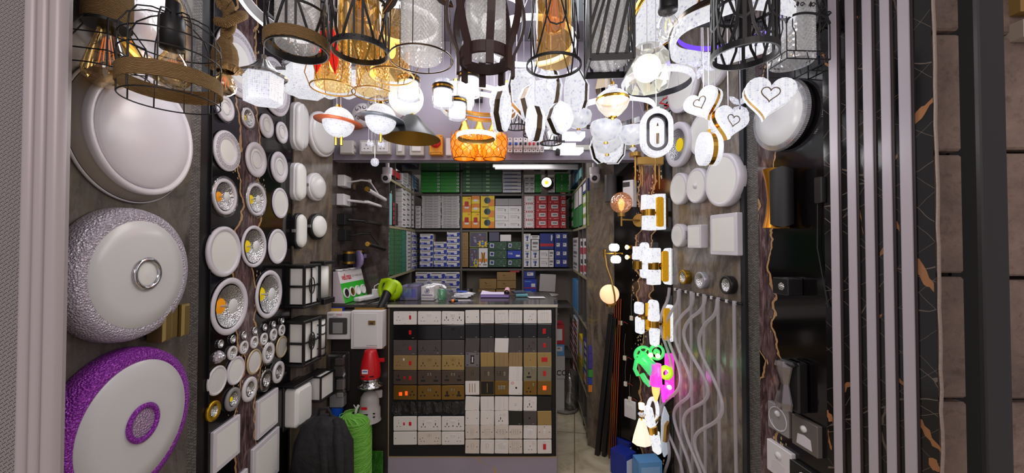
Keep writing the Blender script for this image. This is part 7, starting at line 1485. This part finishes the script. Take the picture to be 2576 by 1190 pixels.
# --- ring chandelier
o=thing('ring_chandelier','gold three-ring lit chandelier over the counter','chandelier',P(1190,300,1.9)); k=1.9/F
for (dx,dy,rp,dep) in ((10,45,105,.0),(14,28,103,.05),(8,-45,47,-.10)):
    c=P(1190+dx,300-dy,1.9+dep)-o.location; r=rp*k*.98 if rp>60 else rp*k; m=M(m_gold2); m.T=Matrix.Translation(c)@Matrix.Rotation(.10 if rp>60 else .0,4,'Y'); m.lathe([(r*.96,-.011),(r*.96,.011),(r*.95,.011)],64); b_=None; part(m,'gold_ring',o)
    m=M(m_litw); m.T=Matrix.Translation(c)@Matrix.Rotation(.10 if rp>60 else .0,4,'Y'); m.lathe([(r*.965,-.010),(r,-.008),(r,.010),(r*.965,.011)],64); part(m,'lit_strip',o)
    m=M(m_cordw); 
    for q in range(3): a=q*2.1+.4; m.cyl(c+Vector((r*.97*cos(a),r*.97*sin(a),0)),(c.x+.02*cos(a),c.y+.02*sin(a),ZC-o.location.z),.0008,None,5)
    part(m,'suspension_wires',o)
lamp(P(1195,310,1.75),2.0,(1,.97,.92))
# --- orange woven glass lamps
for q,(px,Y) in enumerate(((1168,2.08),(1206,2.2),(1243,2.08))):
    o,k=pend('orange_glass_pendant','orange diamond-patterned glass shade with gold cone cap, %s of three'%('left','middle','right')[q],px,400,Y)
    r=32*k; H=68*k; m=M(thin('glowing_orange_glass','ffa030',.15,.08,None,.5,'ff9020',.75)); m.lathe([(r*.82,0),(r,H*.3),(r*1.05,H*.6),(r*.95,H*.85),(r*.6,H)],28); part(m,'glass_shade',o)
    m=M(pm('amber_gold_netting','a86a14',.35,.6)); rf=lambda z:r*(.84+.22*sin(min(1,z/H)*PI*.75))*1.02
    for s in(-1,1):
        for j in range(10): 
            a=j*PI/5; m.tube([(rf(z)*cos(a+s*(.35*sin(z/H*9.4))),rf(z)*sin(a+s*(.35*sin(z/H*9.4))),z) for z in [H*.95*i/12 for i in range(13)]],.0016,5)
    m.tube([(r*.83*cos(t*PI/12),r*.83*sin(t*PI/12),0) for t in range(24)],.003,6,True); part(m,'gold_netting',o)
    m=M(m_gold); m.lathe([(r*.6,H*.98),(r*.3,H*1.25),(r*.2,H*1.45),(0,H*1.46)],20); part(m,'gold_cone_cap',o); m=M(m_warm); m.lathe([(.015*sin(PI*i/8),H*.5-.03*cos(PI*i/8)) for i in range(9)],12); part(m,'lit_bulb',o); cord(o,H*1.4)
lamp(P(1205,365,1.98),1.6,(1,.6,.25))
# --- hexagon crystal pendants
def hexp(px,py,Y,w_,h_,rz,tl,label,oct=False,name='hexagon_crystal_pendant'):
    o,k=pend(name,label,px,py,Y); a,b=w_*k/2,h_*k/2; T=Matrix.Rotation(rz,4,'Z')@Matrix.Rotation(tl,4,'Y')
    ol=[(-a*.45,b),(a*.45,b),(a,b*.3),(a*.8,-b*.4),(a*.2,-b),(-a*.25,-b),(-a,-b*.3),(-a*.85,b*.45)] if not oct else [(-a*.5,b),(a*.5,b),(a,b*.5),(a,-b*.5),(a*.5,-b),(-a*.5,-b),(-a,-b*.5),(-a,b*.5)]
    for s in(-1,1): m=M(m_litc); m.T=T; m.plate(ol,.012,.026,.004) if s>0 else m.plate(ol,-.012,-.026); part(m,'crystal_face',o)
    m=M(m_bronze); m.T=T; m.plate([(x*.985,z*.985) for x,z in ol],-.0118,.0118); part(m,'bronze_band',o)
    top=b; m=M(m_cordw); m.cyl((0,0,b*.98),(0,0,ZC-o.location.z),.001,None,5); part(m,'cord',o)
    return o
hexp(1262,282,1.55,62,100,1.15,.1,'lit hexagon crystal pendant turned edge-on, leftmost of the cluster')
hexp(1318,238,1.80,84,120,.45,-.25,'lit hexagon crystal pendant facing front, upper left of the cluster')
hexp(1342,262,1.63,88,96,.9,.35,'lit hexagon crystal pendant tilted right, centre of the cluster')
hexp(1346,312,1.50,50,86,-1.1,-.05,'lit hexagon crystal pendant edge-on, lowest of the cluster')
hexp(1385,235,1.76,58,110,-.9,0.05,'lit hexagon crystal pendant in the middle, beneath the amber wire shade')
hexp(1408,300,1.59,70,80,.6,.2,'lit hexagon crystal pendant tilted, low in the middle of the cluster')
hexp(1450,238,1.72,62,124,-.7,-.1,'lit hexagon crystal pendant at the right end of the cluster')
lamp(P(1335,275,1.42),3.0,(.95,.95,1)); lamp(P(1430,270,1.5),2.4,(.95,.95,1))
hexp(1542,368,2.1,58,86,-.6,.1,'lit octagon crystal pendant low at right before the header',True,'octagon_crystal_pendant')
hexp(1512,378,2.22,50,62,.4,-.3,'lit octagon crystal pendant left of the lowest one',True,'octagon_crystal_pendant')
# --- black lattice drums
for q,(px,py,Y,s) in enumerate(((1386,362,2.0,1),(1300,322,1.95,1.05),(1340,342,2.1,.9))):
    o,k=pend('lattice_drum_pendant','small black lattice drum shade with clear glass and bulb, %s'%('lit one right of the cluster','left one behind the hexagons','middle one behind the hexagons')[q],px,py,Y); r=27*k*s; m=M(m_wire); lattice(m,r,.005,62*k*s,5,.004,.002); band(m,r,0,.007,.002); band(m,r,60*k*s,62*k*s,.002); part(m,'black_lattice',o); m=M(m_gls); m.lathe([(r*.85,.002),(r*.85,60*k*s)],24); part(m,'clear_glass',o); m=M(m_litw if q==0 else m_gls); m.lathe([(.0,40*k),(9*k,30*k),(4*k,12*k),(0,10*k)],14); part(m,'bulb',o); cord(o,60*k*s)
# --- bowl pendants with crystal drop
for q,(px,py,Y,rp) in enumerate(((1455,290,1.75,34),(1524,318,1.7,40),(1527,350,1.85,38),(1592,330,1.72,36))):
    o,k=pend('bowl_pendant','lit alabaster glass bowl pendant with crystal drop, %s'%('left one under the hexagon cluster','under the ribbed onion lamp','lowest one','right one beside the oval pendant')[q],px,py,Y); r=rp*k
    m=M(m_bowl); m.lathe([(r*.1,-r*.98),(r*.55,-r*.85),(r*.9,-r*.45),(r,0),(r*.9,r*.25)],32); part(m,'glass_bowl',o); m=M(m_goldb); m.lathe([(r*.9,r*.24),(r*.4,r*.36),(r*.12,r*.5),(0,r*.62)],28); part(m,'gold_lid',o)
    m=M(m_goldb); m.cyl((0,0,-r),(0,0,-r*1.12),r*.13,None,12); part(m,'gold_nut',o); m=M(m_cryg); m.lathe([(r*.08,-r*1.12),(r*.26,-r*1.24),(0,-r*1.5)],8,sm=False); part(m,'crystal_drop',o); cord(o,r*.5)
lamp(P(1540,335,1.5),2.2,(.97,.97,1))
o,k=pend('onion_glass_pendant','ribbed onion-shaped glass pendant with gold belt',1541,255,1.5); r=41*k
m=M(thin('ribbed_lit_glass','fffaf0',.25,.05,None,.3,'fff6e6',.22)); m.lathe([(r*.25,-r*.98),(r*.5,-r*.8),(r*.85,-r*.4),(r,0)],48,wob=lambda t,h:1+.03*cos(24*t)); part(m,'lower_glass',o); m=M(m_litc2); m.lathe([(r,.15*r),(r*.92,r*.35),(r*.6,r*.6),(r*.3,r*.72)],40); part(m,'upper_glass',o); m=M(m_goldb); m.lathe([(r,0),(r*1.02,.02*r),(r*1.02,.17*r),(r,.18*r)],40); part(m,'gold_belt',o)
m=M(m_cryg); m.lathe([(r*.1,r*.72),(r*.3,r*.8),(r*.3,r*.95),(r*.1,r*1.02)],16); part(m,'crystal_knob',o); m=M(m_goldb); m.lathe([(r*.27,-r*.97),(r*.3,-r*1.02),(r*.08,-r*1.1),(0,-r*1.2)],20); m.cyl((0,0,r),(0,0,r*1.2),r*.12,None,12); part(m,'gold_fittings',o); cord(o,r); lamp(o.location+Vector((0,-.12,-.1)),1.5,(1,.97,.92))
# --- oval crystal pendant
o,k=pend('oval_crystal_pendant','oval lit crystal pendant with black stadium ring and candle',1651,335,1.4,rz=-.12)
ol=rrect(78*k,122*k,39*k,8); m=M(m_litc2); m.ring(ol,rrect(50*k,92*k,25*k,8),-.012,.014); part(m,'crystal_ring',o); m=M(pm('black_mirror_ring','101014',.12,.6)); m.ring(rrect(52*k,94*k,26*k,8),rrect(38*k,78*k,19*k,8),-.014,.016); part(m,'black_ring',o); m=M(m_litc2); m.plate(rrect(38*k,78*k,19*k,8),-.004,.002); part(m,'inner_crystal',o)
m=M(m_warm); m.lathe([(0,14*k),(3*k,9*k),(3.4*k,0),(3*k,-4*k)],12,(0,-.02,0)); part(m,'candle_bulb',o); m=M(m_bronze); m.cyl((0,-.02,-30*k),(0,-.02,-4*k),3.4*k,None,12); m.cyl((0,-.02,14*k),(0,-.02,22*k),2.5*k,.001,8); part(m,'candle_stem',o); m=M(m_cryg); m.box(0,0,62*k,14*k,.02,6*k); part(m,'top_clip',o); cord(o,62*k); lamp(o.location+Vector((0,-.12,0)),1.2)
# --- faceted lit shade and crystal hoop
o,k=pend('faceted_glass_pendant','large lit faceted clear glass shade under the bare bulb',1628,172,1.4); r=54*k
m=M(thin('faceted_lit_glass','ffffff',.3,.04,None,.08,'fffdf0',.10)); H=100*k; rng=[]; vs=[];fs=[];n=9
for j,(zf,rf_) in enumerate(((-.5,.98),(-.1,1.05),(.28,.98),(.5,.72))):
    for q in range(n): a=2*PI*(q+.5*(j%2))/n; vs.append((r*rf_*cos(a),r*rf_*sin(a),zf*H))
for j in range(3):
    for q in range(n):
        if j%2==0: fs+=[(j*n+q,j*n+(q+1)%n,(j+1)*n+q),(j*n+(q+1)%n,(j+1)*n+(q+1)%n,(j+1)*n+q)]
        else: fs+=[(j*n+q,(j+1)*n+(q+1)%n,(j+1)*n+q),(j*n+q,j*n+(q+1)%n,(j+1)*n+(q+1)%n)]
m.add(vs,fs); part(m,'faceted_glass',o); m=M(pm('bright_round_bulb','fffbe0',.4,emit='fffce0',es=1.2)); m.lathe([(34*k*sin(PI*i/14),-34*k*cos(PI*i/14)) for i in range(15)],24); part(m,'round_bulb',o); m=M(m_chr); m.cyl((0,0,H*.42),(0,0,H*.56),r*.3,None,20); part(m,'chrome_cap',o); cord(o,H*.5); lamp(o.location+Vector((0,-.02,-.13)),3.0,(1,.98,.94))
o=thing('crystal_hoop_pendant','horizontal lit crystal hoop with dark inner face','pendant lamp',P(1653,208,1.55)); k=1.55/F; r=86*k
m=M(m_litc2); m.lathe([(r*.93,-.012),(r,-.008),(r*1.02,.004),(r*.98,.014),(r*.93,.014)],60); part(m,'crystal_hoop',o); m=M(pm('dark_hoop_lining','2c2c32',.3,.5)); m.lathe([(r*.93,-.012),(r*.925,.014)],60); part(m,'dark_lining',o); m=M(m_cordw); [m.cyl((r*.95*cos(a),r*.95*sin(a),.01),(r*.3*cos(a),r*.3*sin(a),ZC-o.location.z),.001,None,5) for a in(.5,2.6,4.7)]; part(m,'suspension_wires',o)
# slim lit ring behind the bowls
o=thing('slim_ring_pendant','slim lit ring lamp slung behind the glass bowls','pendant lamp',P(1530,287,2.05)); k=2.05/F; r=112*k
m=M(m_lit); m.T=Matrix.Rotation(-.05,4,'Y'); m.lathe([(r*.97,-.012),(r,-.012),(r,.012),(r*.97,.012)],60); part(m,'lit_strip',o); m=M(m_chr); m.T=Matrix.Rotation(-.05,4,'Y'); m.lathe([(r*.965,-.014),(r*.96,.014)],60); part(m,'chrome_inside',o); m=M(m_cordw); [m.cyl((r*.97*cos(a),r*.97*sin(a),0),(0,0,ZC-o.location.z),.001,None,5) for a in(.3,2.4,4.5)]; part(m,'suspension_wires',o)
# --- gold-rimmed crystal disc and big acrylic ring at the ceiling
o=thing('crystal_disc_chandelier','large tilted gold-rimmed disc chandelier of lit crystal behind the bare bulb','chandelier',P(1672,30,1.75)); k=1.75/F; r=100*k; T=Matrix.Rotation(-.5,4,'Y')@Matrix.Rotation(-.45,4,'X')
m=M(m_goldb); m.T=T; m.lathe([(r,-.014),(r*1.03,-.014),(r*1.03,.014),(r,.014)],60); part(m,'gold_rim',o); m=M(m_litc); m.T=T; m.lathe([(r,-.008),(r*.75,-.016),(r*.5,-.008),(r*.2,-.02),(0,-.016)],60); part(m,'crystal_disc',o); m=M(m_cordw); m.cyl((0,0,.01),(0,0,ZC-o.location.z),.004,None,8); part(m,'suspension_rod',o); lamp(P(1660,85,1.55),2.6,(.97,.97,1))
o=thing('wavy_acrylic_ring_lamp','large lit acrylic ring ceiling lamp with bronze rim at upper right','ceiling lamp',P(1830,70,1.4)); k=1.4/F; r=135*k
m=M(m_litc); m.lathe([(r*.9,.0),(r*.95,-.05),(r,-.055),(r*1.02,-.02),(r*1.02,.0)],60,wob=lambda t,h:1+.03*sin(6*t)); part(m,'acrylic_skirt',o); m=M(m_bronze); m.lathe([(r*1.03,-.0),(r*1.03,.02),(r*.88,.02),(r*.88,.0)],60); part(m,'bronze_rim',o); m=M(pm('violet_lit_lining','6a40d8',.4,emit='7a50f0',es=.7)); m.lathe([(r*.88,.0),(r*.87,.02)],60); part(m,'violet_lining',o); m=M(m_blkm); m.cyl((0,0,.02),(0,0,ZC-o.location.z),.02); [m.box(r*.45*cos(a),r*.45*sin(a),.012,.01,.01,.01) for a in(0,)]; m.box(0,0,.014,2*r*.88,.03,.008); part(m,'ceiling_bracket',o); lamp(P(1800,135,1.3),2.2,(.96,.96,1))
# --- ring lamp upper left, and ceiling rings
o=thing('ring_ceiling_lamp','big lit white ring lamp at upper left behind the rope pendant','pendant lamp',P(700,20,1.45)); k=1.45/F; r=100*k; T=Matrix.Rotation(.25,4,'Y')@Matrix.Rotation(-.35,4,'X')
m=M(m_lit); m.T=T; m.lathe([(r,-.012),(r*1.02,.0),(r*1.0,.03),(r*.9,.03),(r*.9,-.012),(r,-.012)],60); part(m,'lit_ring',o); m=M(m_gry); m.T=T; m.lathe([(r*.895,.028),(r*.88,.0),(r*.885,-.01)],60); part(m,'grey_lining',o); m=M(m_cordw); [m.cyl((r*.9*cos(a),r*.9*sin(a),0),(0,0,ZC-o.location.z),.001,None,5) for a in(.3,2.4,4.5)]; part(m,'suspension_wires',o); lamp(P(740,90,1.4),2.2,(.97,.97,1))
for q,(px,py,Y,rp) in enumerate(((1015,65,1.9,90),(1330,110,2.0,120),(1250,30,1.7,70))):
    o=thing('ring_ceiling_lamp','lit ring ceiling lamp seen between the front pendants, %s'%('behind the leaf wire pendant','behind the black wire pendant','behind the wooden basket pendant')[q],'ceiling lamp',P(px,py,Y)); k=Y/F; r=rp*k; m=M(m_lit); m.lathe([(r*.93,-.012),(r,-.012),(r,.012),(r*.93,.012),(r*.93,-.012)],56); part(m,'lit_ring',o); m=M(m_cordw); [m.cyl((r*.96*cos(a),r*.96*sin(a),0),(0,0,ZC-o.location.z),.001,None,5) for a in(.3,2.4,4.5)]; part(m,'suspension_wires',o)
# --- hearts
def heart(s,n=40):
    o=[]
    for i in range(n): t=2*PI*i/n; o.append((s*.0625*(16*sin(t)**3)*.5,s*.0625*(13*cos(t)-5*cos(2*t)-2*cos(3*t)-cos(4*t))*.5))
    return o
def heartp(px,py,Y,w_,rz,tl,label):
    o,k=pend('heart_crystal_pendant',label,px,py,Y); s=w_*k; T=Matrix.Rotation(rz,4,'Z')@Matrix.Rotation(tl,4,'Y'); hl=heart(s)
    m=M(m_litc2); m.T=T; m.plate(hl,.010,.026,.003); part(m,'crystal_face',o); m=M(m_litc2); m.T=T; m.plate(hl,-.010,-.026); part(m,'crystal_face',o); m=M(m_goldb); m.T=T; m.plate([(x*.98,z*.98) for x,z in hl],-.0095,.0095); part(m,'gold_edge',o)
    m=M(m_bronze); m.T=T; m.tube([(x*.36,-.0275,z*.36) for x,z in hl],.0016,6,True); part(m,'small_heart_outline',o); m=M(m_goldb); m.cyl((0,0,s*.15),(0,0,s*.30),.006,None,12); part(m,'gold_nipple',o); cord(o,s*.3,m_cordc,.0018); return o
heartp(1770,262,1.42,88,-.95,-.28,'lit heart crystal pendant turned to show its gold edge, left')
heartp(1832,308,1.4,90,.15,.18,'lit heart crystal pendant facing front, lower middle')
heartp(1932,243,1.18,112,-.35,.16,'lit heart crystal pendant at right before the big ribbed wall lamp')
o,k=pend('heart_crystal_pendant','lit heart crystal pendant seen edge-on with gold band, lowest',1784,375,1.42); 
for s_ in(-1,1): m=M(m_litc2); m.lathe([(0,-.002),(12*k,0),(18*k,.0)],2); m=M(m_litc2); m.T=Matrix.Rotation(PI/2,4,'Z'); m.plate(circ(42*k,28,(0,0),.8,1),s_*.009,s_*.030,.004) if s_>0 else m.plate(circ(42*k,28,(0,0),.8,1),-.009,-.030); part(m,'crystal_face',o)
m=M(m_goldb); m.T=Matrix.Rotation(PI/2,4,'Z'); m.plate(circ(41*k,28,(0,0),.8,1),-.009,.009); part(m,'gold_edge',o); m=M(m_goldb); m.cyl((0,0,40*k),(0,0,50*k),.006,None,12); part(m,'gold_nipple',o); cord(o,48*k,m_cordc,.0018)
lamp(P(1800,330,1.3),2.5,(.97,.97,1)); lamp(P(1930,310,1.1),1.2,(.97,.97,1))
# crystal sprigs near the hearts
for q,(px,py,Y) in enumerate(((1765,165,1.5),(1800,345,1.6),(1862,265,1.5),(1345,190,1.6),(1375,205,1.6))):
    o,k=pend('crystal_sprig','clear crystal sprig hanging, %s'%('above the left heart pendant','below the middle heart pendant','between the middle and right hearts','above the hexagon cluster at left','above the hexagon cluster at right')[q],px,py,Y)
    m=M(m_cryg)
    for a in(.5,1.9,3.4,4.9): m.T=Matrix.Rotation(a+q,4,'Y'); m.lathe([(0,.002),(8*k,14*k),(6*k,28*k),(0,36*k)],6,sm=False)
    m.T=Matrix.Identity(4); part(m,'crystal_leaves',o); m=M(m_chr); m.lathe([(.004*sin(PI*i/6),-.004*cos(PI*i/6)) for i in range(7)],10); part(m,'chrome_bead',o); cord(o,0)
# --- gold rod chandelier legs
o=thing('gold_rod_chandelier','gold rod chandelier with downward spikes below the oval pendant','chandelier',P(1630,400,1.9)); k=1.9/F
m=M(m_gold2); 
for dx,dy,ht in((-32,.0,70),(-6,.05,66),(18,.0,60),(40,.06,72)): m.cyl((dx*k,dy,-ht*k),(dx*k,dy,10*k),1.2*k,3.2*k,10)
part(m,'gold_rods',o); m=M(m_gold2); m.box(6*k,.01,-4*k,66*k,.03,20*k,.002); m.cyl((-32*k,0,6*k),(-32*k,0,16*k),15*k,None,20); part(m,'gold_cross_bar',o); cord(o,10*k,m_gold2,.003)
# cord drop by the large hearts, boards on ceiling
for q,(px0,px1,Y0,Y1,col,lab) in enumerate(((760,1000,1.9,2.3,'8e8b92','pale grey access panel fixed to the ceiling at left'),(1440,1600,1.5,2.2,'8f9aa0','blue grey access panel fixed to the ceiling at right'))):
    a=P(px0,60,Y0).x; b=P(px1,60,Y0).x; o=M(pm('panel_'+col,col,.35)).box(0,0,0,b-a,Y1-Y0,.012,.002).build('ceiling_panel',None,((a+b)/2,(Y0+Y1)/2,ZC-.008)); tag(o,lab,'ceiling panel')
